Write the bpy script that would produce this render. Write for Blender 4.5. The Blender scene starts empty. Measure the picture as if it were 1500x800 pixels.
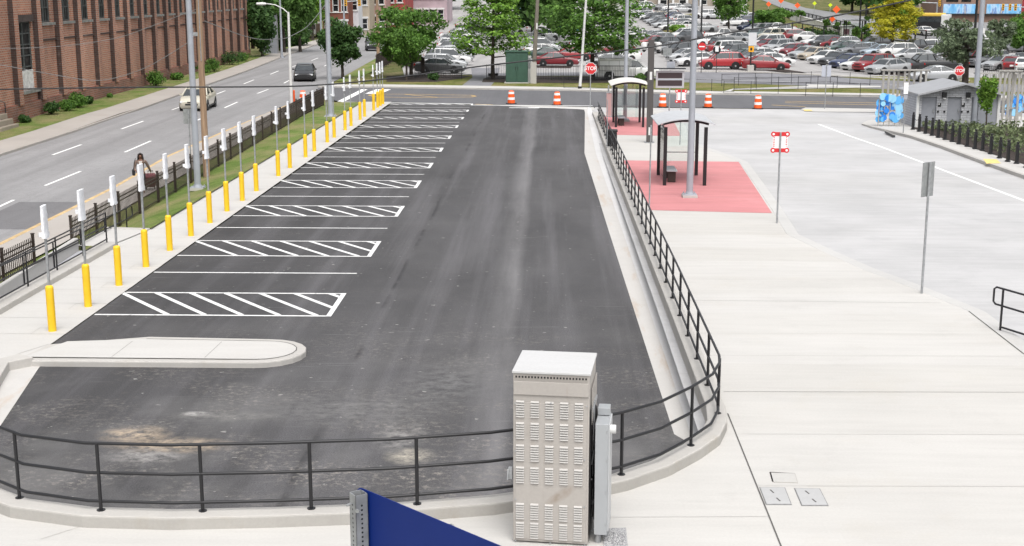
import bpy, bmesh, math, random
from mathutils import Vector, Matrix
random.seed(7)
R = math.radians
scene = bpy.context.scene
col = scene.collection
# ---------------------------------------------------------------- camera model (1500x800 picture units)
F, CX, CY = 1932.0, 750.0, 400.0
H = 7.8
PITCH = math.atan2(415.0, F)
YAW = math.atan(55.0 * math.cos(PITCH) / F)
fwd = Vector((-math.sin(YAW) * math.cos(PITCH), math.cos(YAW) * math.cos(PITCH), -math.sin(PITCH)))
rgt = Vector((math.cos(YAW), math.sin(YAW), 0))
upv = rgt.cross(fwd)
CAM = Vector((0, 1.8, H))
def ray(px, py):
    return fwd + rgt * ((px - CX) / F) - upv * ((py - CY) / F)
def clamp(v, a, b): return max(a, min(b, v))
# ---- ground heights
def Z0(x, y): return 0.0
def ZT(x, y):                                   # far terrain climbs gently beyond 200 m
    return 0.0 if y < 200 else 0.035 * (min(y, 430) - 200)
def ZS(x, y):                                   # main street dips towards the camera
    if y < 85: return -0.7 * clamp((85 - y) / 40.0, 0, 1)
    return ZT(x, y)
def ZP(x, y): return 0.5 * clamp((84 - y) / 52.0, 0, 1)      # raised plaza
def ZC(x, y): return ZP(x, y) + 0.18                           # top of the kerb wall
def ZW(x, y): return 0.02   # walk with the yellow posts
def P(px, py, zf=Z0, dz=0.0):
    d = ray(px, py); z = 0.0; p = None
    for _ in range(60):
        zz = z + dz
        t = (zz - H) / d.z if d.z < -1e-6 else 900
        t = min(t, 900 / max(d.y, .1)) if t > 0 else 600
        p = CAM + d * t
        nz = zf(p.x, p.y)
        if abs(nz - z) < 1e-5: break
        z = z * .5 + nz * .5
    return Vector((p.x, p.y, zf(p.x, p.y) + dz))
def at_depth(px, py, Y):
    d = ray(px, py); return CAM + d * ((Y - CAM.y) / d.y)
def at_x(px, py, X):
    d = ray(px, py); return CAM + d * (X / d.x)
# ---------------------------------------------------------------- materials
MATS = {}
def new_mat(name):
    m = bpy.data.materials.new(name); m.use_nodes = True
    nt = m.node_tree; b = nt.nodes['Principled BSDF']
    MATS[name] = m
    return m, nt, b
def mat(name, c, rough=.6, metal=0, var=0.0, scale=4.0, bump=0.0, bscale=None, spec=.5, stretch=(1, 1, 1), detail=6, c2=None, lo=.35, hi=.65, coat=0):
    """plain or mottled procedural surface; var = +- brightness, c2 = second colour"""
    if name in MATS: return MATS[name]
    m, nt, b = new_mat(name)
    b.inputs['Base Color'].default_value = (*c, 1)
    b.inputs['Roughness'].default_value = rough
    b.inputs['Metallic'].default_value = metal
    b.inputs['Specular IOR Level'].default_value = spec
    if coat: b.inputs['Coat Weight'].default_value = coat; b.inputs['Coat Roughness'].default_value = .08
    if var or c2 or bump:
        tc = nt.nodes.new('ShaderNodeTexCoord'); mp = nt.nodes.new('ShaderNodeMapping')
        mp.inputs['Scale'].default_value = stretch
        nt.links.new(tc.outputs['Object'], mp.inputs['Vector'])
        n = nt.nodes.new('ShaderNodeTexNoise'); n.inputs['Scale'].default_value = scale; n.inputs['Detail'].default_value = detail
        n.inputs['Roughness'].default_value = .6
        nt.links.new(mp.outputs['Vector'], n.inputs['Vector'])
        if var or c2:
            r = nt.nodes.new('ShaderNodeValToRGB')
            a = tuple(max(0, k * (1 - var)) for k in c); e = c2 or tuple(min(1, k * (1 + var)) for k in c)
            r.color_ramp.elements[0].color = (*a, 1); r.color_ramp.elements[1].color = (*e, 1)
            r.color_ramp.elements[0].position = lo; r.color_ramp.elements[1].position = hi
            nt.links.new(n.outputs['Fac'], r.inputs['Fac']); nt.links.new(r.outputs['Color'], b.inputs['Base Color'])
        if bump:
            n2 = nt.nodes.new('ShaderNodeTexNoise'); n2.inputs['Scale'].default_value = bscale or scale * 6; n2.inputs['Detail'].default_value = 4
            nt.links.new(tc.outputs['Object'], n2.inputs['Vector'])
            bp = nt.nodes.new('ShaderNodeBump'); bp.inputs['Strength'].default_value = bump; bp.inputs['Distance'].default_value = .02
            nt.links.new(n2.outputs['Fac'], bp.inputs['Height']); nt.links.new(bp.outputs['Normal'], b.inputs['Normal'])
    return m
class G:
    """small node helper"""
    def __init__(s, m): s.nt = m.node_tree; s.b = s.nt.nodes['Principled BSDF']
    def n(s, t, **kw):
        nd = s.nt.nodes.new(t)
        for k, v in kw.items():
            if k in nd.inputs.keys(): nd.inputs[k].default_value = v
            else: setattr(nd, k, v)
        return nd
    def l(s, a, b): s.nt.links.new(a, b)
    def noise(s, scale, stretch=(1, 1, 1), detail=6, loc=(0, 0, 0), rough=.6):
        tc = s.n('ShaderNodeTexCoord'); mp = s.n('ShaderNodeMapping')
        mp.inputs['Scale'].default_value = stretch; mp.inputs['Location'].default_value = loc
        s.l(tc.outputs['Object'], mp.inputs['Vector'])
        n = s.n('ShaderNodeTexNoise'); n.inputs['Scale'].default_value = scale; n.inputs['Detail'].default_value = detail
        n.inputs['Roughness'].default_value = rough
        s.l(mp.outputs['Vector'], n.inputs['Vector']); return n.outputs['Fac']
    def ramp(s, fac, stops):
        r = s.n('ShaderNodeValToRGB'); e = r.color_ramp.elements
        while len(e) < len(stops): e.new(.5)
        for i, (p, c) in enumerate(stops):
            e[i].position = p; e[i].color = (*c, 1) if isinstance(c, tuple) else (c, c, c, 1)
        s.l(fac, r.inputs['Fac']); return r.outputs['Color']
    def mix(s, fac, a, b, mode='MIX'):
        m = s.n('ShaderNodeMix'); m.data_type = 'RGBA'; m.blend_type = mode
        for sock, v in ((m.inputs[0], fac), (m.inputs[6], a), (m.inputs[7], b)):
            if isinstance(v, (int, float)): sock.default_value = v
            elif isinstance(v, tuple): sock.default_value = (*v, 1)
            else: s.l(v, sock)
        return m.outputs[2]
    def bump(s, h, st=.3, d=.02):
        bp = s.n('ShaderNodeBump'); bp.inputs['Strength'].default_value = st; bp.inputs['Distance'].default_value = d
        s.l(h, bp.inputs['Height']); s.l(bp.outputs['Normal'], s.b.inputs['Normal'])
def m_asphalt_new():
    m, nt, b = new_mat('fresh_asphalt'); g = G(m)
    base = g.ramp(g.noise(.35, (1, .35, 1)), [(.3, (.053, .052, .054)), (.7, (.086, .084, .087))])
    streak = g.ramp(g.noise(1.0, (1.1, .035, 1), 4), [(.48, 0.0), (.72, 1.0)])
    c = g.mix(streak, base, (.112, .109, .115))
    fine = g.ramp(g.noise(38, (1, 1, 1), 3, (0, 0, 0), .75), [(.3, .55), (.7, 1.45)])
    c = g.mix(1.0, c, fine, 'MULTIPLY')
    # pale dusty wheel track along the lot, dried mud scattered over the near part
    tc = g.n('ShaderNodeTexCoord'); sp = g.n('ShaderNodeSeparateXYZ'); g.l(tc.outputs['Object'], sp.inputs[0])
    nearm = g.n('ShaderNodeMapRange'); nearm.inputs[1].default_value = 21; nearm.inputs[2].default_value = 34; nearm.inputs[3].default_value = 1; nearm.inputs[4].default_value = .12
    g.l(sp.outputs['Y'], nearm.inputs[0])
    left = g.n('ShaderNodeMapRange'); left.inputs[1].default_value = -9; left.inputs[2].default_value = -3; left.inputs[3].default_value = .78; left.inputs[4].default_value = 1.05
    g.l(sp.outputs['X'], left.inputs[0]); c = g.mix(1.0, c, left.outputs[0], 'MULTIPLY')
    wob = g.n('ShaderNodeMath'); wob.operation = 'MULTIPLY_ADD'; g.l(g.noise(.12, (1, 1, 1), 2), wob.inputs[0]); wob.inputs[1].default_value = .4; g.l(sp.outputs['X'], wob.inputs[2])
    xa = g.n('ShaderNodeMath'); xa.operation = 'MULTIPLY_ADD'; g.l(wob.outputs[0], xa.inputs[0]); xa.inputs[1].default_value = .1; xa.inputs[2].default_value = .5
    band = g.ramp(xa.outputs[0], [(.0, 0.0), (.36, 0.0), (.41, .6), (.43, .75), (.455, 0.0)])
    seam = g.ramp(xa.outputs[0], [(.0, 0.0), (.1, 0.0), (.106, .9), (.118, 0.0)])
    c = g.mix(g.mix(1.0, band, g.ramp(g.noise(.8, (1, .09, 1), 6, (2, 2, 0), .7), [(.3, .1), (.65, 1.0)]), 'MULTIPLY'), c, (.2, .196, .2))
    c = g.mix(g.mix(1.0, seam, g.ramp(g.noise(.22, (.1, 1, 1), 4, (6, 2.6, 0)), [(.48, 0.0), (.56, 1.0)]), 'MULTIPLY'), c, (.032, .031, .033))
    mud = g.ramp(g.noise(.42, (1, 1.6, 1), 4, (3.1, 1.7, 0), .6), [(.45, 0.0), (.64, 1.0)])
    mud2 = g.ramp(g.noise(7, (1, 1.2, 1), 8, (0, 0, 0), .8), [(.5, 0.0), (.66, .9)])
    mm = g.mix(1.0, g.mix(1.0, mud, mud2, 'MULTIPLY'), nearm.outputs[0], 'MULTIPLY')
    c = g.mix(mm, c, (.34, .31, .275))
    dust = g.ramp(g.noise(.33, (1, .8, 1), 5, (7, 3, 0), .6), [(.48, 0.0), (.68, .55)])
    c = g.mix(g.mix(1.0, dust, nearm.outputs[0], 'MULTIPLY'), c, (.19, .186, .184))
    for (qx, qy, rx_, ry_, cc, seed) in MUDS:
        mp = g.n('ShaderNodeMapping'); mp.vector_type = 'TEXTURE'; mp.inputs['Location'].default_value = (qx, qy, 0); mp.inputs['Scale'].default_value = (rx_, ry_, 1)
        g.l(tc.outputs['Object'], mp.inputs['Vector']); vl = g.n('ShaderNodeVectorMath'); vl.operation = 'LENGTH'; g.l(mp.outputs['Vector'], vl.inputs[0])
        mk = g.mix(1.0, g.ramp(vl.outputs['Value'], [(.1, 1.0), (1.0, 0.0)]), g.ramp(g.noise(3.2, (1, 1.3, 1), 9, (seed, 2, 0), .75), [(.4, .0), (.62, 1.0)]), 'MULTIPLY')
        c = g.mix(mk, c, cc)
    spots = g.ramp(g.noise(4.2, (1, 1.4, 1), 2, (9, 2, 0), .5), [(.715, 0.0), (.735, .75)])
    c = g.mix(spots, c, (.3, .29, .275))
    scr = g.ramp(g.noise(2.2, (.22, 3.4, 1), 4, (4, 9, 0), .6), [(.63, 0.0), (.72, .3)])
    c = g.mix(scr, c, (.22, .215, .215))
    g.l(c, b.inputs['Base Color']); b.inputs['Roughness'].default_value = .85; b.inputs['Specular IOR Level'].default_value = .3
    g.bump(g.noise(90, (1, 1, 1), 3), .35, .01)
    return m
def m_road(name, c, streak=.18):
    m, nt, b = new_mat(name); g = G(m)
    k = lambda f: tuple(x * f for x in c)
    base = g.ramp(g.noise(.25, (1, .4, 1)), [(.3, k(.88)), (.7, k(1.12))])
    st = g.ramp(g.noise(.9, (1.2, .03, 1), 5), [(.45, 0.0), (.7, 1.0)])
    c1 = g.mix(st, base, k(1 - streak))
    crack = g.ramp(g.noise(.5, (1, 1, 1), 10, (5, 1, 0), .75), [(.492, 0.0), (.5, .55), (.508, 0.0)])
    c1 = g.mix(crack, c1, k(.45))
    fine = g.ramp(g.noise(30, (1, 1, 1), 2), [(.35, .9), (.65, 1.1)])
    g.l(g.mix(1.0, c1, fine, 'MULTIPLY'), b.inputs['Base Color']); b.inputs['Roughness'].default_value = .85; b.inputs['Specular IOR Level'].default_value = .3
    return m
def m_concrete(name, c, var=.05, stain=.1, sx=1.0, sy=1.0, tint=(.82, .74, .6), slab=0, streak=.955):
    m, nt, b = new_mat(name); g = G(m)
    k = lambda f: tuple(x * f for x in c)
    base = g.ramp(g.noise(.3, (sx, sy, 1), 6), [(.3, k(1 - var)), (.7, k(1 + var))])
    br = g.ramp(g.noise(1.6, (.25 * sx, 2.6 * sy, 1), 4), [(.4, 1.0), (.72, streak)])
    c1 = g.mix(1.0, base, br, 'MULTIPLY')
    if slab:
        tc = g.n('ShaderNodeTexCoord'); sp = g.n('ShaderNodeSeparateXYZ'); g.l(tc.outputs['Object'], sp.inputs[0])
        dv = g.n('ShaderNodeMath'); dv.operation = 'DIVIDE'; g.l(sp.outputs['Y'], dv.inputs[0]); dv.inputs[1].default_value = slab
        fl = g.n('ShaderNodeMath'); fl.operation = 'FLOOR'; g.l(dv.outputs[0], fl.inputs[0])
        wn = g.n('ShaderNodeTexWhiteNoise'); wn.noise_dimensions = '1D'; g.l(fl.outputs[0], wn.inputs['W'])
        c1 = g.mix(1.0, c1, g.ramp(wn.outputs['Value'], [(0, (.962, .957, .945)), (1, (1.015, 1.015, 1.015))]), 'MULTIPLY')
        dirt = g.ramp(g.noise(.9, (1, 1.2, 1), 10, (11, 3, 0), .74), [(.56, 0.0), (.7, .16)])
        c1 = g.mix(dirt, c1, tuple(x * .6 for x in c))
    st = g.ramp(g.noise(.55, (sx, sy, 1), 9, (4, 8, 0), .68), [(.55, 0.0), (.78, 1.0)])
    stm = g.mix(1.0, st, (stain * 3, stain * 3, stain * 3), 'MULTIPLY')
    c1 = g.mix(stm, c1, tuple(a * t for a, t in zip(c, tint)))
    fine = g.ramp(g.noise(24, (1, 1, 1), 3), [(.3, .965), (.7, 1.03)])
    g.l(g.mix(1.0, c1, fine, 'MULTIPLY'), b.inputs['Base Color']); b.inputs['Roughness'].default_value = .8; b.inputs['Specular IOR Level'].default_value = .3
    g.bump(g.noise(40, (1, 1, 1), 3), .12, .006)
    return m
def m_brick(name, c1, c2, mortar, soot=.5):
    m, nt, b = new_mat(name); g = G(m)
    tc = g.n('ShaderNodeTexCoord'); sp = g.n('ShaderNodeSeparateXYZ'); cb = g.n('ShaderNodeCombineXYZ')
    ad = g.n('ShaderNodeMath'); ad.operation = 'ADD'
    g.l(tc.outputs['Object'], sp.inputs[0]); g.l(sp.outputs['X'], ad.inputs[0]); g.l(sp.outputs['Y'], ad.inputs[1])
    g.l(ad.outputs[0], cb.inputs['X']); g.l(sp.outputs['Z'], cb.inputs['Y'])
    br = g.n('ShaderNodeTexBrick'); br.inputs['Scale'].default_value = 1.0
    br.inputs['Brick Width'].default_value = .36; br.inputs['Row Height'].default_value = .14
    br.inputs['Mortar Size'].default_value = .02; br.inputs['Bias'].default_value = 0
    br.inputs['Color1'].default_value = (*c1, 1); br.inputs['Color2'].default_value = (*c2, 1); br.inputs['Mortar'].default_value = (*mortar, 1)
    g.l(cb.outputs[0], br.inputs['Vector'])
    big = g.ramp(g.noise(.16, (1, 1, .5), 8, (0, 0, 0), .65), [(.3, .58), (.5, .95), (.72, 1.28)])
    c = g.mix(1.0, br.outputs['Color'], big, 'MULTIPLY')
    so = g.ramp(g.noise(.5, (1, 1, .16), 6, (2, 7, 1), .6), [(.54, 0.0), (.78, soot)])
    c = g.mix(so, c, (.055, .045, .045))
    pale = g.ramp(g.noise(.35, (1, 1, 1), 9, (8, 1, 5), .7), [(.62, 0.0), (.74, .55)])
    c = g.mix(pale, c, (.48, .38, .34))
    g.l(c, b.inputs['Base Color']); b.inputs['Roughness'].default_value = .9; b.inputs['Specular IOR Level'].default_value = .2
    return m
def m_grass(name, a, bcol, dry):
    m, nt, b = new_mat(name); g = G(m)
    c = g.ramp(g.noise(1.2, (1, 1, 1), 8), [(.3, a), (.68, bcol)])
    d = g.ramp(g.noise(.45, (1, .6, 1), 7, (3, 3, 0), .65), [(.43, 0.0), (.64, .85)])
    c = g.mix(d, c, dry)
    f = g.ramp(g.noise(26, (1, 1, 1), 3), [(.3, .6), (.7, 1.35)])
    g.l(g.mix(1.0, c, f, 'MULTIPLY'), b.inputs['Base Color']); b.inputs['Roughness'].default_value = .9; b.inputs['Specular IOR Level'].default_value = .1
    g.bump(g.noise(30, (1, 1, 1), 3), .8, .05)
    return m
def m_leaf(name, dark, light, trans=.35):
    m, nt, b = new_mat(name); g = G(m)
    geo = g.n('ShaderNodeNewGeometry')
    c = g.ramp(geo.outputs['Random Per Island'], [(0, dark), (.55, tuple((x + y) / 2 for x, y in zip(dark, light))), (1, light)])
    n = g.ramp(g.noise(.7, (1, 1, 1), 3), [(.32, .7), (.68, 1.3)])
    c = g.mix(1.0, c, n, 'MULTIPLY')
    g.l(c, b.inputs['Base Color']); b.inputs['Roughness'].default_value = .6; b.inputs['Specular IOR Level'].default_value = .25
    tr = g.n('ShaderNodeBsdfTranslucent'); g.l(c, tr.inputs['Color'])
    mx = g.n('ShaderNodeMixShader'); mx.inputs[0].default_value = trans
    out = nt.nodes['Material Output']
    g.l(b.outputs[0], mx.inputs[1]); g.l(tr.outputs[0], mx.inputs[2]); g.l(mx.outputs[0], out.inputs['Surface'])
    return m
def m_glass(name, c=(.93, .97, .96), alpha=.18):
    m, nt, b = new_mat(name); g = G(m)
    tr = g.n('ShaderNodeBsdfTransparent'); tr.inputs[0].default_value = (*c, 1)
    gl = g.n('ShaderNodeBsdfGlossy'); gl.inputs['Roughness'].default_value = .03
    fr = g.n('ShaderNodeFresnel'); fr.inputs['IOR'].default_value = 1.45
    ad = g.n('ShaderNodeMath'); ad.operation = 'ADD'; ad.inputs[1].default_value = alpha * .3
    g.l(fr.outputs[0], ad.inputs[0])
    mx = g.n('ShaderNodeMixShader'); g.l(ad.outputs[0], mx.inputs[0]); g.l(tr.outputs[0], mx.inputs[1]); g.l(gl.outputs[0], mx.inputs[2])
    g.l(mx.outputs[0], nt.nodes['Material Output'].inputs['Surface'])
    return m
TAN_ = (.5, .4, .29); PALE_ = (.36, .345, .33)
MUDS = [(*P(198, 636)[:2], .75, .55, TAN_, 1), (*P(250, 652)[:2], 1.3, .5, TAN_, 2), (*P(215, 668)[:2], .9, .5, PALE_, 3), (*P(585, 640)[:2], .55, 1.1, (.27, .26, .25), 4), (*P(600, 668)[:2], .5, .5, (.5, .46, .38), 5), (*P(520, 600)[:2], 2.4, 1.3, (.17, .166, .163), 6), (*P(330, 610)[:2], 1.3, .4, (.2, .195, .185), 7), (*P(660, 560)[:2], 1.4, 2.0, (.15, .148, .148), 8), (*P(286, 606)[:2], .35, .16, (.45, .44, .42), 9)]
ASPH = m_asphalt_new()
STREET = m_road('worn_street_asphalt', (0.26, 0.257, 0.26))
XSTREET = m_road('cross_street_asphalt', (0.126, 0.126, 0.134), .12)
SVC = m_road('service_road_asphalt', (0.2, 0.2, 0.215), .1)
LOTFAR = m_road('car_park_surface', (.35, .34, .335), .14)
CONC = m_concrete('plaza_concrete', (0.498, 0.486, 0.466), .04, .07, slab=2.1, streak=.93)
WALK = m_concrete('walk_concrete', (0.49, 0.478, 0.458), .03, .05)
LANE = m_concrete('bus_lane_concrete', (.445, .442, .445), .1, .17, 1, 1, (.74, .74, .75), slab=4.5, streak=.9)
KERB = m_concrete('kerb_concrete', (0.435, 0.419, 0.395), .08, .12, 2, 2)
GUT = m_concrete('gutter_concrete', (.5, .485, .465), .05, .3, 3, .5, (.86, .62, .42))
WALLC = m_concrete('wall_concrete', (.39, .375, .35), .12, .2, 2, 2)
OLDC = m_concrete('old_pavement_concrete', (0.378, 0.351, 0.324), .08, .15)
STONE = m_concrete('step_stone', (.3, .26, .21), .1, .2)
RED = m_concrete('red_concrete', (.53, .22, .227), .09, .14, 1, 1, (1.2, 1.45, 1.45), slab=1.1, streak=.86)
BRICK = m_brick('old_red_brick', (.47, .2, .122), (.33, .145, .095), (.44, .36, .3))
BRICKP = m_brick('sooty_pilaster_brick', (.45, .195, .12), (.31, .138, .094), (.4, .33, .28), .5)
BRICK_SHADE = m_brick('shade_darkened_brick', (.085, .05, .042), (.06, .038, .034), (.09, .075, .068), .6)  # near-black brick: shade painted into the colour, for pilaster sides and recess line
BRICKH = m_brick('rowhouse_brick', (.25, .07, .045), (.2, .055, .04), (.2, .13, .1), .1)
GRASS = m_grass('lawn_grass', (.09, .145, .032), (.165, .225, .06), (.27, .235, .12))
GRASSF = m_grass('far_lawn_grass', (.1, .12, .03), (.15, .165, .045), (.24, .2, .1))
MULCH = mat('dark_mulch', (.035, .024, .02), .95, var=.5, scale=20, bump=.6)
PAINT = mat('white_road_paint', (.38, .38, .38), .7, scale=7, c2=(.7, .7, .69), lo=.3, hi=.44, detail=9)
PAINTW = mat('bright_white_road_paint', (.8, .8, .79), .6, var=.05, scale=4)
PAINTO = mat('worn_white_road_paint', (0.558, 0.558, 0.549), .7, var=.22, scale=6)
PAINTY = mat('yellow_road_paint', (.62, .4, .12), .7, var=.2, scale=5)
JOINT = mat('joint_filler', (.1, .095, .09), .9)
JOINTL = mat('sawn_joint', (.37, .355, .335), .9)
BLACK = mat('black_powder_coat', (.012, .012, .014), .45, var=.1, scale=3)
BROWN = mat('bronze_powder_coat', (.035, .024, .02), .5, var=.15, scale=3)
YEL = mat('yellow_bollard_plastic', (.8, .5, .014), .5, var=.08, scale=2.0)
GALV = mat('galvanised_steel', (.36, .37, .38), .5, .55, var=.18, scale=9)
GREYP = mat('grey_painted_steel', (.36, .38, .42), .45, .2, var=.08, scale=2)
WHITEP = mat('white_paint', (0.634, 0.634, 0.625), .5, var=.06, scale=3)
BAG = mat('white_plastic_bag', (.8, .81, .84), .45, var=.06, scale=10, bump=.8, bscale=14)
WOOD = mat('weathered_pole_wood', (.3, .2, .13), .85, var=.3, scale=3, stretch=(4, 4, .2))
WOODG = mat('grey_pole_wood', (.17, .15, .125), .85, var=.3, scale=3, stretch=(4, 4, .2))
BARK = mat('bark', (.055, .043, .034), .9, var=.4, scale=6, stretch=(2, 2, .5), bump=.6)
ORANGE = mat('orange_barrel_plastic', (.85, .11, .012), .5, var=.06, scale=4)
RUBBER = mat('black_rubber', (.015, .015, .015), .8)
SIGNRED = mat('sign_red', (.6, .025, .03), .4)
SIGNWHITE = mat('sign_white', (.82, .82, .82), .4)
SIGNYEL = mat('sign_amber', (.85, .4, .02), .4)
SIGNLIME = mat('sign_lime_yellow', (.62, .75, .02), .4)
ALU = mat('sign_back_aluminium', (.3, .31, .31), .5, .4, var=.15, scale=8)
GLASS = m_glass('shelter_glass')
DARKGL = mat('dark_window_glass', (.012, .014, .016), .15, var=.5, scale=1.5)
CABLE = mat('cable_rubber', (.02, .02, .022), .6)
CABLEG = mat('aged_cable', (.17, .17, .17), .6)
# ---------------------------------------------------------------- mesh builder
class MB:
    def __init__(s): s.v = []; s.f = []; s.m = []
    def add(s, vs, fs, mi=0):
        o = len(s.v); s.v += [tuple(v) for v in vs]; s.f += [tuple(i + o for i in f) for f in fs]; s.m += [mi] * len(fs); return s
    def box(s, c, d, rz=0, mi=0, M=None):
        x, y, z = (k / 2 for k in d)
        vs = [Vector((a * x, b * y, e * z)) for a in (-1, 1) for b in (-1, 1) for e in (-1, 1)]
        if M is not None: vs = [M @ v for v in vs]
        elif rz:
            M2 = Matrix.Rotation(rz, 3, 'Z'); vs = [M2 @ v for v in vs]
        c = Vector(c); vs = [v + c for v in vs]
        return s.add(vs, [(0, 1, 3, 2), (4, 6, 7, 5), (0, 4, 5, 1), (2, 3, 7, 6), (0, 2, 6, 4), (1, 5, 7, 3)], mi)
    def bar(s, a, b, w, h=None, mi=0):
        """square bar from a to b, w wide (horizontal), h high"""
        a = Vector(a); b = Vector(b); d = (b - a); h = h or w
        dn = d.normalized(); up = Vector((0, 0, 1)) if abs(dn.z) < .95 else Vector((0, 1, 0))
        r = dn.cross(up).normalized() * (w / 2); u = r.cross(dn).normalized() * (h / 2)
        vs = [p + i * r + j * u for p in (a, b) for i, j in ((-1, -1), (1, -1), (1, 1), (-1, 1))]
        return s.add(vs, [(3, 2, 1, 0), (4, 5, 6, 7), (0, 1, 5, 4), (1, 2, 6, 5), (2, 3, 7, 6), (3, 0, 4, 7)], mi)
    def tube(s, pts, r, n=8, mi=0, caps=True):
        pts = [Vector(p) for p in pts]; rs = r if isinstance(r, (list, tuple)) else [r] * len(pts)
        o = len(s.v); prev = None
        for i, p in enumerate(pts):
            d = (pts[min(i + 1, len(pts) - 1)] - pts[max(i - 1, 0)]).normalized()
            if prev is None:
                up = Vector((0, 0, 1)) if abs(d.z) < .9 else Vector((1, 0, 0))
                a = d.cross(up).normalized()
            else: a = (prev - d * prev.dot(d)).normalized()
            prev = a; b = d.cross(a)
            for k in range(n):
                t = 2 * math.pi * k / n
                s.v.append(tuple(p + (a * math.cos(t) + b * math.sin(t)) * rs[i]))
        for i in range(len(pts) - 1):
            for k in range(n):
                s.f.append((o + i * n + k, o + i * n + (k + 1) % n, o + (i + 1) * n + (k + 1) % n, o + (i + 1) * n + k)); s.m.append(mi)
        if caps:
            s.f.append(tuple(o + k for k in reversed(range(n)))); s.m.append(mi)
            e = o + (len(pts) - 1) * n; s.f.append(tuple(e + k for k in range(n))); s.m.append(mi)
        return s
    def lathe(s, prof, n=16, c=(0, 0, 0), mi=0):
        c = Vector(c); return s.tube([c + Vector((0, 0, z)) for r, z in prof], [max(r, 1e-4) for r, z in prof], n, mi) if all(prof[i][1] < prof[i + 1][1] for i in range(len(prof) - 1)) else s._lathe(prof, n, c, mi)
    def _lathe(s, prof, n, c, mi):
        o = len(s.v)
        for r, z in prof:
            for k in range(n):
                t = 2 * math.pi * k / n; s.v.append((c.x + r * math.cos(t), c.y + r * math.sin(t), c.z + z))
        for i in range(len(prof) - 1):
            for k in range(n):
                s.f.append((o + i * n + k, o + i * n + (k + 1) % n, o + (i + 1) * n + (k + 1) % n, o + (i + 1) * n + k)); s.m.append(mi)
        s.f.append(tuple(o + (len(prof) - 1) * n + k for k in range(n))); s.m.append(mi)
        s.f.append(tuple(o + k for k in reversed(range(n)))); s.m.append(mi)
        return s
    def prism(s, poly, z0, z1, mi=0):
        n = len(poly); f0 = (lambda x, y: z0) if not callable(z0) else z0; f1 = (lambda x, y: z1) if not callable(z1) else z1
        vs = [(p[0], p[1], f0(p[0], p[1])) for p in poly] + [(p[0], p[1], f1(p[0], p[1])) for p in poly]
        return s.add(vs, [tuple(reversed(range(n))), tuple(range(n, 2 * n))] + [(i, (i + 1) % n, n + (i + 1) % n, n + i) for i in range(n)], mi)
    def xf(s, M):
        s.v = [tuple(M @ Vector(v)) for v in s.v]; return s
    def mesh(s, name, mats):
        me = bpy.data.meshes.new(name); me.from_pydata(s.v, [], s.f)
        for m in (mats if isinstance(mats, (list, tuple)) else [mats]): me.materials.append(m)
        me.polygons.foreach_set('material_index', s.m); me.update(); return me
    def build(s, name, mats, parent=None, smooth=0, bevel=0, loc=None, rz=0, fix=True):
        me = s.mesh(name, mats)
        if fix:
            bm = bmesh.new(); bm.from_mesh(me); bmesh.ops.recalc_face_normals(bm, faces=bm.faces)
            if bevel:
                es = [e for e in bm.edges if len(e.link_faces) == 2 and e.calc_face_angle(0) > .5]
                bmesh.ops.bevel(bm, geom=es, offset=bevel, segments=2, profile=.5, affect='EDGES', clamp_overlap=True)
            bm.to_mesh(me); bm.free()
        if smooth:
            me.polygons.foreach_set('use_smooth', [True] * len(me.polygons)); me.set_sharp_from_angle(angle=R(smooth))
        o = bpy.data.objects.new(name, me); col.objects.link(o); o.parent = parent
        if loc is not None: o.location = loc
        if rz: o.rotation_euler.z = rz
        return o
def obj_from(name, me, parent=None, loc=None, rz=0):
    o = bpy.data.objects.new(name, me); col.objects.link(o); o.parent = parent
    if loc is not None: o.location = loc
    if rz: o.rotation_euler.z = rz
    return o
def empty(name, loc=(0, 0, 0), rz=0):
    o = bpy.data.objects.new(name, None); col.objects.link(o); o.location = loc; o.rotation_euler.z = rz; o.empty_display_size = .2; return o
def tag(o, label, cat, group=None):
    o['label'] = label; o['category'] = cat
    if group: o['group'] = group
    return o
def thing(name, label, cat, loc=(0, 0, 0), rz=0, group=None): return tag(empty(name, loc, rz), label, cat, group)
KIDS = {}
def copy_tree(o, parent=None):
    c = o.copy(); col.objects.link(c); c.parent = parent
    for ch in list(o.children): copy_tree(ch, c)
    return c
# ---------------------------------------------------------------- ground sheets
def clip(poly, y, keep_below):
    out = []; n = len(poly)
    for i in range(n):
        a, b = poly[i], poly[(i + 1) % n]
        ia = (a[1] <= y) if keep_below else (a[1] >= y); ib = (b[1] <= y) if keep_below else (b[1] >= y)
        if ia: out.append(a)
        if ia != ib:
            t = (y - a[1]) / (b[1] - a[1]); out.append((a[0] + (b[0] - a[0]) * t, y))
    return out
def sheet(name, poly, m, zf=Z0, dz=0.0, cr=(), mb=None):
    """poly in world xy; split at creases so it follows the ground"""
    polys = [[(p[0], p[1]) for p in poly]]
    for y in cr:
        nx = []
        for q in polys:
            ys = [p[1] for p in q]
            if min(ys) < y - 1e-4 and max(ys) > y + 1e-4: nx += [clip(q, y, True), clip(q, y, False)]
            else: nx.append(q)
        polys = nx
    own = mb is None; mb = mb or MB()
    for q in polys:
        if len(q) < 3: continue
        a = sum(q[i][0] * q[(i + 1) % len(q)][1] - q[(i + 1) % len(q)][0] * q[i][1] for i in range(len(q)))
        if a < 0: q = q[::-1]
        mb.add([(p[0], p[1], zf(p[0], p[1]) + dz) for p in q], [tuple(range(len(q)))])
    if own:
        o = mb.build(name, m, fix=False); o['kind'] = 'structure'; return o
CRT = (200, 430); CRS = (45, 85, 200, 430); CRP = (32, 74, 84, 86); CRW = (30, 42)
def px(pts, zf=Z0): return [P(a, b, zf)[:2] for a, b in pts]
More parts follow.
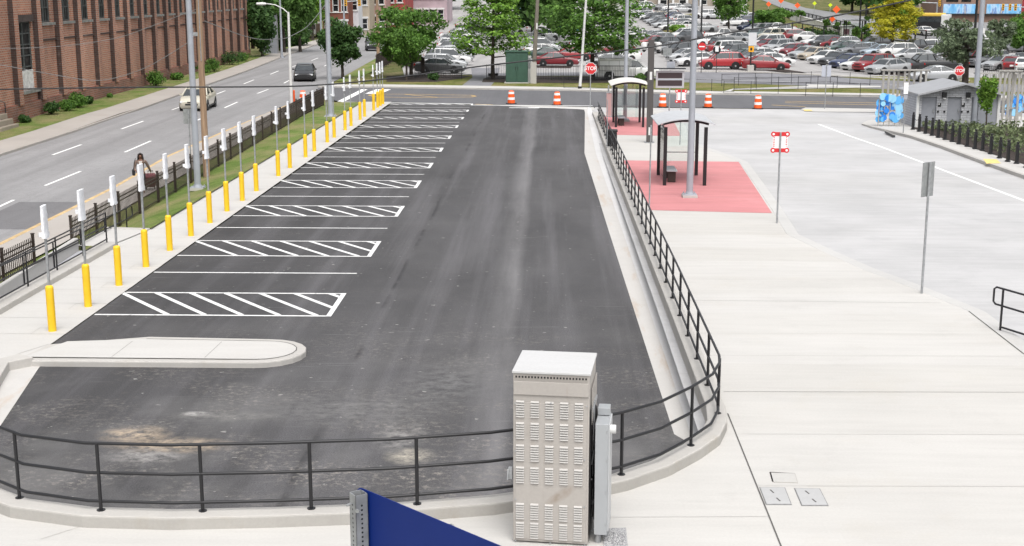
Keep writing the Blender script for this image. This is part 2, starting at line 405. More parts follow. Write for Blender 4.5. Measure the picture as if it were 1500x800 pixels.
def line_quad(mb, a, b, w, zf, dz, cr=()):
    a = Vector(a[:2]); b = Vector(b[:2]); d = (b - a).normalized(); n = Vector((-d.y, d.x)) * w / 2
    sheet('', [a - n, b - n, b + n, a + n], None, zf, dz, cr, mb)
def kerb(name, pts, w, zf, h, m, kind='structure', dz=0.0, side=0):
    """solid kerb along a world polyline; side -1/0/1 puts it left/centre/right of the line"""
    mb = MB(); L = []; Rr = []; n = len(pts); pts = [Vector(p[:2]) for p in pts]
    for i, p in enumerate(pts):
        d = (pts[min(i + 1, n - 1)] - pts[max(i - 1, 0)]).normalized(); nn = Vector((-d.y, d.x))
        L.append(p + nn * w * (.5 - side * .5)); Rr.append(p - nn * w * (.5 + side * .5))
    vs = []
    for i in range(n):
        for q, top in ((L[i], 0), (L[i], 1), (Rr[i], 1), (Rr[i], 0)):
            z = zf(pts[i].x, pts[i].y) + dz
            vs.append((q.x, q.y, z + h if top else z - .25))
    fs = []
    for i in range(n - 1):
        a, b = i * 4, i * 4 + 4
        for k in range(4): fs.append((a + k, a + (k + 1) % 4, b + (k + 1) % 4, b + k))
    fs += [(3, 2, 1, 0), tuple((n - 1) * 4 + k for k in range(4))]
    mb.add(vs, fs); o = mb.build(name, m, bevel=.02)
    if kind: o['kind'] = kind
    return o
# ================================================================ SETTING: ground, roads, paint
DIRT = m_grass('far_ground_grass', (.07, .09, .03), (.12, .13, .045), (.2, .17, .09))
def ZL(x, y): return ZP(x, y) - 0.006 - 0.114 * clamp((86 - y) / 12.0, 0, 1)
def ZI(x, y): return ZP(x, y) + 0.02
def ZB(x, y):                     # base terrain, kept under every sheet
    if y < 100: return min(ZS(x, y), 0) - .3 if x < -13 else -.35
    return ZT(x, y) - .06
mb = MB()
xs = [-700, -60, -13.2, 0, 60, 700]; ys = [-80, 20, 45, 60, 85, 100, 120, 200, 315, 430, 700, 1600]
for i in range(len(xs) - 1):
    for j in range(len(ys) - 1):
        q = [(xs[i], ys[j]), (xs[i + 1], ys[j]), (xs[i + 1], ys[j + 1]), (xs[i], ys[j + 1])]
        xm = (xs[i] + xs[i + 1]) / 2
        mb.add([(x, y, ZB(xm, y)) for x, y in q], [(0, 1, 2, 3)])
o = mb.build('ground', DIRT, fix=False); o['kind'] = 'structure'
# main street, left
left_kerb = [(-800, 0)] and px([(-60, 250), (0, 228), (100, 196), (200, 162), (300, 126), (365, 103), (420, 81), (468, 64), (520, 48)], ZS)
right_kerb = px([(-40, 386), (0, 365), (170, 279), (250, 232), (340, 192), (430, 154), (470, 134), (488, 120), (530, 98), (572, 74), (600, 58)], ZS)
left_kerb = [(left_kerb[0][0], 20)] + [tuple(p) for p in left_kerb]; right_kerb = [(right_kerb[0][0], 20)] + [tuple(p) for p in right_kerb]
mbs = MB()
sheet('street', left_kerb + right_kerb[::-1], STREET, ZS, 0, CRS)
patch = px([(28, 296), (138, 296), (62, 336), (-60, 336)], ZS)
sheet('street_patch', patch, m_road('newer_asphalt_patch', (.16, .158, .163), .1), ZS, .004, CRS)
vb = [(p[0] - 2.1, p[1]) for p in left_kerb]
sheet('street_pavement', left_kerb + vb[::-1], OLDC, ZS, .13, CRS)
kerb('street_kerb', left_kerb, .16, ZS, .135, OLDC, side=1)
WA = P(52, 172, ZS); WB = P(365, 85, ZS)            # foot of the brick wall
wd = (WB - WA); wd.z = 0; wd.normalize(); WANG = math.atan2(wd.y, wd.x)
wfar = WA + wd * 95; wnear = WA - wd * 40
sheet('grass_verge', vb + [(wfar.x - 1, wfar.y + 60), (wfar.x, wfar.y), (wnear.x, wnear.y)], GRASS, ZS, .11, CRS)
# right side of the street: yellow edge line, kerb, pavement, grass bank
k2 = [p for p in right_kerb if p[1] < 104]
mb = MB()
for a, b in zip(k2[:-1], k2[1:]): line_quad(mb, (a[0] - .28, a[1]), (b[0] - .28, b[1]), .13, ZS, .004, CRS)
o = mb.build('yellow_edge_line', PAINTY, fix=False); o['kind'] = 'structure'
kerb('street_edge_kerb', k2, .2, ZS, .13, mat('faded_yellow_kerb_paint', (.5, .36, .19), .8, var=.2, scale=3), side=-1)
fence_line = [(-15.5, 25), (-15.5, 50), (-15.45, 70), (-15.4, 93), (-15.4, 97)]
def fx(y):
    for (x0, y0), (x1, y1) in zip(fence_line[:-1], fence_line[1:]):
        if y <= y1: return x0 + (x1 - x0) * (y - y0) / (y1 - y0)
    return fence_line[-1][0]
def ZG(x, y):                     # grass bank from the walk down to the street pavement
    t = clamp((x + 15.4) / 2.2, 0, 1); return ZS(x, y) * (1 - t) + .06 + .02 * t
mb = MB(); yy = [26 + 3.08 * i for i in range(6)] + [44.55 + 2.95 * i for i in range(18)]
sheet('street_side_pavement', k2 + [(fx(p[1]) - .9, p[1]) for p in k2[::-1]], OLDC, ZS, .125, CRS)
for y0, y1 in zip(yy[:-1], yy[1:]):
    for i in range(6):
        xr = -14.7 if y0 < 44 else -13.15; xa = lambda y, k: (fx(y) - .95) + (xr - fx(y) + .95) * k / 6
        q = [(xa(y0, i), y0), (xa(y0, i + 1), y0), (xa(y1, i + 1), y1), (xa(y1, i), y1)]
        mb.add([(x, y, ZG(x, y) + random.uniform(-.015, .015) * 0) for x, y in q], [(0, 1, 2, 3)])
o = mb.build('grass_bank', GRASS, fix=False); o['kind'] = 'structure'
# lane dashes
mb = MB()
def dash(a, b): line_quad(mb, P(*a, ZS), P(*b, ZS), .14, ZS, .004, CRS)
for a, b in [((77, 227), (119, 212)), ((178, 189), (210, 177.5)), ((252, 161), (266, 156)), ((312, 140), (330, 133)), ((357, 123), (372, 117)), ((396, 109), (408, 104)), ((428, 98), (440, 94)), ((456, 89), (466, 85)),
             ((-8, 306), (20, 293)), ((66, 272), (118, 251)), ((183, 223), (221, 206.5)), ((281, 180), (294, 174)), ((329, 158), (348, 149.5)), ((377, 137), (393, 131)), ((416, 122), (425, 117)), ((475, 97), (482, 93.5))]:
    dash(a, b)
o = mb.build('lane_dashes', PAINTW, fix=False); o['kind'] = 'structure'
# cross street with its far pavement
near_e = [(462, 141), (500, 149.3), (575, 149.3), (690, 152.5), (870, 156.5), (1180, 159.5), (1400, 163), (1700, 168)]
far_e = [(1700, 148), (1400, 145), (1290, 142.5), (1000, 138.5), (840, 133.5), (560, 129), (466, 128.5)]
sheet('cross_street', px(near_e) + px(far_e), XSTREET, Z0, .004)
pv = [(466, 126), (560, 125.7), (840, 130), (1000, 134.8), (1290, 139.2), (1400, 141.5), (1700, 145)]
sheet('far_pavement', px(far_e) + px(pv), WALK, Z0, .12)
kerb('far_kerb', px(far_e), .2, Z0, .124, KERB, side=1)
mb = MB()
for a, b in [((690, 154.2), (868, 155.2)), ((500, 149.6), (690, 152.4))]: line_quad(mb, P(*a), P(*b), .3, Z0, .012)
line_quad(mb, P(746, 158), P(790, 158.3), .3, Z0, .008); line_quad(mb, P(774, 157.6), P(860, 159), .2, Z0, .008)
for a, b, w in [((499, 149), (534, 131), .5), ((546, 137.5), (562, 131), 1.2)]: line_quad(mb, P(*a), P(*b), w, Z0, .008)
o = mb.build('cross_street_white_lines', PAINTW, fix=False); o['kind'] = 'structure'
mb = MB()
def ring(pts, w=.16):
    for a, b in zip(pts[:-1], pts[1:]): line_quad(mb, P(*a), P(*b), w, Z0, .0085)
ring([(540, 139.6), (550, 138), (600, 138.2), (690, 139.7), (697, 141), (690, 142.3), (600, 143.3), (550, 142), (540, 139.6)])
ring([(592, 138.2), (610, 140), (642, 142.8)])
ring([(1150, 150.5), (1210, 152.3), (1290, 154)]); ring([(1150, 148.5), (1230, 150), (1290, 151)]); ring([(1130, 154), (1180, 156.5)]); ring([(1310, 152), (1500, 157)]); ring([(1310, 154.5), (1500, 160)])
ring([(696, 152.8), (722, 153.8)])
o = mb.build('cross_street_yellow_lines', PAINTY, fix=False); o['kind'] = 'structure'
# far verge: grass, mulch beds, drive, service road, car park
sheet('far_grass_verge', px(pv) + px([(1700, 118), (1290, 112), (1000, 119), (940, 112), (700, 111), (560, 112), (520, 104), (495, 120)]), GRASSF, Z0, .02)
sheet('street_grass_strip', [tuple(p) for p in px([(492, 119.5), (530, 98), (572, 74), (586, 66)], ZS)] + px([(600, 66), (590, 78), (548, 104), (516, 121)]), GRASS, ZT, .06)
sheet('mulch_bed', px([(566, 112), (566, 120.5), (640, 120.5), (676, 115.5), (690, 112), (640, 109.5)]), MULCH, Z0, .04)
sheet('long_mulch_bed', px([(708, 116), (706, 121), (840, 122.5), (948, 121), (948, 115), (830, 112.5), (720, 111.5)]), MULCH, Z0, .04)
sheet('drive_to_car_park', px([(672, 129.5), (716, 130), (728, 116), (732, 100), (690, 100), (692, 114)]), SVC, Z0, .03)
lot_poly = [(592, 111), (700, 109), (830, 107), (1000, 106), (1100, 106.5), (1190, 110.5), (1290, 116), (1700, 128), (1800, 40), (1500, 56), (1370, 71), (1290, 68), (1200, 61), (1160, 50), (1140, 37), (1100, 20), (1060, 6), (940, 3), (690, 3), (640, 20), (600, 48), (585, 80)]
sheet('car_park', px(lot_poly, ZT), LOTFAR, ZT, .01, CRT)
sheet('service_road', px([(715, 108), (830, 106.5), (940, 106.5), (1000, 106), (1100, 107), (1190, 111), (1290, 118), (1700, 131), (1700, 140), (1290, 131), (1120, 124), (1000, 121), (945, 114), (830, 111.5), (715, 112)]), SVC, Z0, .03)
mb = MB(); ring([(905, 113.5), (1000, 116.3), (1100, 118.6), (1190, 121.6), (1290, 124.5), (1420, 129)], .12)
o = mb.build('service_road_line', PAINT, fix=False); o['kind'] = 'structure'
for v in o.data.vertices: v.co.z += .03
sheet('ramp_path', px([(1060, 139), (1075, 132.5), (1290, 129), (1290, 127), (1180, 124.5), (1185, 127), (1074, 131), (1052, 137)]), WALK, Z0, .06)
kerb('car_park_kerb', px([(1000, 105), (1060, 105.5), (1100, 106), (1160, 108.5), (1290, 115), (1420, 119)]), .5, Z0, .1, KERB)
sheet('mulch_island', px([(1122, 104.2), (1170, 108.3), (1182, 107.6), (1150, 103)]), MULCH, Z0, .09)
sheet('mulch_island_bed', px([(1300, 110), (1390, 116), (1385, 110), (1320, 106)]), MULCH, Z0, .06)
sheet('narrow_mulch_bed', px([(778, 99.5), (836, 100.5), (838, 97.5), (778, 97)]), MULCH, Z0, .03)
# lawn island between the upper rows, hillside lawn and the upper road
sheet('planted_island', px([(968, 46), (1012, 53), (1030, 51), (1018, 46), (990, 43)], ZT), GRASSF, ZT, .05, CRT)
sheet('hillside_lawn', px([(1140, 36), (1162, 31), (1237, 52), (1290, 60), (1340, 64), (1370, 72), (1340, 76), (1290, 70), (1190, 62), (1158, 52)], ZT), GRASSF, ZT, .06, CRT)
sheet('upper_lawn', px([(990, 28), (1015, 27.5), (1018, 20), (985, 22)], ZT), GRASSF, ZT, .06, CRT)
sheet('upper_road', px([(1075, -2), (1180, 12), (1250, 23), (1345, 30), (1700, 40), (1700, 60), (1500, 57), (1345, 62), (1290, 57), (1230, 39), (1170, 22), (1060, 5)], ZT), m_road('upper_road_asphalt', (.24, .24, .245), .1), ZT, .05, CRT)
sheet('upper_path', px([(1190, 58), (1262, 65), (1290, 57), (1345, 66), (1352, 70), (1296, 60), (1262, 68), (1190, 61)], ZT), WALK, ZT, .09, CRT)
# the fresh parking lot
lot = [(-11.15, 30.0), (-11.0, 94.8), (2.35, 92.2), (2.35, 88.0), (1.75, 66), (2.0, 45), (2.2, 30), (2.28, 24.6), (2.9, 23.6), (2.6, 21.5), (1, 20.2), (-1.8, 19.0), (-6.5, 18.7), (-8.8, 19.8), (-9.6, 22.5), (-10.75, 28.5)]
sheet('parking_lot', lot, ASPH, Z0, .0)
mbl = MB()
XL, XR = -11.12, -5.35
hatches = [(465, 432), (377, 355), (318, 303), (276, 265.5), (246.8, 239.4), (222.4, 217.2), (203.5, 199.3), (187.5, 184), (174.8, 172), (163.7, 161.3), (154, 152.2)]
Yof = lambda y: P(CX, y)[1]
for i, (a, b) in enumerate(hatches):
    ya, yb = Yof(a), Yof(b); w = .1
    line_quad(mbl, (XL, ya), (XR + .05, ya), w, Z0, .004); line_quad(mbl, (XL, yb), (XR + .05, yb), w, Z0, .004)
    line_quad(mbl, (XR, ya - .05), (XR, yb + .05), .13, Z0, .0055)
    x = XL - .1; k = (yb - ya) * .78
    while x < XR - .25:
        x1 = x + k; y1 = ya + .04
        if x1 > XR: y1 = yb - (yb - ya) * (XR - x) / k; x1 = XR
        line_quad(mbl, (x, yb - .03), (x1, y1), .13, Z0, .007); x += .92
for y in (402, 335.5, 289, 256, 231, 210, 193.4, 179.6, 167.8, 157.6): line_quad(mbl, (XL, Yof(y)), (XR - .02, Yof(y)), .1, Z0, .004)
o = mbl.build('parking_bay_lines', PAINT, fix=False); o['kind'] = 'structure'
# gutter beside the wall, wall and kerb that carry the railing
sheet('gutter', [(2.35, 92), (2.35, 88), (1.75, 66), (2.0, 45), (2.2, 30), (2.28, 24.4), (2.85, 23.2), (2.85, 92)], GUT, Z0, .006)
sheet('gutter_pan', [(2.66, 92), (2.5, 88), (2.3, 66), (2.45, 45), (2.55, 30), (2.58, 24), (2.85, 23.4), (2.85, 92)], m_concrete('gutter_pan_concrete', (.56, .555, .555), .05, .1, 3, .5), Z0, .012)
curb_path = [(2.95, 86.5), (2.95, 70), (2.95, 55), (2.95, 40), (2.95, 30), (2.95, 25), (2.95, 24.0), (2.88, 23.2), (2.68, 22.5), (2.3, 21.85), (1.75, 21.1), (1.1, 20.5), (.2, 19.95), (-.8, 19.55), (-2.2, 19.22), (-3.8, 19.02), (-5.2, 18.9), (-6.4, 18.95), (-7.5, 19.25), (-8.3, 19.8), (-8.9, 20.6), (-9.3, 21.8)]
CW = .34
def kerb_wall():
    mb = MB(); pts = [Vector(p) for p in curb_path]; n = len(pts); vs = []
    for i, p in enumerate(pts):
        d = (pts[min(i + 1, n - 1)] - pts[max(i - 1, 0)]).normalized(); nn = Vector((-d.y, d.x)) * CW / 2
        for q, z in ((p - nn, -.3), (p - nn, ZC(*p)), (p + nn, ZC(*p)), (p + nn, -.3)): vs.append((q.x, q.y, z))
    fs = []
    for i in range(n - 1):
        a, b = i * 4, i * 4 + 4
        for k in range(4): fs.append((a + k, a + (k + 1) % 4, b + (k + 1) % 4, b + k))
    fs += [(3, 2, 1, 0), tuple((n - 1) * 4 + k for k in range(4))]
    mb.add(vs, fs); return mb
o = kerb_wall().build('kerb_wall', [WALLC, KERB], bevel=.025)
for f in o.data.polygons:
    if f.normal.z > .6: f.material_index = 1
tag(o, 'long low concrete kerb wall curving round the end of the parking lot', 'kerb wall')
# plaza, lane
outer = []
pp = [Vector(p) for p in curb_path]
for i, p in enumerate(pp):
    d = (pp[min(i + 1, len(pp) - 1)] - pp[max(i - 1, 0)]).normalized(); outer.append(tuple(p + Vector((-d.y, d.x)) * (CW / 2 - .03)))
lane_edge = px([(949, 158), (975, 165), (992, 180), (999, 198), (1012, 211), (1060, 228), (1083, 237), (1131, 307.5), (1152, 343), (1202, 367), (1262, 394), (1337, 422), (1397, 447), (1419, 456), (1500, 519), (1600, 600)], ZP)
plaza = [tuple(p) for p in outer] + [(-14, 24), (-14, 2), (14, 2)] + [tuple(p) for p in lane_edge[::-1]] + [(4.2, 88), (2.95, 88)]
sheet('plaza', plaza, CONC, ZP, 0, CRP)
kerb('plaza_kerb', lane_edge, .38, ZP, .003, KERB if 0 else m_concrete('pale_kerb_concrete', (.475, .468, .455), .05, .06), side=-1)
sheet('bus_lane', [(2.6, 2), (2.6, 87.5)] + px([(872, 157), (1180, 160.2), (1400, 164), (1700, 169)]) + [(70, 2)], LANE, ZL, 0, CRP)
sheet('far_plaza_strip', px([(690, 153), (870, 157), (870, 162), (846, 160)]), WALK, Z0, .004)
RED2 = RED
for nm, q in (('red_pad', [(912, 235), (1082, 237.2), (1131, 312.5), (953, 308)]), ('far_red_pad', [(884, 171), (984, 172.5), (998, 199.5), (890, 197.5)])):
    sheet(nm, px(q, ZP), RED, ZP, .005, CRP)
mb = MB()
def pj(a, b, w, mbx=None): line_quad(mbx or mb, P(*a, ZP), P(*b, ZP), w, ZP, .006, CRP)
pj((1006, 440), (1378, 444), .009); pj((1060, 574), (1560, 575), .011); pj((1066, 606), (1148, 810), .022); pj((1419, 456), (1500, 519), .03)
pj((1128, 692), (1164, 694), .02); pj((1128, 692), (1132, 706), .02)
o = mb.build('plaza_joint', JOINT, fix=False); o['kind'] = 'structure'
mb = MB()
for a, b in [((966, 343), (1150, 344)), ((975, 365), (1198, 367)), ((990, 409), (1298, 412)), ((1018, 488), (1456, 490)), ((1034, 521), (1500, 522)), ((1085, 636), (1560, 637)), ((1110, 712), (1560, 713)), ((890, 758), (1125, 757)), ((60, 790), (130, 768))]: pj(a, b, .008)
for y in (254, 270, 288): pj((925 + (y - 254) * .55, y), (1092 + (y - 250) * .65, y + 3), .012)
o = mb.build('sawn_plaza_joint', JOINTL, fix=False); o['kind'] = 'structure'
mb = MB()
def lq(a, b, w, m=None): line_quad(mb, P(*a, ZL), P(*b, ZL), w, ZL, .005, CRP)
for a, b in [((1199, 182), (1290, 215)), ((1290, 215), (1500, 294)), ((1500, 294), (1640, 350))]: lq(a, b, .16)
o = mb.build('bus_lane_line', PAINTW, fix=False); o['kind'] = 'structure'
# island on the right with planting
def ZIs(x, y): return ZP(x, y) + .03
isl = px([(1262, 181), (1272, 176), (1320, 173), (1420, 171), (1700, 172), (1700, 330), (1500, 257), (1440, 236), (1380, 214), (1335, 199), (1297, 190), (1275, 185)], ZIs)
sheet('island_pavement', isl, WALK, ZIs, 0, CRP)
kerb('island_kerb', [isl[0]] + isl[:5:-1] + [isl[6]] if 0 else [isl[0], isl[11], isl[10], isl[9], isl[8], isl[7], isl[6], isl[5]], .2, ZIs, .004, KERB, side=-1)
bed = px([(1336, 188), (1378, 202), (1447, 224), (1500, 241), (1640, 290), (1640, 190), (1480, 186.5), (1342, 186)], ZIs)
sheet('planting_bed', bed, MULCH, ZIs, .02, CRP)
sheet('yellow_ramp_mat', px([(1440, 233), (1460, 233.5), (1466, 239.5), (1445, 240)], ZIs), mat('yellow_tactile_paint', (.72, .55, .2), .7, var=.1), ZIs, .01, CRP)
sheet('far_yellow_ramp_mat', px([(1177, 161), (1188, 161.2), (1190, 163.5), (1178, 163.2)], Z0), MATS['yellow_tactile_paint'], Z0, .03)
sheet('far_lane_pavement', px([(1172, 161), (1180, 158), (1290, 160), (1290, 165), (1190, 164)]), WALK, Z0, .02)
# walk with the yellow posts, near-left slabs, island nose
CRW2 = (30, 42)
sheet('walk', [(-11.15, 95.6), (-11.15, 30.2), (-11.25, 28.7), (-12.4, 27.6), (-12.3, 16), (-20, 16), (-20, 27), (-14.0, 27.0), (-13.85, 42), (-13.3, 44.5), (-13.15, 95.6)], WALK, ZW, 0, CRW2)
mb = MB()
y = 31.0
while y < 95: line_quad(mb, (-13.3 if y > 42 else -13.8, y), (-11.17, y), .012, ZW, .004, CRW2); y += 1.52
line_quad(mb, (-13.8, 28.9), (-11.3, 28.9), .02, ZW, .004, CRW2); line_quad(mb, (-12.35, 27.5), (-11.2, 30.1), .02, ZW, .0045, CRW2)
o = mb.build('walk_joint', JOINTL, fix=False); o['kind'] = 'structure'
GUTL = [(-10.75, 28.45), (-9.6, 22.5), (-8.8, 19.8), (-9.5, 19.6), (-10.5, 22.5), (-11.6, 28.2)]
sheet('side_gutter', GUTL, GUT, Z0, .004)
kerb('side_kerb', [(-11.3, 28.7), (-11.75, 28.0), (-10.9, 24.5), (-10.0, 21.5), (-9.6, 20)], .5, Z0, .2, KERB, side=-1)
kerb('side_kerb_block', [(-12.05, 27.6), (-11.5, 25.4), (-11.0, 23.0), (-10.6, 21)], .55, Z0, .3, KERB, side=-1)
mbx = MB()
nose = [(-11.3, 28.4)]
for k in range(11):
    t = -math.pi / 2 + math.pi * k / 10; nose.append((-6.2 + .95 * math.cos(t), 29.35 + .95 * math.sin(t)))
nose += [(-9.0, 30.45), (-11.15, 30.0)]
mbx.prism(nose, -.2, lambda x, y: .13 if x > -10.9 else .04 + .09 * (30.2 - y) / 1.8)
o = mbx.build('traffic_island', KERB, bevel=.03); tag(o, 'pale concrete traffic island with rounded nose jutting into the black lot', 'traffic island')
nose2 = [(-11.2, 28.65)]
for k in range(11):
    t = -math.pi / 2 + math.pi * k / 10; nose2.append((-6.2 + .74 * math.cos(t), 29.35 + .74 * math.sin(t)))
nose2 += [(-9.0, 30.2), (-10.7, 29.95)]
om = MB(); om.add([(x, y, .135) for x, y in nose2], [tuple(range(len(nose2)))]); sl = om.build('island_slab', WALK, o, fix=False)
mb = MB()
for a, b in zip(nose2[1:-2], nose2[2:-1]): line_quad(mb, a, b, .02, Z0, .139)
line_quad(mb, nose2[0], nose2[1], .02, Z0, .139); line_quad(mb, nose2[-3], nose2[-2], .02, Z0, .139)
for x in (-9.3, -7.3): line_quad(mb, (x, 28.7), (x + .05, 30.0), .008, Z0, .138)
mb.build('joint', JOINT, o, fix=False)
kerb('walk_kerb', [(-13.62, 22), (-13.62, 27), (-13.62, 34), (-13.55, 41.6)], .45, ZW, .15, KERB, side=0)
kerb('landing_kerb', [(-14.7, 44.6), (-13.2, 44.4)], .2, ZW, .06, KERB)
sheet('ramp_landing', [(-13.6, 41.5), (-13.2, 44.3), (-14.6, 44.5), (-14.6, 41.5)], WALK, ZW, .03)
def ZR(x, y): return ZW(x, y) - .12 - .035 * clamp(41.5 - y, 0, 14)
sheet('ramp', [(-13.8, 41.5), (-14.55, 41.5), (-14.55, 27), (-13.8, 27)], m_concrete('ramp_concrete', (.45, .46, .49), .04, .05), ZR, 0, (30,))
kerb('ramp_kerb', [(-14.6, 27), (-14.6, 34), (-14.6, 41.5)], .16, ZR, .4, WALK)
# hatches in the plaza
HM = m_concrete('hatch_cover_concrete', (.46, .45, .43), .06, .1); HM2 = m_concrete('hatch_cover_metal', (.41, .41, .41), .06, .1)
HM3 = mat('hatch_rim_metal', (.2, .2, .2), .7, var=.2, scale=9)
def hatch(q, label, m):
    c = [P(*k, ZP) for k in q]; ctr = sum(c, Vector()) / 4
    t = thing('access_cover', label, 'access cover', ctr, 0, 'access covers in the plaza')
    big = [(p - ctr) for p in c]; sm = [p * .93 for p in big]
    MB().prism([(p.x, p.y) for p in big], -.02, .006).build('rim', HM3 if m is HM2 else JOINTL, t)
    MB().prism([(p.x, p.y) for p in sm], .0, .012).build('lid', m, t)
    if m is HM2:
        MB().bar((-.04, .22, .0145), (-.01, .1, .0145), .02, .004).build('lifting_slot', JOINT, t); MB().bar((.0, -.1, .0145), (.03, -.22, .0145), .02, .004).build('lifting_slot', JOINT, t)
    return t
hatch([(1128, 693), (1165, 694), (1169, 708), (1132, 707)], 'smaller access cover set behind the two others in the pale plaza', HM)
hatch([(1112, 714), (1150, 714.5), (1160, 740), (1122, 740)], 'square access cover touching the dark diagonal joint in the plaza', HM2)
hatch([(1163, 715.5), (1201, 716), (1214, 741.5), (1174, 741.5)], 'square access cover farther from the dark diagonal joint', HM2)

di = thing('drain_inlet', 'dark kerb drain inlet in the island kerb left of the restrooms', 'drain', P(1303, 195, ZIs))
dq = P(1310, 197.6, ZIs) - P(1296, 191.5, ZIs); MB().box((0, -.1, -.045), (dq.length * .9, .1, .11), math.atan2(dq.y, dq.x)).build('opening', BLACK, di)
MB().box((0, .0, .012), (dq.length, .05, .012), math.atan2(dq.y, dq.x)).build('lip', WALLC, di)
# ================================================================ railing on the kerb wall
def lerp_path(path, ys): pass
rail_t = thing('guard_railing', 'long black three-rail guard railing curving along the kerb wall of the lot', 'railing', (0, 0, 0))
rp = [(2.95, 82), (2.95, 70), (2.95, 55), (2.95, 40), (2.95, 30), (2.95, 25), (2.95, 23.75), (2.9, 23.3), (2.7, 22.6), (2.28, 21.88), (1.73, 21.1), (1.1, 20.55), (.2, 20.0), (-.8, 19.6), (-2.2, 19.27), (-3.8, 19.07), (-5.2, 18.95), (-6.4, 19.0), (-7.4, 19.3), (-8.15, 19.85), (-8.7, 20.65)]
def dens(path, step=.8):
    out = []
    for a, b in zip(path[:-1], path[1:]):
        a = Vector(a); b = Vector(b); n = max(1, int((b - a).length / step))
        out += [tuple(a + (b - a) * k / n) for k in range(n)]
    return out + [path[-1]]
for h in (.98, .55, .13):
    MB().tube([(x, y, ZC(x, y) + h) for x, y in dens(rp, 2.0)], .024, 8).build('rail', BLACK, rail_t, smooth=60)
post = MB(); post.tube([(0, 0, 0), (0, 0, .98)], .026, 8); post.tube([(0, 0, 0), (0, 0, .012)], .06, 10); pm = post.mesh('post', [BLACK])
pts = [(2.95, 25.2 + 1.77 * k) for k in range(32)] + [(2.935, 23.55), (2.3, 21.9), (1.12, 20.57), (-.4, 19.75), (-1.83, 19.33), (-3.3, 19.12), (-4.8, 18.99), (-6.23, 18.98), (-7.55, 19.4), (-8.6, 20.5)]
for x, y in pts: obj_from('post', pm, rail_t, (x, y, ZC(x, y)))
# ================================================================ equipment cabinet
CAB = m_concrete('beige_enamel', (.385, .36, .335), .05, .06, 1, .4, (.8, .7, .6)); G(CAB).b.inputs['Roughness'].default_value = .45
_g = G(CAB)
_tc = _g.n('ShaderNodeTexCoord'); _mp = _g.n('ShaderNodeMapping'); _mp.inputs['Location'].default_value = (-.13, 0, -.68); _mp.inputs['Rotation'].default_value = (0, R(-38), 0); _mp.vector_type = 'TEXTURE'; _mp.inputs['Location'].default_value = (.13, 0, .7); _mp.inputs['Scale'].default_value = (.3, 3, .085)
_g.l(_tc.outputs['Object'], _mp.inputs['Vector']); _vl = _g.n('ShaderNodeVectorMath'); _vl.operation = 'LENGTH'; _g.l(_mp.outputs['Vector'], _vl.inputs[0])
_old = _g.b.inputs['Base Color'].links[0].from_socket
_mk = _g.mix(1.0, _g.ramp(_vl.outputs['Value'], [(.3, 1.0), (1.0, 0.0)]), _g.ramp(_g.noise(5, (1, 1, 1), 6), [(.35, .15), (.6, .75)]), 'MULTIPLY')
_c = _g.mix(_mk, _old, (.24, .19, .145))
_dr = _g.ramp(_g.noise(2.4, (2.5, 1, .35), 7, (3, 0, 1), .7), [(.56, 0.0), (.72, .4)])
_g.l(_g.mix(_dr, _c, (.3, .255, .215)), _g.b.inputs['Base Color'])
cz = .5; CABP = P(806, 797, ZP)
cab = thing('equipment_cabinet', 'tall beige steel cabinet with louvred vents standing on the plaza', 'cabinet', CABP, R(-6.5))
cw, cd, ch = 1.01, 1.0, 2.38
b = MB(); b.box((0, cd / 2, (ch - .02) / 2 + .02), (cw, cd, ch - .02)); b.build('body', CAB, cab, bevel=.012)
b = MB(); b.box((0, cd / 2, ch + .012), (cw + .03, cd + .03, .035)); lid = b.build('lid', m_concrete('cabinet_lid_enamel', (.5, .5, .5), .03, .03), cab, bevel=.008)
b = MB(); b.box((0, -.012, ch - .2), (cw - .02, .024, .18)); b.build('front_hood', CAB, cab, bevel=.004)
b = MB()
for k in range(23): b.box((-.46 + k * .0418, -.026, ch - .045), (.024, .006, .026))
b.build('vent_slot', JOINT if 0 else BLACK, cab)
b = MB(); b.box((0, -.004, 1.02), (cw - .06, .01, 1.92)); b.build('door', CAB, cab, bevel=.003)
lou = MB()
for k in range(7):
    z = k * .034
    lou.add([(-.055, 0, z), (.055, 0, z), (.055, 0, z + .026), (-.055, 0, z + .026), (-.055, -.02, z + .004), (.055, -.02, z + .004)],
            [(4, 5, 2, 3), (0, 4, 3), (1, 2, 5)], 0)
    lou.add([(-.055, -.0015, z - .006), (.055, -.0015, z - .006), (.055, -.0015, z + .003), (-.055, -.0015, z + .003)], [(0, 1, 2, 3)], 1)
LOUM = m_concrete('louvre_enamel', (.46, .445, .425), .04, .05)
lm = lou.mesh('louvre', [LOUM, BLACK])
for z in (1.775, 1.475, 1.165, .855, .34, .07):
    for x in (-.41, -.215, -.02, .175, .37): obj_from('louvre_vent', lm, cab, (x, -.0095, z))
bolt = MB(); bolt.tube([(0, 0, 0), (0, -.012, 0)], .011, 8); bm_ = bolt.mesh('bolt', [GALV])
for x, z in [(-.475, 1.97), (.475, 1.97), (-.475, 1.3), (.45, 1.22), (-.47, .62), (.455, .56), (0, .02), (.465, .02), (-.47, .03), (0, 1.99)]: obj_from('bolt', bm_, cab, (x, -.009 if z < 1.9 else -.024, z))
b = MB(); b.box((-.545, .02, .98), (.05, .05, .16)); b.bar((-.57, -.01, 1.04), (-.575, -.04, .9), .02, .03); b.build('latch', GALV, cab, bevel=.004)
b = MB()
for k in range(10): b.box((.525, .2 + .08 * k, 1.9), (.008, .05, .5))
b.build('side_grille', CAB, cab)
b = MB(); b.box((.522, cd / 2, 1.0), (.006, cd - .1, 1.8)); b.build('side_opening', BLACK, cab)
b = MB()
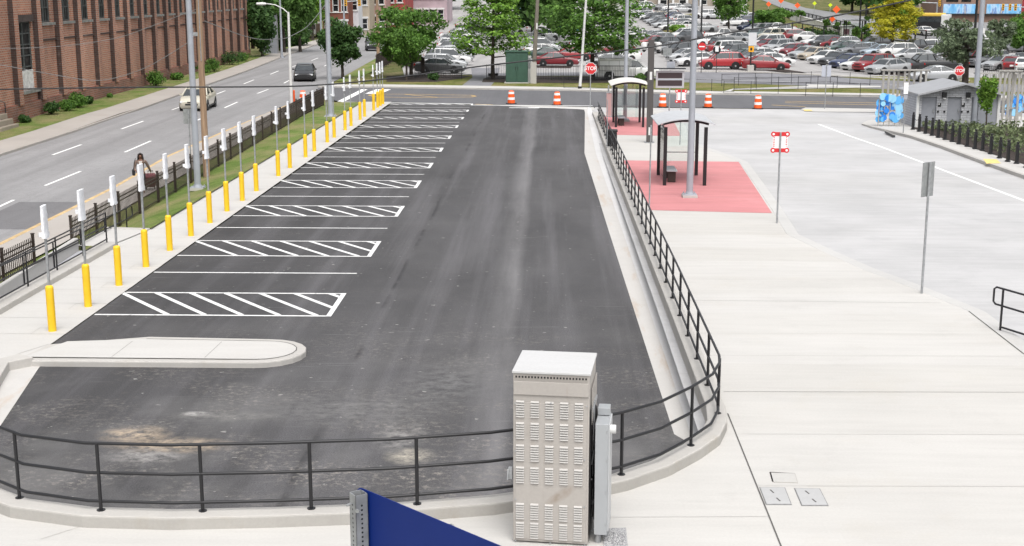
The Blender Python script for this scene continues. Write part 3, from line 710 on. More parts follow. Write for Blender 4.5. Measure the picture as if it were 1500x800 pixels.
for k in range(26):
    y = random.uniform(.1, .9); z = random.uniform(.15, 1.5)
    b.tube([(.535, y, z), (.555, y + random.uniform(-.1, .1), z + .18), (.54, y + random.uniform(-.1, .1), z + .4)], .012, 5)
w_ = b.build('wiring', BLACK, cab); w_['kind'] = 'stuff'
mbx = thing('meter_box', 'grey steel electrical box on conduit beside the beige cabinet', 'electrical box', (CABP.x + .6, CABP.y + .0, cz), R(-6.5))
GB = mat('grey_box_enamel', (.37, .385, .4), .45, .2, var=.05, scale=2)
b = MB(); b.box((.07, .28, .92), (.17, .56, 1.56)); b.build('housing', GB, mbx, bevel=.006)
b = MB(); b.box((.07, .45, 1.76), (.16, .2, .1)); b.build('top_box', GB, mbx, bevel=.006)
b = MB(); b.box((.165, .29, .93), (.02, .5, 1.5)); b.build('door', mat('light_grey_enamel', (.45, .46, .47), .4), mbx, bevel=.004)
b = MB(); b.tube([(.16, .12, 1.6), (.25, .12, 1.6)], .06, 14); b.build('meter_hub', WHITEP, mbx, smooth=40)
b = MB(); b.bar((-.07, .35, .05), (-.07, .35, 1.9), .045); b.build('strut', GALV, mbx)
b = MB(); b.bar((-.07, .12, 1.85), (-.07, .75, 1.85), .045); b.build('cross_strut', GALV, mbx)
for x, y in ((.03, .1), (.12, .3)):
    b = MB(); b.tube([(x, y, 0), (x, y, .16)], .045, 12); b.build('conduit', GALV, mbx, smooth=40)
for z in (.3, .75, 1.2, 1.6): obj_from('bolt', bm_, mbx, (.14, -.001, z))
GRAV = mat('grey_gravel', (.18, .18, .19), .9, scale=55, c2=(.5, .5, .5), lo=.4, hi=.6, bump=.8, bscale=60)
b = MB(); b.prism([P(884, 815, ZP)[:2], P(921, 812, ZP)[:2], P(917, 774, ZP)[:2], P(885, 775, ZP)[:2]], cz + .003, cz + .012); o = b.build('gravel_pad', GRAV); o['kind'] = 'structure'
random.seed(11)
ps = MB()
for k in range(420):
    x = CABP.x + random.uniform(.72, 1.02); y = CABP.y + random.uniform(-.05, .38); r = random.uniform(.008, .02); z = cz + .012
    vs = [(x - r, y, z), (x, y - r * .8, z), (x + r, y, z), (x, y + r * .9, z), (x + r * .2, y, z + r)]
    ps.add(vs, [(0, 1, 4), (1, 2, 4), (2, 3, 4), (3, 0, 4)])
g_ = ps.build('gravel', GRAV); tag(g_, 'loose grey gravel round the foot of the electrical box', 'gravel'); g_['kind'] = 'stuff'
# ================================================================ blue sign close to the camera
_q = at_depth(525, 722, 8.4); sx, sy, stp = _q.x, _q.y, _q.z - .5; _e = None
bs = thing('road_sign', 'blue sign panel on a perforated square steel post, close to the camera', 'sign', (sx, sy, .5))
ang = math.atan2(-.71, .75)
b = MB(); s_ = .036
for a in range(4):
    M = Matrix.Rotation(R(90 * a) + R(35), 3, 'Z')
    b.box(M @ Vector((0, s_ - .002, stp / 2)), (2 * s_, .004, stp), M=M)
b.build('post', GALV, bs)
hole = MB()
for k in range(70):
    for a in range(4):
        M = Matrix.Rotation(R(90 * a) + R(35), 3, 'Z'); c = M @ Vector((0, s_ + .0006, stp - .06 - k * .0254))
        vs = [c + M @ Vector((.0062 * math.cos(t * math.pi / 4), 0, .0062 * math.sin(t * math.pi / 4))) for t in range(8)]
        hole.add(vs, [tuple(range(8))])
h_ = hole.build('punched_hole', BLACK, bs, fix=False); h_['kind'] = 'stuff'
BLUE = mat('blue_sign_sheet', (.004, .022, .17), .5, spec=.25, var=.04, scale=2)
pan = MB(); L_, hh = 1.7, .95; r = .045
out = [(0, -hh), (L_, -hh)] + [(L_ - r + r * math.cos(t), -r + r * math.sin(t)) for t in (0, .4, .8, 1.2, 1.57)] + [(r + r * math.cos(t), -r + r * math.sin(t)) for t in (1.57, 2, 2.4, 2.8, 3.14)]
n = len(out)
pan.add([(x, -.002, z) for x, z in out] + [(x, .002, z) for x, z in out], [tuple(range(n)), tuple(reversed(range(n, 2 * n)))] + [(i, n + i, n + (i + 1) % n, (i + 1) % n) for i in range(n)], 0)
o = pan.build('panel', BLUE, bs, loc=(-.02, .075, stp + .01), rz=ang)
obj_from('bolt', bm_, bs, (.0, -.05, stp - .08))
bb = MB(); bb.tube([(-.06, -.03, stp - .06), (.0, .05, stp - .06)], .006, 6); bb.build('clamp_bolt', GALV, bs)
wsh = MB(); wsh.tube([(0, 0, 0), (0, -.008, 0)], .03, 14); wsh.build('washer', GALV, bs, loc=(.03 + .69 * math.cos(ang), .05 + .69 * math.sin(ang), stp - .02), rz=ang)
# ================================================================ yellow bollards with bagged signs
bd = [31.7 + 2.45 * k for k in range(10)] + [58.1, 60.7, 64.6, 67.0, 70.9, 73.2, 77.1, 79.4, 83.2, 85.2, 89.6, 91.7, 93.2, 94.6]
sl = MB(); sl._lathe([(.093, 0), (.093, 1.02), (.09, 1.05), (.075, 1.075), (.045, 1.09), (.03, 1.092)], 20, Vector((0, 0, 0)), 0); slm = sl.mesh('sleeve', [YEL])
slm.polygons.foreach_set('use_smooth', [True] * len(slm.polygons)); slm.set_sharp_from_angle(angle=R(40))
po = MB(); po.bar((0, 0, 1.06), (0, 0, 2.9), .05); pom = po.mesh('post', [GALV])
def bag_mesh(seed):
    rr = random.Random(seed); b = MB(); nz, nt_ = 10, 12
    for i in range(nz + 1):
        z = 2.22 + .74 * i / nz; ly = .165 + rr.uniform(-.006, .006); lx = .04 + rr.uniform(-.004, .008) + (.015 if i < 2 else 0)
        if i == nz: ly *= .99; lx *= .85
        for k in range(nt_):
            t = 2 * math.pi * k / nt_; c = math.cos(t); s = math.sin(t)
            b.v.append((lx * (abs(c) ** .6) * (1 if c > 0 else -1) + rr.uniform(-.006, .006), ly * (abs(s) ** .35) * (1 if s > 0 else -1), z + (rr.uniform(-.03, .01) if i == 0 else 0)))
    for i in range(nz):
        for k in range(nt_):
            b.f.append((i * nt_ + k, i * nt_ + (k + 1) % nt_, (i + 1) * nt_ + (k + 1) % nt_, (i + 1) * nt_ + k)); b.m.append(0)
    b.f.append(tuple(nz * nt_ + k for k in range(nt_))); b.m.append(0); b.f.append(tuple(reversed(range(nt_)))); b.m.append(0)
    # knotted corner of the bag
    sgn = rr.choice((-1, 1)); zz = 2.26 + rr.uniform(0, .25)
    b.box((-.07, -.1 * sgn, zz), (.09, .08, .09), .5)
    me = b.mesh('sign_bag', [BAG]); me.polygons.foreach_set('use_smooth', [True] * len(me.polygons)); me.set_sharp_from_angle(angle=R(50)); return me
bags = [bag_mesh(k) for k in range(5)]
fp = MB(); fp.box((0, 0, .003), (.62, .5, .006)); fpm = fp.mesh('patch', [WALK])
ORD = ['nearest', 'second', 'third', 'fourth', 'fifth', 'sixth', 'seventh', 'eighth', 'ninth', 'tenth', 'eleventh', 'twelfth', 'thirteenth', 'fourteenth', 'fifteenth', 'sixteenth', 'seventeenth', 'eighteenth', 'nineteenth', 'twentieth', 'twenty-first', 'twenty-second', 'twenty-third', 'twenty-fourth', 'twenty-fifth']
for k, d in enumerate(bd):
    what = 'farthest' if k == len(bd) - 1 else ORD[k]
    q = P(805 - 11.68 * 1976 / d, 15844 / d - 15, ZW); x, d, z = q.x, q.y, q.z
    t = thing('sign_bollard', f'{what} yellow bollard from the traffic island, carrying a post with a white bagged sign', 'bollard', (x, d, z), R(random.uniform(-4, 4)), 'yellow bollards with bagged signs')
    obj_from('sleeve', slm, t); obj_from('post', pom, t); obj_from('sign_bag', bags[k % 5], t)
    mbq = MB(); 
    for a, b2 in (((-.4, -.3), (.4, -.3)), ((-.4, .3), (.4, .3)), ((-.4, -.3), (-.4, .3)), ((.4, -.3), (.4, .3))): line_quad(mbq, (x + a[0], d + a[1]), (x + b2[0], d + b2[1]), .008, ZW, .0046)
    if k < 5: q = mbq.build('footing_joint', JOINTL, fix=False); q['kind'] = 'structure'
# ================================================================ bronze picket fence
def picket_panel(x0, y0, x1, y1, z0, z1, n):
    b = MB()
    for h in (.16, .95, 1.09): b.bar((x0, y0, z0 + h), (x1, y1, z1 + h), .03, .035)
    for k in range(n):
        t = (k + .5) / n; x = x0 + (x1 - x0) * t; y = y0 + (y1 - y0) * t; z = z0 + (z1 - z0) * t
        b.bar((x, y, z + .06), (x, y, z + 1.22), .021)
    return b
def picket_fence(ys, label):
    t = thing('picket_fence', label, 'fence', (fx(ys[0]), ys[0], ZS(0, ys[0]) + .1))
    for i, y in enumerate(ys):
        x = fx(y); z = ZS(0, y) + .02
        b = MB(); b.bar((x, y, z - .1), (x, y, z + 1.3), .075); b.box((x, y, z + 1.31), (.095, .095, .03)); o = b.build('post', BROWN, t); o.matrix_parent_inverse = Matrix.Translation(-t.location)
        if i + 1 < len(ys):
            y2 = ys[i + 1]; x2 = fx(y2); o = picket_panel(x, y, x2, y2, z, ZS(0, y2) + .02, int((y2 - y) / .13)).build('panel', BROWN, t); o.matrix_parent_inverse = Matrix.Translation(-t.location)
picket_fence([26.1, 28.5, 30.9, 33.3, 35.7, 38.1, 40.4], 'short bronze picket fence run left of the ramp opening')
picket_fence([43.6 + 2.42 * k for k in range(21)], 'long bronze picket fence between the grass bank and the street pavement')
# ================================================================ ramp railings
def sloped_rail(name, label, a, b, z_a, z_b, hs, nposts, loop=0, mat_=BLACK, r=.022, base=None):
    """railing from a to b; z_* = foot level"""
    t = thing(name, label, 'railing', (a[0], a[1], z_a))
    A = Vector((0, 0, 0)); B = Vector((b[0] - a[0], b[1] - a[1], z_b - z_a)); d = (B - A).normalized()
    for i, h in enumerate(hs):
        p = [A + Vector((0, 0, h)), B + Vector((0, 0, h))]
        if loop and i == 0: p += [B + Vector((0, 0, h)) + d * (loop - .06), B + d * loop + Vector((0, 0, h - .06)), B + d * loop + Vector((0, 0, hs[1] + .06)), B + Vector((0, 0, hs[1])) + d * (loop - .06), B + Vector((0, 0, hs[1]))]
        MB().tube(p, r, 8).build('rail', mat_, t, smooth=50)
    for k in range(nposts):
        f = (k + .02) / (nposts - 1 + .04) if nposts > 1 else .5; q = A + (B - A) * f
        MB().tube([q, q + Vector((0, 0, hs[0]))], r * 1.1, 8).build('post', mat_, t, smooth=50)
    return t
sloped_rail('ramp_railing', 'black three-rail railing on the kerb nearest the yellow bollards', (-13.72, 27), (-13.62, 41.5), ZW(0, 27) + .15, ZW(0, 41.5) + .15, (.92, .52, .1), 8)
sloped_rail('ramp_handrail', 'black ramp handrail with a looped end beside the picket fence', (-14.5, 28), (-14.5, 46.2), -.1, -.42, (.88, .5), 9, loop=.6)
# ================================================================ big poles
def light_pole(label, base, r0, r1, height, zf_=None, extra=None, group='tall grey steel light poles', block=.55):
    t = thing('light_pole', label, 'pole', base, 0, group)
    MB().tube([(0, 0, .1), (0, 0, height)], [r0, r1], 16).build('shaft', GREYP, t, smooth=40)
    b = MB(); b.box((0, 0, .115), (r0 * 4, r0 * 4, .03)); b.tube([(0, 0, .13), (0, 0, .22)], [r0 * 1.25, r0 * 1.1], 16)
    for sx_ in (-1, 1):
        for sy_ in (-1, 1): b.tube([(sx_ * r0 * 1.6, sy_ * r0 * 1.6, .1), (sx_ * r0 * 1.6, sy_ * r0 * 1.6, .19)], .018, 6)
    b.build('base_plate', GREYP, t)
    b = MB(); b.box((0, 0, .04), (block, block, .12)); b.build('footing', KERB, t, bevel=.015)
    b = MB(); b.box((0, -.3, height), (.3, .75, .1)); b.build('lamp_head', GREYP, t, bevel=.02)
    return t
light_pole('tall grey light pole standing in the grass beside the near bagged signs', P(290, 278, lambda x, y: ZG(x, y)), .135, .1, 11.5)
light_pole('tall grey light pole at the far end of the grass bank, behind the bollards', P(484, 172, Z0), .16, .13, 11.5, block=.7)
light_pole('tall grey light pole standing on the near red pad by the shelter', P(1010, 289, ZP), .125, .09, 11.5)
light_pole('tall grey light pole behind the far bus shelter', P(915.5, 178, ZP), .12, .1, 11.5)
lp = light_pole('tall grey light pole in front of the grey restroom building', P(1426, 187, ZIs), .16, .12, 11.5)
b = MB(); b.tube([(.12, 0, 5.35), (.3, -.05, 5.1)], .05, 8); b.box((.33, -.06, 5.02), (.2, .2, .06)); b.box((.12, 0, 5.45), (.2, .2, .28)); b.build('camera', WHITEP, lp)
# wooden utility pole by the street, with two clamps
up = thing('utility_pole', 'brown wooden utility pole at the street fence with cables', 'utility pole', P(303, 262, ZS))
MB().tube([(0, 0, 0), (0, 0, 5), (.05, 0, 11)], [.15, .14, .11], 12).build('shaft', WOOD, up, smooth=40)
b = MB(); b.box((-.2, -.05, 6.35), (.35, .12, .16)); b.tube([(-.35, -.05, 6.2), (-.3, -.05, 6.6)], .06, 8); b.build('cable_clamp', GALV, up)
b = MB(); b.tube([(.05, -.16, 5.2), (.05, -.16, 10.5)], .02, 6); b.build('ground_wire', GALV, up)
# cobra-head street lamp
sl_b = P(427, 152, ZS); slm_ = thing('street_lamp', 'pale street lamp with a curved arm and cobra head over the street', 'street lamp', sl_b)
hh = 6.3
MB().tube([(0, 0, 0), (0, 0, hh)], [.11, .075], 14).build('shaft', WHITEP, slm_, smooth=40)
MB().tube([(0, 0, hh - .1), (-.35, 0, hh + .22), (-.9, 0, hh + .48), (-1.5, 0, hh + .56)], .035, 8).build('arm', WHITEP, slm_, smooth=50)
b = MB(); b._lathe([(.02, -.36), (.1, -.32), (.13, -.1), (.14, .1), (.1, .3), (.03, .36)], 14, Vector((0, 0, 0)), 0); b.xf(Matrix.Diagonal((.75, 1, 1)).to_4x4()); b.xf(Matrix.Rotation(R(90), 4, 'Y'))
b.build('lamp_head', WHITEP, slm_, smooth=50, loc=(-1.85, 0, hh + .55))
# ================================================================ signs
def sign_back(label, base, w, h, top, rz=0, m=ALU, tilt=0, lean=0, post_r=.03, face=None):
    t = thing('sign_post', label, 'sign', base, rz)
    b = MB(); b.tube([(0, 0, 0), (0, 0, top)], post_r, 8); b.build('post', GALV, t, smooth=40)
    b = MB(); b.box((0, -post_r - .006 if face else post_r + .006, top - h / 2), (w, .008, h)); b.build('panel', m, t)
    if lean: t.rotation_euler.y = lean
    return t
sign_back('grey back of a street sign on a thin post beside the wooden utility pole', P(281, 262, ZS), .5, .66, 3.1)
sign_back('grey sign back seen edge-on, on a slim post at the plaza edge', P(1350, 430, ZP), .46, .84, 3.25, R(38))
sign_back('pale sign back on a thin post beyond the bus lane', P(1208, 160), .62, .75, 2.9, m=mat('pale_sign_back', (.42, .44, .5), .5))
sp = sign_back('narrow white two-plate sign in front of the grey restroom wall', P(1323, 195, ZIs), .24, .62, 2.75, m=SIGNWHITE, face=1)
MB().box((0, -.04, 1.95), (.2, .008, .24)).build('lower_panel', GREYP, sp)
def stop_text(s, size, m, name='lettering', parent=None, loc=(0, 0, 0), rx=90, rz=0, ext=.002):
    c = bpy.data.curves.new('t', 'FONT'); c.body = s; c.size = size; c.align_x = 'CENTER'; c.align_y = 'CENTER'; c.extrude = ext; c.offset = size * .022
    o = bpy.data.objects.new('t', c); col.objects.link(o)
    dg = bpy.context.evaluated_depsgraph_get(); me = bpy.data.meshes.new_from_object(o.evaluated_get(dg)); bpy.data.objects.remove(o)
    me.materials.clear(); me.materials.append(m)
    q = obj_from(name, me, parent, loc); q.rotation_euler = (R(rx), 0, rz); return q
def octagon(r, y0, y1):
    b = MB(); vs = [(r * math.cos(R(22.5 + 45 * k)), y, r * math.sin(R(22.5 + 45 * k))) for y in (y0, y1) for k in range(8)]
    b.add(vs, [tuple(range(8)), tuple(reversed(range(8, 16)))] + [(k, 8 + k, 8 + (k + 1) % 8, (k + 1) % 8) for k in range(8)]); return b
def stop_sign(label, base, top, r=.38):
    t = thing('stop_sign', label, 'stop sign', base, 0, 'stop signs')
    MB().bar((0, 0, 0), (0, 0, top), .06).build('post', GALV, t)
    octagon(r, -.045, -.04).build('border', SIGNWHITE, t, loc=(0, 0, top - r))
    octagon(r * .93, -.05, -.046).build('face', SIGNRED, t, loc=(0, 0, top - r))
    stop_text('STOP', r * .8, SIGNWHITE, 'lettering', t, (0, -.053, top - r)); return t
stop_sign('red stop sign facing us in front of the tree, at the lot exit', P(864.5, 158), 3.05, .42)
stop_sign('red stop sign half hidden behind the restroom roof', P(1402, 150), 2.6, .38)
def bus_sign(label, base, top, w=.52, h=.64, rz=0):
    t = thing('bus_stop_sign', label, 'bus stop sign', base, rz, 'red and white bus bay signs')
    MB().tube([(0, 0, 0), (0, 0, top)], .03, 8).build('post', GALV, t, smooth=40)
    MB().box((0, .035, top - h / 2), (w * .9, .006, h)).build('panel', SIGNWHITE, t)
    for s in (0, 1):
        z = top - .06 if s == 0 else top - h + .06
        b = MB(); b.box((0, .034, z), (w, .012, .13)); 
        for sx_ in (-1, 1): b.tube([(sx_ * w * .42, .026, z), (sx_ * w * .42, .041, z)], .085, 12)
        b.build('red_band', SIGNRED, t)
        for sx_ in (-1, 1): MB().tube([(sx_ * w * .42, .024, z), (sx_ * w * .42, .02, z)], .04, 8).build('emblem', SIGNWHITE, t)
    rr = random.Random(5)
    for sx_ in (-1, 1):
        b = MB()
        for k in range(6): b.box((sx_ * w * .38, .0295, top - .17 - k * .055), (.05 * rr.uniform(.4, 1), .004, .026))
        q = b.build('red_print', SIGNRED, t); q['kind'] = 'stuff'
    return t
bus_sign('red and white bus bay sign on a grey post beside the near red pad', P(1138, 327, ZP), 2.95)
bus_sign('red and white bus bay sign on a post beyond the near shelter roof', P(996, 212, ZP), 2.75)
bus_sign('red and white sign at the far edge of the far red pad', P(984, 178, ZP), 1.0) if 0 else None
for (x, y, top, r, lb) in [(896, 172, 2.95, .03, 'thin bare steel post right of the stop sign'), (891, 166, 1.8, .05, 'short pale post in front of the ticket panel'), (951, 309, 2.95, .025, 'tall thin bare post beside the railing at the red pad'), (889, 222, 2.5, .02, 'thin bare post beside the black litter bin')]:
    t = thing('bare_post', lb, 'post', P(x, y, ZP)); MB().tube([(0, 0, 0), (0, 0, top)], r, 8).build('shaft', GALV, t, smooth=40); MB().box((0, 0, .01), (r * 5, r * 5, .02)).build('base_plate', GALV, t)
# ================================================================ bus shelters
FRIT = mat('shelter_roof_panel', (.5, .51, .53), .35, .1, var=.08, scale=3)
ROOF2 = mat('shelter_roof_cream', (.66, .65, .61), .4)
def shelter(label, base, roofm, rz=0):
    """base = middle of the front (near) edge"""
    t = thing('bus_shelter', label, 'bus shelter', base, rz, 'bus shelters'); W, D, Hh = 1.56, 3.0, 2.28
    for x in (-W / 2, W / 2):
        for y in (0, D): MB().bar((x, y, 0), (x, y, Hh), .13, .13).build('post', BLACK, t)
    def arch(x): return Hh + .13 + .19 * (1 - (x / 1.05) ** 2)
    for y in (0, D):
        b = MB(); xs_ = [-W / 2 - .1 + (W + .2) * k / 12 for k in range(13)]
        b.tube([(x, y, arch(x) - .07) for x in xs_], .05, 6); b.build('arch_beam', BLACK, t)
    b = MB(); xs_ = [-1.12 + 2.24 * k / 16 for k in range(17)]; vs = []
    for x in xs_:
        for y in (-.35, D + .35):
            for dz in (0, .035): vs.append((x, y, arch(x) + dz))
    fs = []
    for k in range(16):
        a = k * 4; e = a + 4
        fs += [(a + 1, e + 1, e + 3, a + 3), (a, a + 2, e + 2, e), (a, e, e + 1, a + 1), (a + 2, a + 3, e + 3, e + 2)]
    fs += [(0, 1, 3, 2), (64, 66, 67, 65)]
    b.add(vs, fs); b.build('roof', roofm, t, smooth=30)
    for nm, q in (('side_glass', ((-W / 2, .1), (-W / 2, D - .1))), ('back_glass', ((-W / 2 + .1, D), (W / 2 - .1, D)))):
        (x0, y0), (x1, y1) = q; b = MB(); b.bar((x0, y0, 1.18), (x1, y1, 1.18), .012, 1.95); b.build(nm, GLASS, t)
    for z in (.95,): MB().bar((-W / 2, D, z), (W / 2, D, z), .035).build('glazing_bar', GALV, t)
    b = MB(); b.box((-W / 2 + .05, 1.9, 1.55), (.06, .55, 1.25)); b.build('map_case', mat('map_case_grey', (.2, .21, .22), .4), t)
    return t
s1 = P(1002.5, 271.8, ZP); s2 = P(922, 186.5, ZP)
shelter('near bus shelter with curved grey roof and glass sides on the red pad', s1, FRIT)
shelter('far bus shelter with curved cream roof on the smaller red pad', s2, ROOF2)
BENCHW = mat('bench_grey_seat', (.42, .44, .47), .4)
for s, lb in ((s1, 'grey bench with dark end legs inside the near bus shelter'), (s2, 'grey bench with dark end legs inside the far bus shelter')):
    t = thing('bench', lb, 'bench', (s.x - .42, s.y + 1.5, s.z), 0, 'shelter benches')
    MB().box((0, 0, .46), (.42, 1.5, .05)).build('seat', BENCHW, t, bevel=.01)
    for y in (-.6, .6): MB().box((0, y, .22), (.32, .1, .43)).build('leg', BROWN, t, bevel=.01)
# litter bin
t = thing('litter_bin', 'black square litter bin behind the railing near the far pad', 'litter bin', P(896, 219, ZP))
b = MB(); b.prism([(-.24, -.24), (.24, -.24), (.24, .24), (-.24, .24)], 0, .86); b.build('body', BLACK, t, bevel=.02)
b = MB(); b.box((0, 0, .92), (.54, .54, .1)); b.build('lid', BLACK, t, bevel=.02)
# camera column
t = thing('camera_column', 'tall dark square column with two white cameras between the shelters', 'column', P(951, 209, ZP))
MB().bar((0, 0, 0), (0, 0, 5.2), .3, .3).build('shaft', mat('dark_brown_steel', (.075, .068, .066), .5), t)
MB().box((0, -.0, .02), (.5, .5, .04)).build('base_plate', GALV, t)
for sx_ in (-1, 1):
    b = MB(); b.bar((0, 0, 5.05), (sx_ * .36, 0, 5.05), .06); b._lathe([(.05, 0), (.14, .05), (.17, .2), (.16, .34), (.06, .4)], 12, Vector((sx_ * .36, 0, 4.68)), 0); b.build('camera', WHITEP, t)
    b = MB(); b._lathe([(.02, -.08), (.08, -.04), (.1, .02)], 10, Vector((sx_ * .36, 0, 4.66)), 0); b.build('camera_lens', BLACK, t)
for z in (3.4, .6): MB().box((0, -.155, z), (.12, .012, .4)).build('access_plate', WHITEP, t)
# information sign
t = thing('information_sign', 'roofed information display with two brown panels on a thin post', 'information sign', P(980, 172, ZP))
MB().tube([(0, 0, 0), (0, 0, 2.9)], .04, 8).build('post', GALV, t)
MB().box((0, 0, 2.35), (1.75, .12, 1.06)).build('frame', mat('sign_frame_grey', (.42, .42, .44), .5), t, bevel=.01)
for z in (2.6, 2.13): MB().box((0, -.066, z), (1.5, .012, .34)).build('display', mat('display_brown', (.045, .03, .033), .3), t)
MB().box((0, 0, 2.36), (1.5, .128, .05)).build('divider', mat('pale_blue_strip', (.4, .46, .5), .5), t)
MB().box((-.1, 0, 3.02), (2.1, .5, .06)).build('roof', BLACK, t)
MB().box((.05, .1, 3.25), (.5, .1, .38)).build('rear_box', GREYP, t)
# pink ticket panel
t = thing('ticket_panel', 'pale pink glazed panel beside the far bus shelter', 'panel', P(894, 171, ZP))
MB().box((0, 0, .75), (.5, .2, 1.45)).build('body', mat('pale_pink_panel', (.5, .33, .32), .4), t, bevel=.01)
MB().box((0, 0, .02), (.75, .4, .04)).build('base', GALV, t)
MB().box((0, 0, 1.5), (.56, .25, .05)).build('cap', GALV, t)
# railing at right edge
t = thing('stair_railing', 'black tube railing with a looped end at the right edge of the plaza', 'railing', P(1465, 484, ZP))
b0 = t.location.copy(); e0 = P(1700, 560, ZP) - b0; dd = e0.normalized()
for i, h in enumerate((.93, .55, .08)):
    p = [dd * -.0 + Vector((0, 0, h)), dd * 6 + Vector((0, 0, h))]
    if i == 0: p = [Vector((0, 0, .55)) , dd * -.2 + Vector((0, 0, .55)), dd * -.27 + Vector((0, 0, .6)), dd * -.27 + Vector((0, 0, .88)), dd * -.2 + Vector((0, 0, .93)), dd * 6 + Vector((0, 0, .93))]
    MB().tube(p, .023, 8).build('rail', BLACK, t, smooth=50)
for k in range(4): MB().tube([dd * 1.6 * k, dd * 1.6 * k + Vector((0, 0, .93))], .026, 8).build('post', BLACK, t, smooth=50)
# ================================================================ traffic barrels
bp_ = [(.29, .04), (.285, .28), (.27, .29), (.265, .5), (.25, .51), (.245, .72), (.23, .73), (.22, .93), (.19, .97), (.1, 1.0)]
def barrel_meshes():
    body = MB(); segs = [(.04, .28, 0), (.28, .5, 1), (.5, .72, 0), (.72, .93, 1)]
    full = MB(); full._lathe(bp_, 18, Vector((0, 0, 0)), 0); bodym = full.mesh('barrel_body', [ORANGE])
    st = MB(); st._lathe([(.281, .31), (.275, .49)], 18, Vector((0, 0, 0)), 0); s1_ = st.mesh('white_stripe', [SIGNWHITE])
    st = MB(); st._lathe([(.261, .53), (.252, .71)], 18, Vector((0, 0, 0)), 0)
    s2_ = MB()._lathe([(.238, .745), (.228, .91)], 18, Vector((0, 0, 0)), 0).mesh('white_stripe', [SIGNWHITE])
    ba = MB(); ba._lathe([(.42, 0), (.42, .05), (.3, .06)], 18, Vector((0, 0, 0)), 0); bam = ba.mesh('rubber_base', [RUBBER])
    return bodym, s1_, s2_, bam
BM = barrel_meshes()
for (x, y, zf_, lb) in [(749, 152, Z0, 'orange and white barrel left of the pair at the lot exit'), (816, 154, Z0, 'orange and white barrel right of the pair at the lot exit'), (970.5, 157, Z0, 'orange and white barrel beside the dark camera column'), (1037, 157.5, Z0, 'orange and white barrel right of the grey pole near the cross street'),
                        (1110, 159.5, Z0, 'orange and white barrel farthest right along the cross street'), (444, 152, ZS, 'orange and white barrel behind the fence beside the street lamp')]:
    t = thing('traffic_barrel', lb, 'traffic barrel', P(x, y, zf_), random.random(), 'orange and white traffic barrels')
    obj_from('body', BM[0], t); obj_from('white_stripe', BM[1], t); obj_from('white_stripe', BM[2], t); obj_from('rubber_base', BM[3], t); t.scale = (.9, .9, .92)
t = thing('delineator_post', 'slim orange post at the foot of the street lamp', 'marker post', P(431, 151, ZS)); MB().tube([(0, 0, .05), (0, 0, .9)], .07, 12).build('tube', ORANGE, t, smooth=40); MB()._lathe([(.2, 0), (.2, .05), (.08, .06)], 12, Vector((0, 0, 0)), 0).build('base', RUBBER, t)
# ================================================================ cables
def cable(label, pts, r, m, n=8):
    q = [Vector(p) for p in pts]; out = []
    for i in range(len(q) - 1):               # Catmull-Rom
        p0 = q[max(i - 1, 0)]; p1 = q[i]; p2 = q[i + 1]; p3 = q[min(i + 2, len(q) - 1)]
        for k in range(n):
            t = k / n; out.append(.5 * ((2 * p1) + (p2 - p0) * t + (2 * p0 - 5 * p1 + 4 * p2 - p3) * t * t + (3 * p1 - p0 - 3 * p2 + p3) * t ** 3))
    out.append(q[-1]); o = MB().tube(out, r, 6).build('overhead_cable', m, smooth=60); return tag(o, label, 'cable', 'overhead cables')
cable('thick black cable sagging across the whole view and rising to the right', [at_depth(x, y, 24) for x, y in [(-200, 136), (0, 131), (200, 128), (330, 127.5), (440, 126), (520, 120.5), (600, 111), (700, 97.5), (820, 84), (960, 68), (1060, 49.5), (1200, 27.5), (1330, 1), (1500, -40)]], 0.0135, CABLE)
upl = up.location
cable('thin cable from the wooden pole sagging left past the brick wall', [at_depth(x, y, upl.y) for x, y in [(296, 46), (270, 66), (222, 95), (190, 108), (165, 115), (140, 118), (110, 115), (60, 106), (0, 95), (-80, 80)]], .014, CABLEG)
cable('thin cable from the wooden pole sagging right past the street lamp', [at_depth(x, y, upl.y + (x - 300) * .2) for x, y in [(300, 31), (328, 42), (352, 51), (380, 57.5), (412, 57), (428, 52), (452, 37), (476, 7), (484, -8)]], .02, CABLEG)
cable('thin upper cable running left from the wooden pole in front of windows', [at_depth(x, y, upl.y) for x, y in [(297, 10), (215, 41), (170, 56), (107, 66), (50, 70), (0, 71), (-80, 70)]], .012, CABLEG)
# ================================================================ cars
CARGL = mat('car_glass', (.035, .042, .046), .06, var=.3, scale=1.2, spec=.5); G(CARGL).b.inputs['IOR'].default_value = 1.9
TYRE = mat('tyre_rubber', (.016, .016, .017), .85)
RIM = mat('alloy_rim', (.45, .46, .47), .3, .7)
HEADL = mat('headlamp_lens', (.7, .72, .74), .12, spec=.8)
TAILL = mat('tail_lamp_red', (.4, .012, .012), .2)
TRIM = mat('black_car_trim', (.014, .014, .015), .5)
PLATE = mat('number_plate', (.7, .7, .7), .5)
COLS = {'white': (.64, .64, .635), 'silver': (.42, .43, .44), 'light grey': (.32, .33, .34), 'dark grey': (.075, .077, .082), 'grey': (.17, .175, .185), 'black': (.012, .012, .014), 'red': (.26, .014, .02), 'bright red': (.36, .016, .022),
        'dark red': (.19, .012, .02), 'navy': (.02, .032, .09), 'beige': (.42, .36, .28), 'cream': (.55, .52, .43), 'pale blue': (.36, .43, .5), 'teal': (.02, .2, .3), 'dark green': (.02, .05, .042), 'green grey': (.12, .17, .17)}
def paint(c): return mat('car_paint_' + c.replace(' ', '_'), COLS[c], .32, .25 if c in ('silver', 'grey', 'dark grey', 'light grey', 'pale blue') else .0, coat=.7, spec=.5)
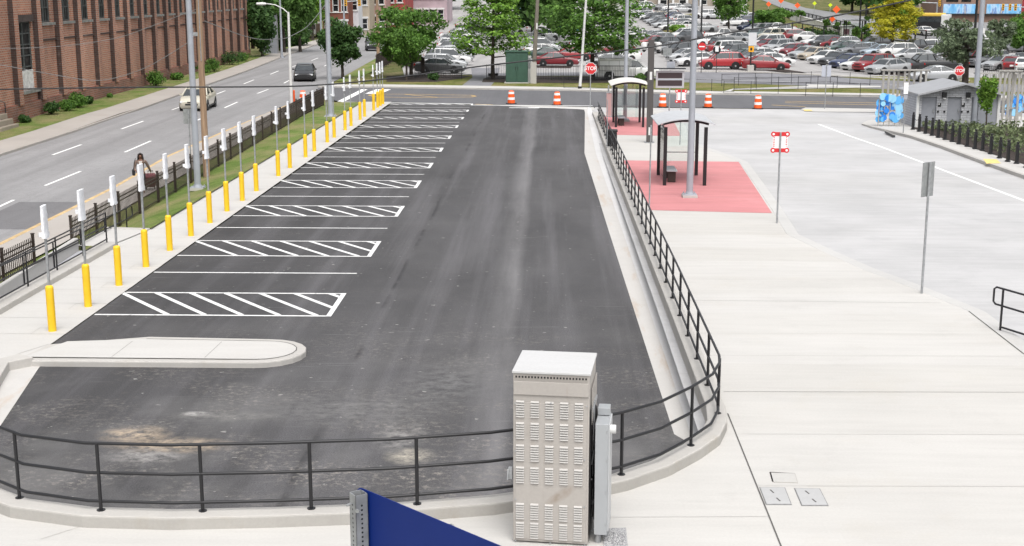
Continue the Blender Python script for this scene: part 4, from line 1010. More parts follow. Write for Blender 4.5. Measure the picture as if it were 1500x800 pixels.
KIND = {   # length, width, stations (s from front, shoulder z, half-width), glass: ws base s, ws top s, roof end s, rear base s, belt z, roof z, wheel centres, wheel r
    'sedan': dict(L=4.75, W=1.82, st=[(0, .6, .66), (.12, .72, .8), (.6, .82, .88), (1.25, .93, .91), (1.6, .96, .91), (2.6, .98, .91), (3.7, 1.01, .91), (4.05, 1.04, .9), (4.55, 1.03, .85), (4.75, .92, .74)], g=(1.2, 1.98, 3.25, 4.12), belt=.97, roof=1.44, wh=(.95, 3.72), r=.33),
    'coupe': dict(L=4.5, W=1.78, st=[(0, .58, .66), (.12, .68, .8), (.6, .78, .87), (1.25, .89, .89), (1.6, .93, .89), (2.6, .95, .89), (3.5, .99, .89), (3.9, 1.02, .88), (4.3, 1.0, .83), (4.5, .9, .72)], g=(1.2, 2.0, 2.9, 3.95), belt=.94, roof=1.36, wh=(.9, 3.5), r=.32),
    'hatchback': dict(L=4.2, W=1.76, st=[(0, .62, .66), (.12, .75, .78), (.55, .86, .86), (1.05, .96, .88), (1.5, .99, .88), (2.6, 1.02, .88), (3.6, 1.05, .87), (4.05, 1.04, .82), (4.2, .9, .76)], g=(1.0, 1.8, 3.55, 4.08), belt=1.0, roof=1.5, wh=(.82, 3.4), r=.32),
    'wagon': dict(L=4.75, W=1.82, st=[(0, .62, .68), (.12, .75, .8), (.6, .86, .88), (1.25, .97, .91), (1.6, 1.0, .91), (2.6, 1.02, .91), (3.9, 1.05, .9), (4.5, 1.05, .86), (4.75, .92, .8)], g=(1.2, 1.95, 4.05, 4.6), belt=1.01, roof=1.53, wh=(.92, 3.72), r=.34),
    'SUV': dict(L=4.6, W=1.86, st=[(0, .72, .7), (.1, .9, .84), (.5, .99, .9), (1.15, 1.08, .93), (1.6, 1.1, .93), (2.6, 1.12, .93), (3.9, 1.14, .92), (4.4, 1.14, .88), (4.6, .98, .84)], g=(1.1, 1.75, 4.0, 4.48), belt=1.1, roof=1.7, wh=(.88, 3.55), r=.37),
    'minivan': dict(L=5.0, W=1.95, st=[(0, .68, .72), (.1, .82, .86), (.5, .93, .93), (1.0, 1.05, .97), (1.6, 1.08, .97), (2.6, 1.1, .97), (4.2, 1.12, .96), (4.85, 1.12, .92), (5.0, .95, .88)], g=(.85, 1.85, 4.55, 4.9), belt=1.08, roof=1.75, wh=(.95, 3.95), r=.35),
    'pickup': dict(L=5.5, W=1.95, st=[(0, .78, .78), (.1, .98, .92), (.5, 1.05, .96), (1.35, 1.12, .97), (1.7, 1.14, .97), (3.45, 1.15, .97), (3.5, 1.15, .97), (5.45, 1.15, .97), (5.5, 1.1, .95)], g=(1.3, 1.95, 3.1, 3.42), belt=1.13, roof=1.78, wh=(.98, 4.45), r=.39),
}
def car_meshes(kind):
    k = KIND[kind]; L = k['L']; zb = .2 if kind in ('sedan', 'coupe', 'hatchback', 'wagon') else .28
    X = lambda s: L / 2 - s
    b = MB(); rings = []
    for s, zt, w in k['st']:
        end = s == 0 or abs(s - L) < .01; lo = zb + (.14 if end else 0)
        half = [(0, lo), (w * .86, lo), (w * .965, lo + .1), (w, (lo + zt) / 2), (w * .985, zt - .12), (w * .93, zt - .02), (w * .8, zt + .005), (0, zt + .025)]
        ring = [(X(s), y, z) for y, z in half] + [(X(s), -y, z) for y, z in half[-2:0:-1]]
        rings.append(ring)
    n = len(rings[0]); o = 0
    for r_ in rings: b.v += r_
    for i in range(len(rings) - 1):
        for j in range(n):
            b.f.append((i * n + j, i * n + (j + 1) % n, (i + 1) * n + (j + 1) % n, (i + 1) * n + j)); b.m.append(0)
    b.f.append(tuple(range(n))); b.m.append(0); b.f.append(tuple(reversed(range((len(rings) - 1) * n, len(rings) * n)))); b.m.append(0)
    # roof and pillars
    g0, g1, g2, g3 = k['g']; hw = k['W'] / 2; wb = hw * .9; wt = hw * .7; zbelt = k['belt']; zr = k['roof']
    xs = [X(g1 - .12), X(g1 + .15), X((g1 + g2) / 2), X(g2 - .2), X(g2 + .12)]
    zz = [zr - .07, zr - .02, zr + .02, zr - .01, zr - .07]; ww = [wt - .02, wt + .02, wt + .03, wt + .02, wt - .03]
    vs = []
    for x, z, w in zip(xs, zz, ww): vs += [(x, -w, z - .05), (x, -w * .96, z - .005), (x, -w * .6, z + .035), (x, 0, z + .045), (x, w * .6, z + .035), (x, w * .96, z - .005), (x, w, z - .05)]
    fs = [(i * 7 + j, i * 7 + j + 1, (i + 1) * 7 + j + 1, (i + 1) * 7 + j) for i in range(4) for j in range(6)]
    fs += [((i) * 7, (i + 1) * 7, (i + 1) * 7 + 6, i * 7 + 6) for i in range(4)]
    fs += [tuple(range(7)), tuple(reversed(range(28, 35)))]
    b.add(vs, fs)
    for sgn in (-1, 1):
        b.bar((X(g0), sgn * (wb + .0), zbelt - .02), (X(g1), sgn * (wt + .0), zr - .04), .07, .07)
        b.bar((X(g3), sgn * wb, zbelt - .02), (X(g2), sgn * wt, zr - .04), .1, .1)
        m = (g1 + g2) / 2 + .05
        b.bar((X(m), sgn * (wb + .012), zbelt - .02), (X(m), sgn * (wt + .02), zr - .04), .05, .08)
        if kind in ('wagon', 'SUV', 'minivan'): b.bar((X(g2 - .75), sgn * (wb + .012), zbelt - .02), (X(g2 - .75), sgn * (wt + .02), zr - .04), .05, .1)
    body = b
    # arches and sills: dark
    t = MB()
    for s in k['wh']:
        for sgn in (-1, 1): t.tube([(X(s), sgn * (hw - .25), k['r'] + .02), (X(s), sgn * (hw + .004), k['r'] + .02)], k['r'] + .055, 16, 1)
    body.add(t.v, t.f, 1)
    t = MB(); t.box((0, 0, zb + .06), (L - 1.2, k['W'] * .985, .1)); body.add(t.v, t.f, 1)
    t = MB(); t.box((X(.02), 0, zb + .26), (.1, hw * .9, .1)); body.add(t.v, t.f, 1)
    t = MB(); t.box((X(L - .03), 0, zb + .22), (.1, hw * 1.3, .12)); body.add(t.v, t.f, 1)
    for sgn in (-1, 1):
        t = MB(); t.box((X(g0 + .35), sgn * (hw + .06), zbelt + .04), (.12, .17, .12)); body.add(t.v, t.f, 0)
    if kind == 'pickup':
        t = MB(); t.box((X(4.47), 0, 1.165), (1.75, 1.6, .02)); body.add(t.v, t.f, 1)
    gl = MB(); wb2 = wb - .01; wt2 = wt - .01
    gl.add([(X(g0), -wb2, zbelt - .04), (X(g0), wb2, zbelt - .04), (X(g3), wb2, zbelt - .04), (X(g3), -wb2, zbelt - .04), (X(g1), -wt2, zr - .03), (X(g1), wt2, zr - .03), (X(g2), wt2, zr - .03), (X(g2), -wt2, zr - .03)],
           [(0, 1, 5, 4), (1, 2, 6, 5), (2, 3, 7, 6), (3, 0, 4, 7), (4, 5, 6, 7), (3, 2, 1, 0)])
    zt0 = k['st'][1][1]; zt1 = k['st'][-1][1]
    hl = MB(); hl.box((0, 0, 0), (.16, .34, .13)); tl = MB(); tl.box((0, 0, 0), (.12, .3, .17) if kind in ('sedan', 'coupe') else (.12, .16, .34))
    gr = MB(); gr.box((X(.03), 0, zt0 - .12), (.1, hw * .6, .08)); pl = MB(); pl.box((X(L) - .005, 0, zt1 - .22), (.02, .34, .16))
    ty = MB(); r = k['r']; ty._lathe([(r - .03, -.1), (r, -.07), (r, .07), (r - .03, .1), (r * .64, .1), (r * .62, .05)], 18, Vector((0, 0, 0)), 0); ty.xf(Matrix.Rotation(R(90), 4, 'X'))
    ri = MB(); ri._lathe([(r * .62, -.1), (r * .64, .098), (r * .52, .085), (.05, .105)], 18, Vector((0, 0, 0)), 0); ri.xf(Matrix.Rotation(R(-90), 4, 'X'))
    return dict(body=body, windows=gl, headlight=hl, taillight=tl, grille=gr, plate=pl, tyre=ty, rim=ri, k=k)
def fin(mb, name, mats, smooth=40, bevel=0):
    me = mb.mesh(name, mats); bm = bmesh.new(); bm.from_mesh(me); bmesh.ops.recalc_face_normals(bm, faces=bm.faces); bm.to_mesh(me); bm.free()
    me.polygons.foreach_set('use_smooth', [True] * len(me.polygons)); me.set_sharp_from_angle(angle=R(smooth)); return me
PARTS = {}
for kn in KIND:
    c = car_meshes(kn)
    PARTS[kn] = dict(geo=c, body={}, windows=fin(c['windows'], 'windows', [CARGL], 20), headlight=fin(c['headlight'], 'headlight', [HEADL]), taillight=fin(c['taillight'], 'taillight', [TAILL]),
                     grille=fin(c['grille'], 'grille', [TRIM]), plate=fin(c['plate'], 'number_plate', [PLATE]), tyre=fin(c['tyre'], 'wheel', [TYRE]), rim=fin(c['rim'], 'rim', [RIM]), k=c['k'])
def car(kind, colour, loc, rz, label, group, full=True, cat='car'):
    p = PARTS[kind]; k = p['k']; L = k['L']; X = lambda s: L / 2 - s
    t = thing('parked_car' if group else 'car', label, cat, loc, rz, group)
    if colour not in p['body']: p['body'][colour] = fin(p['geo']['body'], 'body', [paint(colour), TRIM], 35)
    obj_from('body', p['body'][colour], t); obj_from('windows', p['windows'], t)
    for s in k['wh']:
        for sgn in (-1, 1):
            w_ = obj_from('wheel', p['tyre'], t, (X(s), sgn * (k['W'] / 2 - .085), k['r']), 0 if sgn > 0 else math.pi)
            if full: obj_from('rim', p['rim'], w_)
    zt0 = k['st'][1][1]; zt1 = k['st'][-1][1]; w1 = k['st'][1][2]; w2 = k['st'][-1][2]
    for sgn in (-1, 1):
        obj_from('headlight', p['headlight'], t, (X(.1), sgn * (w1 - .2), zt0 - .1), sgn * R(-18))
        obj_from('taillight', p['taillight'], t, (X(L - .05), sgn * (w2 - .1), zt1 - (.06 if kind in ('sedan', 'coupe') else 0)), sgn * R(14))
    if full: obj_from('grille', p['grille'], t); obj_from('number_plate', p['plate'], t)
    return t
# moving cars on the street
def head(a, b, zf): d = P(*b, zf) - P(*a, zf); return math.atan2(d.y, d.x)
hs_ = math.atan2(-1, -.02)
car('sedan', 'cream', P(291, 159, ZS), R(-86), 'cream sedan driving towards us in the middle lane of the street', None)
car('sedan', 'black', P(447, 117.5, ZS), R(-82), 'black sedan driving towards us farther up the street', None)
car('SUV', 'black', P(546, 74, ZS), R(-80), 'black car far up the street behind the round dark tree', None)
# rows in the far car park: (x, y of the tyre line, heading deg, kind, colour)
ROWS = {
 'left row by the mulch bed': [(645, 107.5, -3, 'sedan', 'dark grey'), (650, 101.5, -4, 'wagon', 'silver'), (657, 95.5, -4, 'minivan', 'white'), (664, 90.5, -4, 'SUV', 'light grey'), (662, 85, -4, 'sedan', 'white'), (672, 80, -4, 'SUV', 'grey'), (668, 75.5, -4, 'SUV', 'white'), (676, 70.5, -4, 'SUV', 'dark grey'), (668, 65, -4, 'wagon', 'silver'), (672, 60, -4, 'pickup', 'white'), (681, 55.5, -4, 'wagon', 'light grey'), (692, 47, -6, 'pickup', 'black')],
 'row under the layered tree': [(733, 52, 176, 'sedan', 'white'), (752, 50, 176, 'SUV', 'white'), (742, 46, 176, 'sedan', 'silver'), (757, 44, 176, 'hatchback', 'white'), (771, 41, 170, 'SUV', 'white'), (768, 35, 170, 'sedan', 'white'), (770, 30.5, 170, 'SUV', 'silver'), (771, 26.5, 170, 'pickup', 'dark grey'), (770, 22, 170, 'SUV', 'teal'), (770, 18, 170, 'minivan', 'white')],
 'row behind the leaning pole': [(815, 97, -2, 'sedan', 'dark red'), (806, 88.5, -3, 'sedan', 'dark green'), (797, 82, -3, 'sedan', 'white'), (792, 76, -3, 'minivan', 'silver'), (797, 70.5, -3, 'wagon', 'grey'), (790, 65, -3, 'SUV', 'white'), (800, 59, -3, 'SUV', 'silver'), (793, 52.5, -3, 'sedan', 'white'), (812, 52, -80, 'SUV', 'black'), (830, 47, -10, 'wagon', 'teal')],
 'row behind the big tree': [(840, 89, -2, 'sedan', 'red'), (852, 84, -2, 'sedan', 'silver'), (893, 99, 178, 'sedan', 'light grey'), (908, 90, 176, 'sedan', 'white'), (902, 83, 176, 'SUV', 'dark red'), (860, 75, -3, 'SUV', 'white'), (872, 67, -3, 'sedan', 'grey'), (886, 59, -3, 'sedan', 'white'), (898, 50, -3, 'wagon', 'silver')],
 'row left of the red SUV': [(1020, 97, 197, 'sedan', 'white'), (1006, 90, 200, 'sedan', 'silver'), (997, 83.5, 200, 'SUV', 'black'), (984, 78, 200, 'sedan', 'grey'), (972, 72.5, 200, 'SUV', 'black'), (957, 67.5, 200, 'sedan', 'red'), (965, 63, 200, 'wagon', 'silver'), (958, 58.5, 200, 'sedan', 'light grey'), (936, 57, 195, 'sedan', 'white')],
 'front row by the service road': [(1057, 101.5, 181, 'SUV', 'bright red'), (1121, 103, -3, 'sedan', 'red')],
 'cluster behind the red SUV': [(1060, 93, 20, 'sedan', 'white'), (1110, 95.5, 18, 'sedan', 'grey'), (1098, 90.5, 18, 'sedan', 'dark green'), (1088, 86, 18, 'SUV', 'dark grey'), (1130, 97.5, 14, 'sedan', 'white'), (1118, 89, 18, 'sedan', 'white'), (1076, 80.5, 18, 'minivan', 'white'), (1060, 78, 18, 'sedan', 'red'), (1094, 79.5, 18, 'wagon', 'silver'), (1064, 73.5, 18, 'SUV', 'dark grey'), (1043, 68.5, 180, 'SUV', 'white')],
 'aisle by the island bush': [(1003, 57.5, 200, 'SUV', 'white'), (1007, 62, 205, 'SUV', 'dark grey'), (1058, 59, -5, 'pickup', 'white'), (1085, 62, -50, 'sedan', 'silver'), (1030, 46.5, 182, 'sedan', 'light grey')],
 'packed row under the dark lamp mast': [(985, 44.5, 188, 'sedan', 'white'), (974, 40.5, 198, 'sedan', 'silver'), (967, 37.5, 200, 'sedan', 'dark grey'), (962, 34.8, 200, 'sedan', 'light grey'), (957, 32.2, 200, 'SUV', 'black'), (952, 29.6, 200, 'sedan', 'white'), (965, 27.4, 200, 'sedan', 'beige'), (970, 25, 200, 'sedan', 'dark grey'), (975, 22.8, 200, 'sedan', 'white'), (1008, 43.5, 20, 'sedan', 'white'), (1003, 39.5, 20, 'sedan', 'grey'), (1004, 35.8, 20, 'SUV', 'white'), (995, 32.5, 20, 'sedan', 'silver'), (990, 29, 20, 'sedan', 'navy'), (985, 26.5, 20, 'sedan', 'white'), (945, 26.5, 200, 'sedan', 'silver'), (940, 23.5, 200, 'SUV', 'white')],
 'top row below the tan building': [(1000, 18.5, 0, 'sedan', 'silver'), (985, 16.5, 180, 'SUV', 'white'), (1007, 14.5, 0, 'sedan', 'dark grey'), (970, 15.5, 0, 'sedan', 'grey'), (1032, 27, 180, 'SUV', 'white'), (1047, 28, 180, 'sedan', 'silver'), (1060, 27, 180, 'SUV', 'white'), (1075, 38, 190, 'sedan', 'white'), (1092, 37, 190, 'SUV', 'navy'), (1100, 32, 190, 'SUV', 'white'), (950, 13.5, 0, 'SUV', 'white'), (935, 14, 0, 'sedan', 'silver')],
 'row below the hillside lawn': [(1108, 56, 240, 'hatchback', 'green grey'), (1098, 44.5, 215, 'sedan', 'navy'), (1110, 47, 215, 'sedan', 'silver'), (1122, 49.5, 215, 'SUV', 'light grey'), (1131, 58.5, 214, 'SUV', 'cream'), (1140, 49.5, 180, 'pickup', 'white'), (1152, 52, 180, 'pickup', 'silver'), (1170, 60, 0, 'SUV', 'dark red'), (1183, 60.5, 0, 'sedan', 'white'), (1198, 67, 190, 'sedan', 'white'), (1209, 70, 200, 'SUV', 'dark grey'), (1219, 70, 200, 'sedan', 'dark red'), (1234, 70, 190, 'wagon', 'silver'), (1236, 77, 195, 'sedan', 'dark green'), (1255, 80.5, 195, 'sedan', 'grey'), (1268, 79, 195, 'sedan', 'pale blue'), (1279, 72.5, 190, 'SUV', 'black'), (1290, 82.5, 195, 'sedan', 'pale blue'), (1314, 84, 184, 'SUV', 'white'), (1333, 89.5, 190, 'sedan', 'silver'), (1345, 78.5, 190, 'pickup', 'black'), (1358, 78, 190, 'SUV', 'white'), (1368, 85, 190, 'sedan', 'silver'), (1375, 77, 190, 'SUV', 'green grey')],
 'front row facing the aisle': [(1126, 69.5, 213, 'minivan', 'white'), (1124, 73.5, 213, 'sedan', 'dark red'), (1141, 77, 213, 'SUV', 'silver'), (1157, 80.5, 213, 'sedan', 'white'), (1165, 82, 213, 'hatchback', 'dark red'), (1182, 86, 213, 'sedan', 'silver'), (1196, 88, 213, 'sedan', 'beige'), (1212, 93.5, 213, 'sedan', 'white'), (1228, 96, 213, 'sedan', 'dark grey'), (1245, 99.5, 213, 'sedan', 'navy'), (1261, 102.5, 213, 'coupe', 'white'), (1280, 105, 213, 'SUV', 'red'), (1300, 108.5, 213, 'sedan', 'silver'), (1316, 107, 200, 'sedan', 'black')],
 'row by the bare tree': [(1357, 105.5, 181, 'pickup', 'black'), (1379, 105, 181, 'sedan', 'grey'), (1369, 119.5, 181, 'coupe', 'silver'), (1396, 90, 190, 'SUV', 'dark grey'), (1411, 92, 190, 'sedan', 'dark red'), (1428, 98, 200, 'SUV', 'dark red'), (1447, 99, 205, 'SUV', 'grey'), (1467, 103, 210, 'hatchback', 'silver'), (1482, 105, 70, 'sedan', 'dark red'), (1500, 106, 70, 'sedan', 'white'), (1497, 98, 70, 'sedan', 'black'), (1455, 76, 190, 'sedan', 'silver'), (1470, 73, 190, 'SUV', 'white'), (1483, 77, 190, 'sedan', 'grey'), (1463, 68, 190, 'sedan', 'white'), (1440, 80, 190, 'sedan', 'white'), (1490, 70, 190, 'wagon', 'silver')],
}
KINDW = {'coupe': 'coupe', 'SUV': 'SUV'}
used = {}
CARS = []
for row, lst in ROWS.items():
    for i, (x, y, hd, kn, cl) in enumerate(lst):
        pv_ = lst[i - 1] if i else None; nx_ = lst[i + 1] if i + 1 < len(lst) else None
        if row.startswith('front row by'): lab = f'{cl} {kn} parked side-on at the edge of the service road'
        elif pv_ is None: lab = f'{cl} {kn} in the {row}, nearest to us, ahead of the {nx_[4]} {nx_[3]}'
        elif nx_ is None: lab = f'{cl} {kn} in the {row}, at the end past the {pv_[4]} {pv_[3]}'
        else: lab = f'{cl} {kn} in the {row}, between the {pv_[4]} {pv_[3]} and {nx_[4]} {nx_[3]}'
        words = lab.split()
        if len(words) > 16:
            lab = lab.replace(', between the ', ' between ').replace('parked ', ''); words = lab.split()
        if len(words) > 16: lab = ' '.join(w for w in words if w != 'the')
        if len(lab.split()) > 16: lab = lab.replace(f' and {nx_[4]} {nx_[3]}', '').replace(' between ', ' after ')
        if len(lab.split()) > 16: lab = lab.replace('under hillside lawn', 'below the lawn').replace('packed ', '')
        if len(lab.split()) > 16: print('LONG', lab); lab = ' '.join(lab.split()[:16])
        if len(lab.split()) > 16: print('LONG2', lab)
        if lab in used:
            used[lab] += 1; print('DUP', lab); lab = lab.replace(cl + ' ' + kn, f'{ORD[used[lab]]} {cl} {kn}', 1)
        used.setdefault(lab, 0)
        p = P(x, y, ZT)
        CARS.append(car(kn, cl, p, R(hd) , lab, 'cars parked in the far car park', full=p.y < 190, cat='pickup' if kn == 'pickup' else 'car'))
print('CARS', len(CARS), 'maxwords', max(len(c['label'].split()) for c in CARS))
# white work truck with a utility body, parked side-on behind the fence
wt = car('pickup', 'white', P(920, 117, Z0), R(0), 'white work pickup with a boxy utility body behind the far bus shelter', None, cat='pickup')
ub = MB(); ub.box((-1.3, 0, 1.3), (2.7, 1.98, 1.05)); ubo = ub.build('utility_body', WHITEP, wt, bevel=.04)
b = MB()
for z in (.86, 1.3, 1.72): b.box((-1.3, -1.0, z), (2.62, .014, .02))
for x in (-2.6, -1.75, -.85, -.02): b.box((x, -1.0, 1.3), (.02, .014, .9))
b.build('door_gap', TRIM, ubo)
b = MB(); b.box((-1.3, -.995, 1.5), (2.5, .012, .4)); b.build('side_panel', mat('grey_panel', (.68, .69, .7), .5), ubo)
b = MB(); b.box((-1.3, 0, 1.85), (2.76, 2.02, .06)); b.build('roof', WHITEP, ubo)
# bus and traffic on the upper road
bus = thing('bus', 'black and yellow bus on the upper road behind the bare tree', 'bus', P(1364, 46, ZT), R(-28))
b = MB(); b.box((0, 0, 1.5), (5.6, 2.5, 2.0)); b.build('body', mat('bus_black', (.018, .018, .02), .35), bus, bevel=.12)
b = MB(); b.box((-.4, 0, 2.75), (4.8, 2.46, .55)); b.build('roof', mat('bus_yellow', (.75, .5, .08), .4), bus, bevel=.15)
b = MB(); b.box((0, -1.252, 1.95), (5.0, .02, .8)); b.build('windows', CARGL, bus)
b = MB(); b.box((2.3, 0, 1.7), (1.2, 2.54, 2.2)); b.build('front', WHITEP, bus, bevel=.1)
for x in (-1.7, 1.7):
    for s in (-1, 1): b = MB(); b.tube([(x, s * 1.0, .48), (x, s * 1.27, .48)], .48, 16); b.build('wheel', TYRE, bus)
car('SUV', 'white', P(1344, 40, ZT), R(80), 'white SUV stopped behind the bus on the upper road', None)
car('sedan', 'white', P(1352, 52, ZT), R(100), 'white sedan turning on the upper road near the golden tree', None)
car('sedan', 'red', P(1346, 32, ZT), R(10), 'red car far up the road beyond the white SUV', None)
car('SUV', 'dark grey', P(1358, 19, ZT), R(0), 'dark car parked in front of the mural building', None)
# ================================================================ brick warehouse
WL0 = -22.0; WLEN = 0
def wall_grid(mb, x0, x1, z0, z1, holes, y=0, depth=.25, mi=0):
    """wall face at y (outside = -y) with recessed openings"""
    xs = sorted({x0, x1, *[h[0] for h in holes], *[h[1] for h in holes]}); zs = sorted({z0, z1, *[h[2] for h in holes], *[h[3] for h in holes]})
    for i in range(len(xs) - 1):
        for j in range(len(zs) - 1):
            cx = (xs[i] + xs[i + 1]) / 2; cz_ = (zs[j] + zs[j + 1]) / 2
            if any(h[0] < cx < h[1] and h[2] < cz_ < h[3] for h in holes): continue
            mb.add([(xs[i], y, zs[j]), (xs[i + 1], y, zs[j]), (xs[i + 1], y, zs[j + 1]), (xs[i], y, zs[j + 1])], [(0, 1, 2, 3)], mi)
    for a, b, c, d in holes:
        mb.add([(a, y, c), (b, y, c), (b, y, d), (a, y, d), (a, y + depth, c), (b, y + depth, c), (b, y + depth, d), (a, y + depth, d)], [(0, 4, 5, 1), (1, 5, 6, 2), (2, 6, 7, 3), (3, 7, 4, 0)], mi)
wh = thing('brick_warehouse', 'long old red brick warehouse with tall broken windows along the street', 'warehouse', (WA.x, WA.y, ZS(0, WA.y)), WANG)
# local: x along the wall away from us, outward = -y ; z up
s0 = (WB - WA).length; zdip = -wh.location.z
BAY = 4.1; x_first = -BAY * 1.0
pil_y = [80.8 + BAY * k for k in range(20)]
tx = lambda Y: (Y - WA.y) / math.cos(WANG - math.pi / 2)
pilx = [tx(Y) for Y in pil_y]; x_lo = tx(66); x_hi = s0
ZT_ = 13.0; zo = zdip                         # zo lifts heights measured from z=0
holes = []; wins = []
tallw = (tx(82.9) - 1.35, tx(82.9) + 1.35, 1.75 + zo, 5.9 + zo)
holes.append(tallw)
for a, b in zip(pilx[1:-1], pilx[2:]):
    c = (a + b) / 2; wins.append((c - 1.12, c + 1.12, 5.75 + zo, 9.4 + zo))
holes += wins
mbw = MB(); wall_grid(mbw, x_lo, x_hi, -.8, ZT_, holes)
mbw.add([(x_hi, 0, -.8), (x_hi, 26, -.8), (x_hi, 26, ZT_), (x_hi, 0, ZT_), (x_lo, 0, -.8), (x_lo, 26, -.8), (x_lo, 26, ZT_), (x_lo, 0, ZT_)], [(0, 1, 2, 3), (4, 7, 6, 5), (3, 2, 6, 7)])
wallo = mbw.build('wall', BRICK, wh, fix=False)
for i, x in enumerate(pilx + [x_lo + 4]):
    b = MB(); b.box((x, -.16, (ZT_ + 1.0) / 2 + zo * .3), (.75, .32, ZT_ - 1.0 - zo * .6)); o = b.build('pilaster', [BRICKP, BRICK_SHADE], wh)
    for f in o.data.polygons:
        if abs(f.normal.x) > .7: f.material_index = 1  # side faces get the dark brick, painting in the shaded strips
b = MB()
for a, q in zip(pilx[1:-1], pilx[2:]): b.box(((a + q) / 2, -.06, 4.72 + zo), (q - a - .75, .12, .2)); 
for a, q in zip(pilx[1:-1], pilx[2:]):
    m = MB(); m.box(((a + q) / 2, -.05, 4.66 + zo), (q - a - .76, .1, .1)); m.build('recess_shade_strip', BRICK_SHADE, wh)  # thin dark strip painting the shadow line of the wall recess
b = MB(); b.box(((x_lo + x_hi) / 2, -.1, .35 + zo), (x_hi - x_lo, .2, 1.4)); b.build('plinth', m_brick('rough_plinth_brick', (.31, .125, .085), (.2, .095, .07), (.28, .22, .19), .6), wh)
WINF = mat('weathered_window_wood', (.075, .083, .08), .8, var=.35, scale=4)
SILL = mat('stone_sill', (.2, .2, .185), .85, var=.25, scale=3)
PANE = mat('grimy_pane', (.012, .013, .014), .5, scale=1.6, c2=(.06, .06, .058), lo=.5, hi=.72, spec=.3)
rw = random.Random(3)
for (a, q, c, d) in wins:
    cx = (a + q) / 2
    g = MB(); g.add([(a, .2, c), (q, .2, c), (q, .2, d), (a, .2, d)], [(0, 1, 2, 3)]); w_ = g.build('window', PANE, wh, fix=False)
    f = MB()
    for x in (a + .05, cx, q - .05): f.box((x, .15, (c + d) / 2), (.1 if x != cx else .13, .08, d - c))
    for k in range(5): f.box((cx, .16, c + .06 + k * (d - c - .12) / 4), (q - a - .1, .05, .07))
    for x in (a + (cx - a) / 2, cx + (cx - a) / 2): f.box((x, .165, (c + d) / 2), (.035, .03, d - c))
    f.build('frame', WINF, w_)
    bk = MB()
    for k in range(rw.randint(2, 5)):
        x = rw.choice((a + .1, a + .52, cx + .08, cx + .5)); z = c + .1 + rw.randint(0, 3) * (d - c - .12) / 4
        bk.add([(x, .192, z), (x + .36, .192, z), (x + .36 * rw.uniform(.6, 1), .192, z + rw.uniform(.4, .8)), (x, .192, z + .78)], [(0, 1, 2, 3)])
    bo = bk.build('broken_pane', mat('empty_pane_dark', (.004, .004, .005), .9), w_, fix=False)
    f = MB(); f.box((cx, -.08, c - .09), (q - a + .3, .3, .18)); f.build('sill', SILL, w_)
a, q, c, d = tallw; cx = (a + q) / 2
g = MB(); g.add([(a, .2, c), (q, .2, c), (q, .2, d), (a, .2, d)], [(0, 1, 2, 3)]); w_ = g.build('window', PANE, wh, fix=False); w_['label'] = 'tall window with a white board across its bottom'
f = MB()
for x in (a + .05, cx, q - .05): f.box((x, .15, (c + d) / 2), (.1, .08, d - c))
for k in range(7): f.box((cx, .16, c + .06 + k * (d - c - .12) / 6), (q - a - .1, .05, .08))
f.build('frame', WINF, w_)
b = MB(); b.box((cx, .1, c + .6), (q - a, .03, 1.2)); b.build('white_board', mat('peeling_white_board', (.6, .6, .58), .7, var=.25, scale=5), w_)
b = MB(); b.box((cx, -.1, c - .09), (q - a + .4, .3, .18)); b.build('sill', SILL, w_)
b = MB(); b.box((cx, -.05, d + .2), (q - a + .5, .12, .42)); b.build('lintel', mat('dark_lintel', (.06, .045, .04), .9, var=.3), w_)
rr = random.Random(9)
b = MB(); b.tube([(x_hi - 1.2, -.12, 0), (x_hi - 1.2, -.12, 9)], .07, 8); b.tube([(x_hi - .3, -.1, 0), (x_hi - .3, -.1, 8)], .05, 8); b.build('downpipe', GALV, wh)
b = MB(); b.bar((x_hi - 2, -.5, 8.0), (x_hi + 1.5, -.5, 8.0), .6, .12); b.build('eaves_bracket', GALV, wh)
st = thing('stone_steps', 'worn stone steps at the near corner of the brick warehouse', 'steps', P(8, 192, ZS))
for k in range(4): b = MB(); b.box((-.3 * k - .6, 0, .16 + .3 * k), (1.8, 2.6 - k * .1, .3)); b.build('step', STONE, st, bevel=.03)
b = MB(); b.tube([(-.4, 1.2, 0), (-.4, 1.2, 1.5), (-1.4, 1.2, 2.0), (-1.4, 1.2, 1.0)], .03, 6); b.build('handrail', BLACK, st)
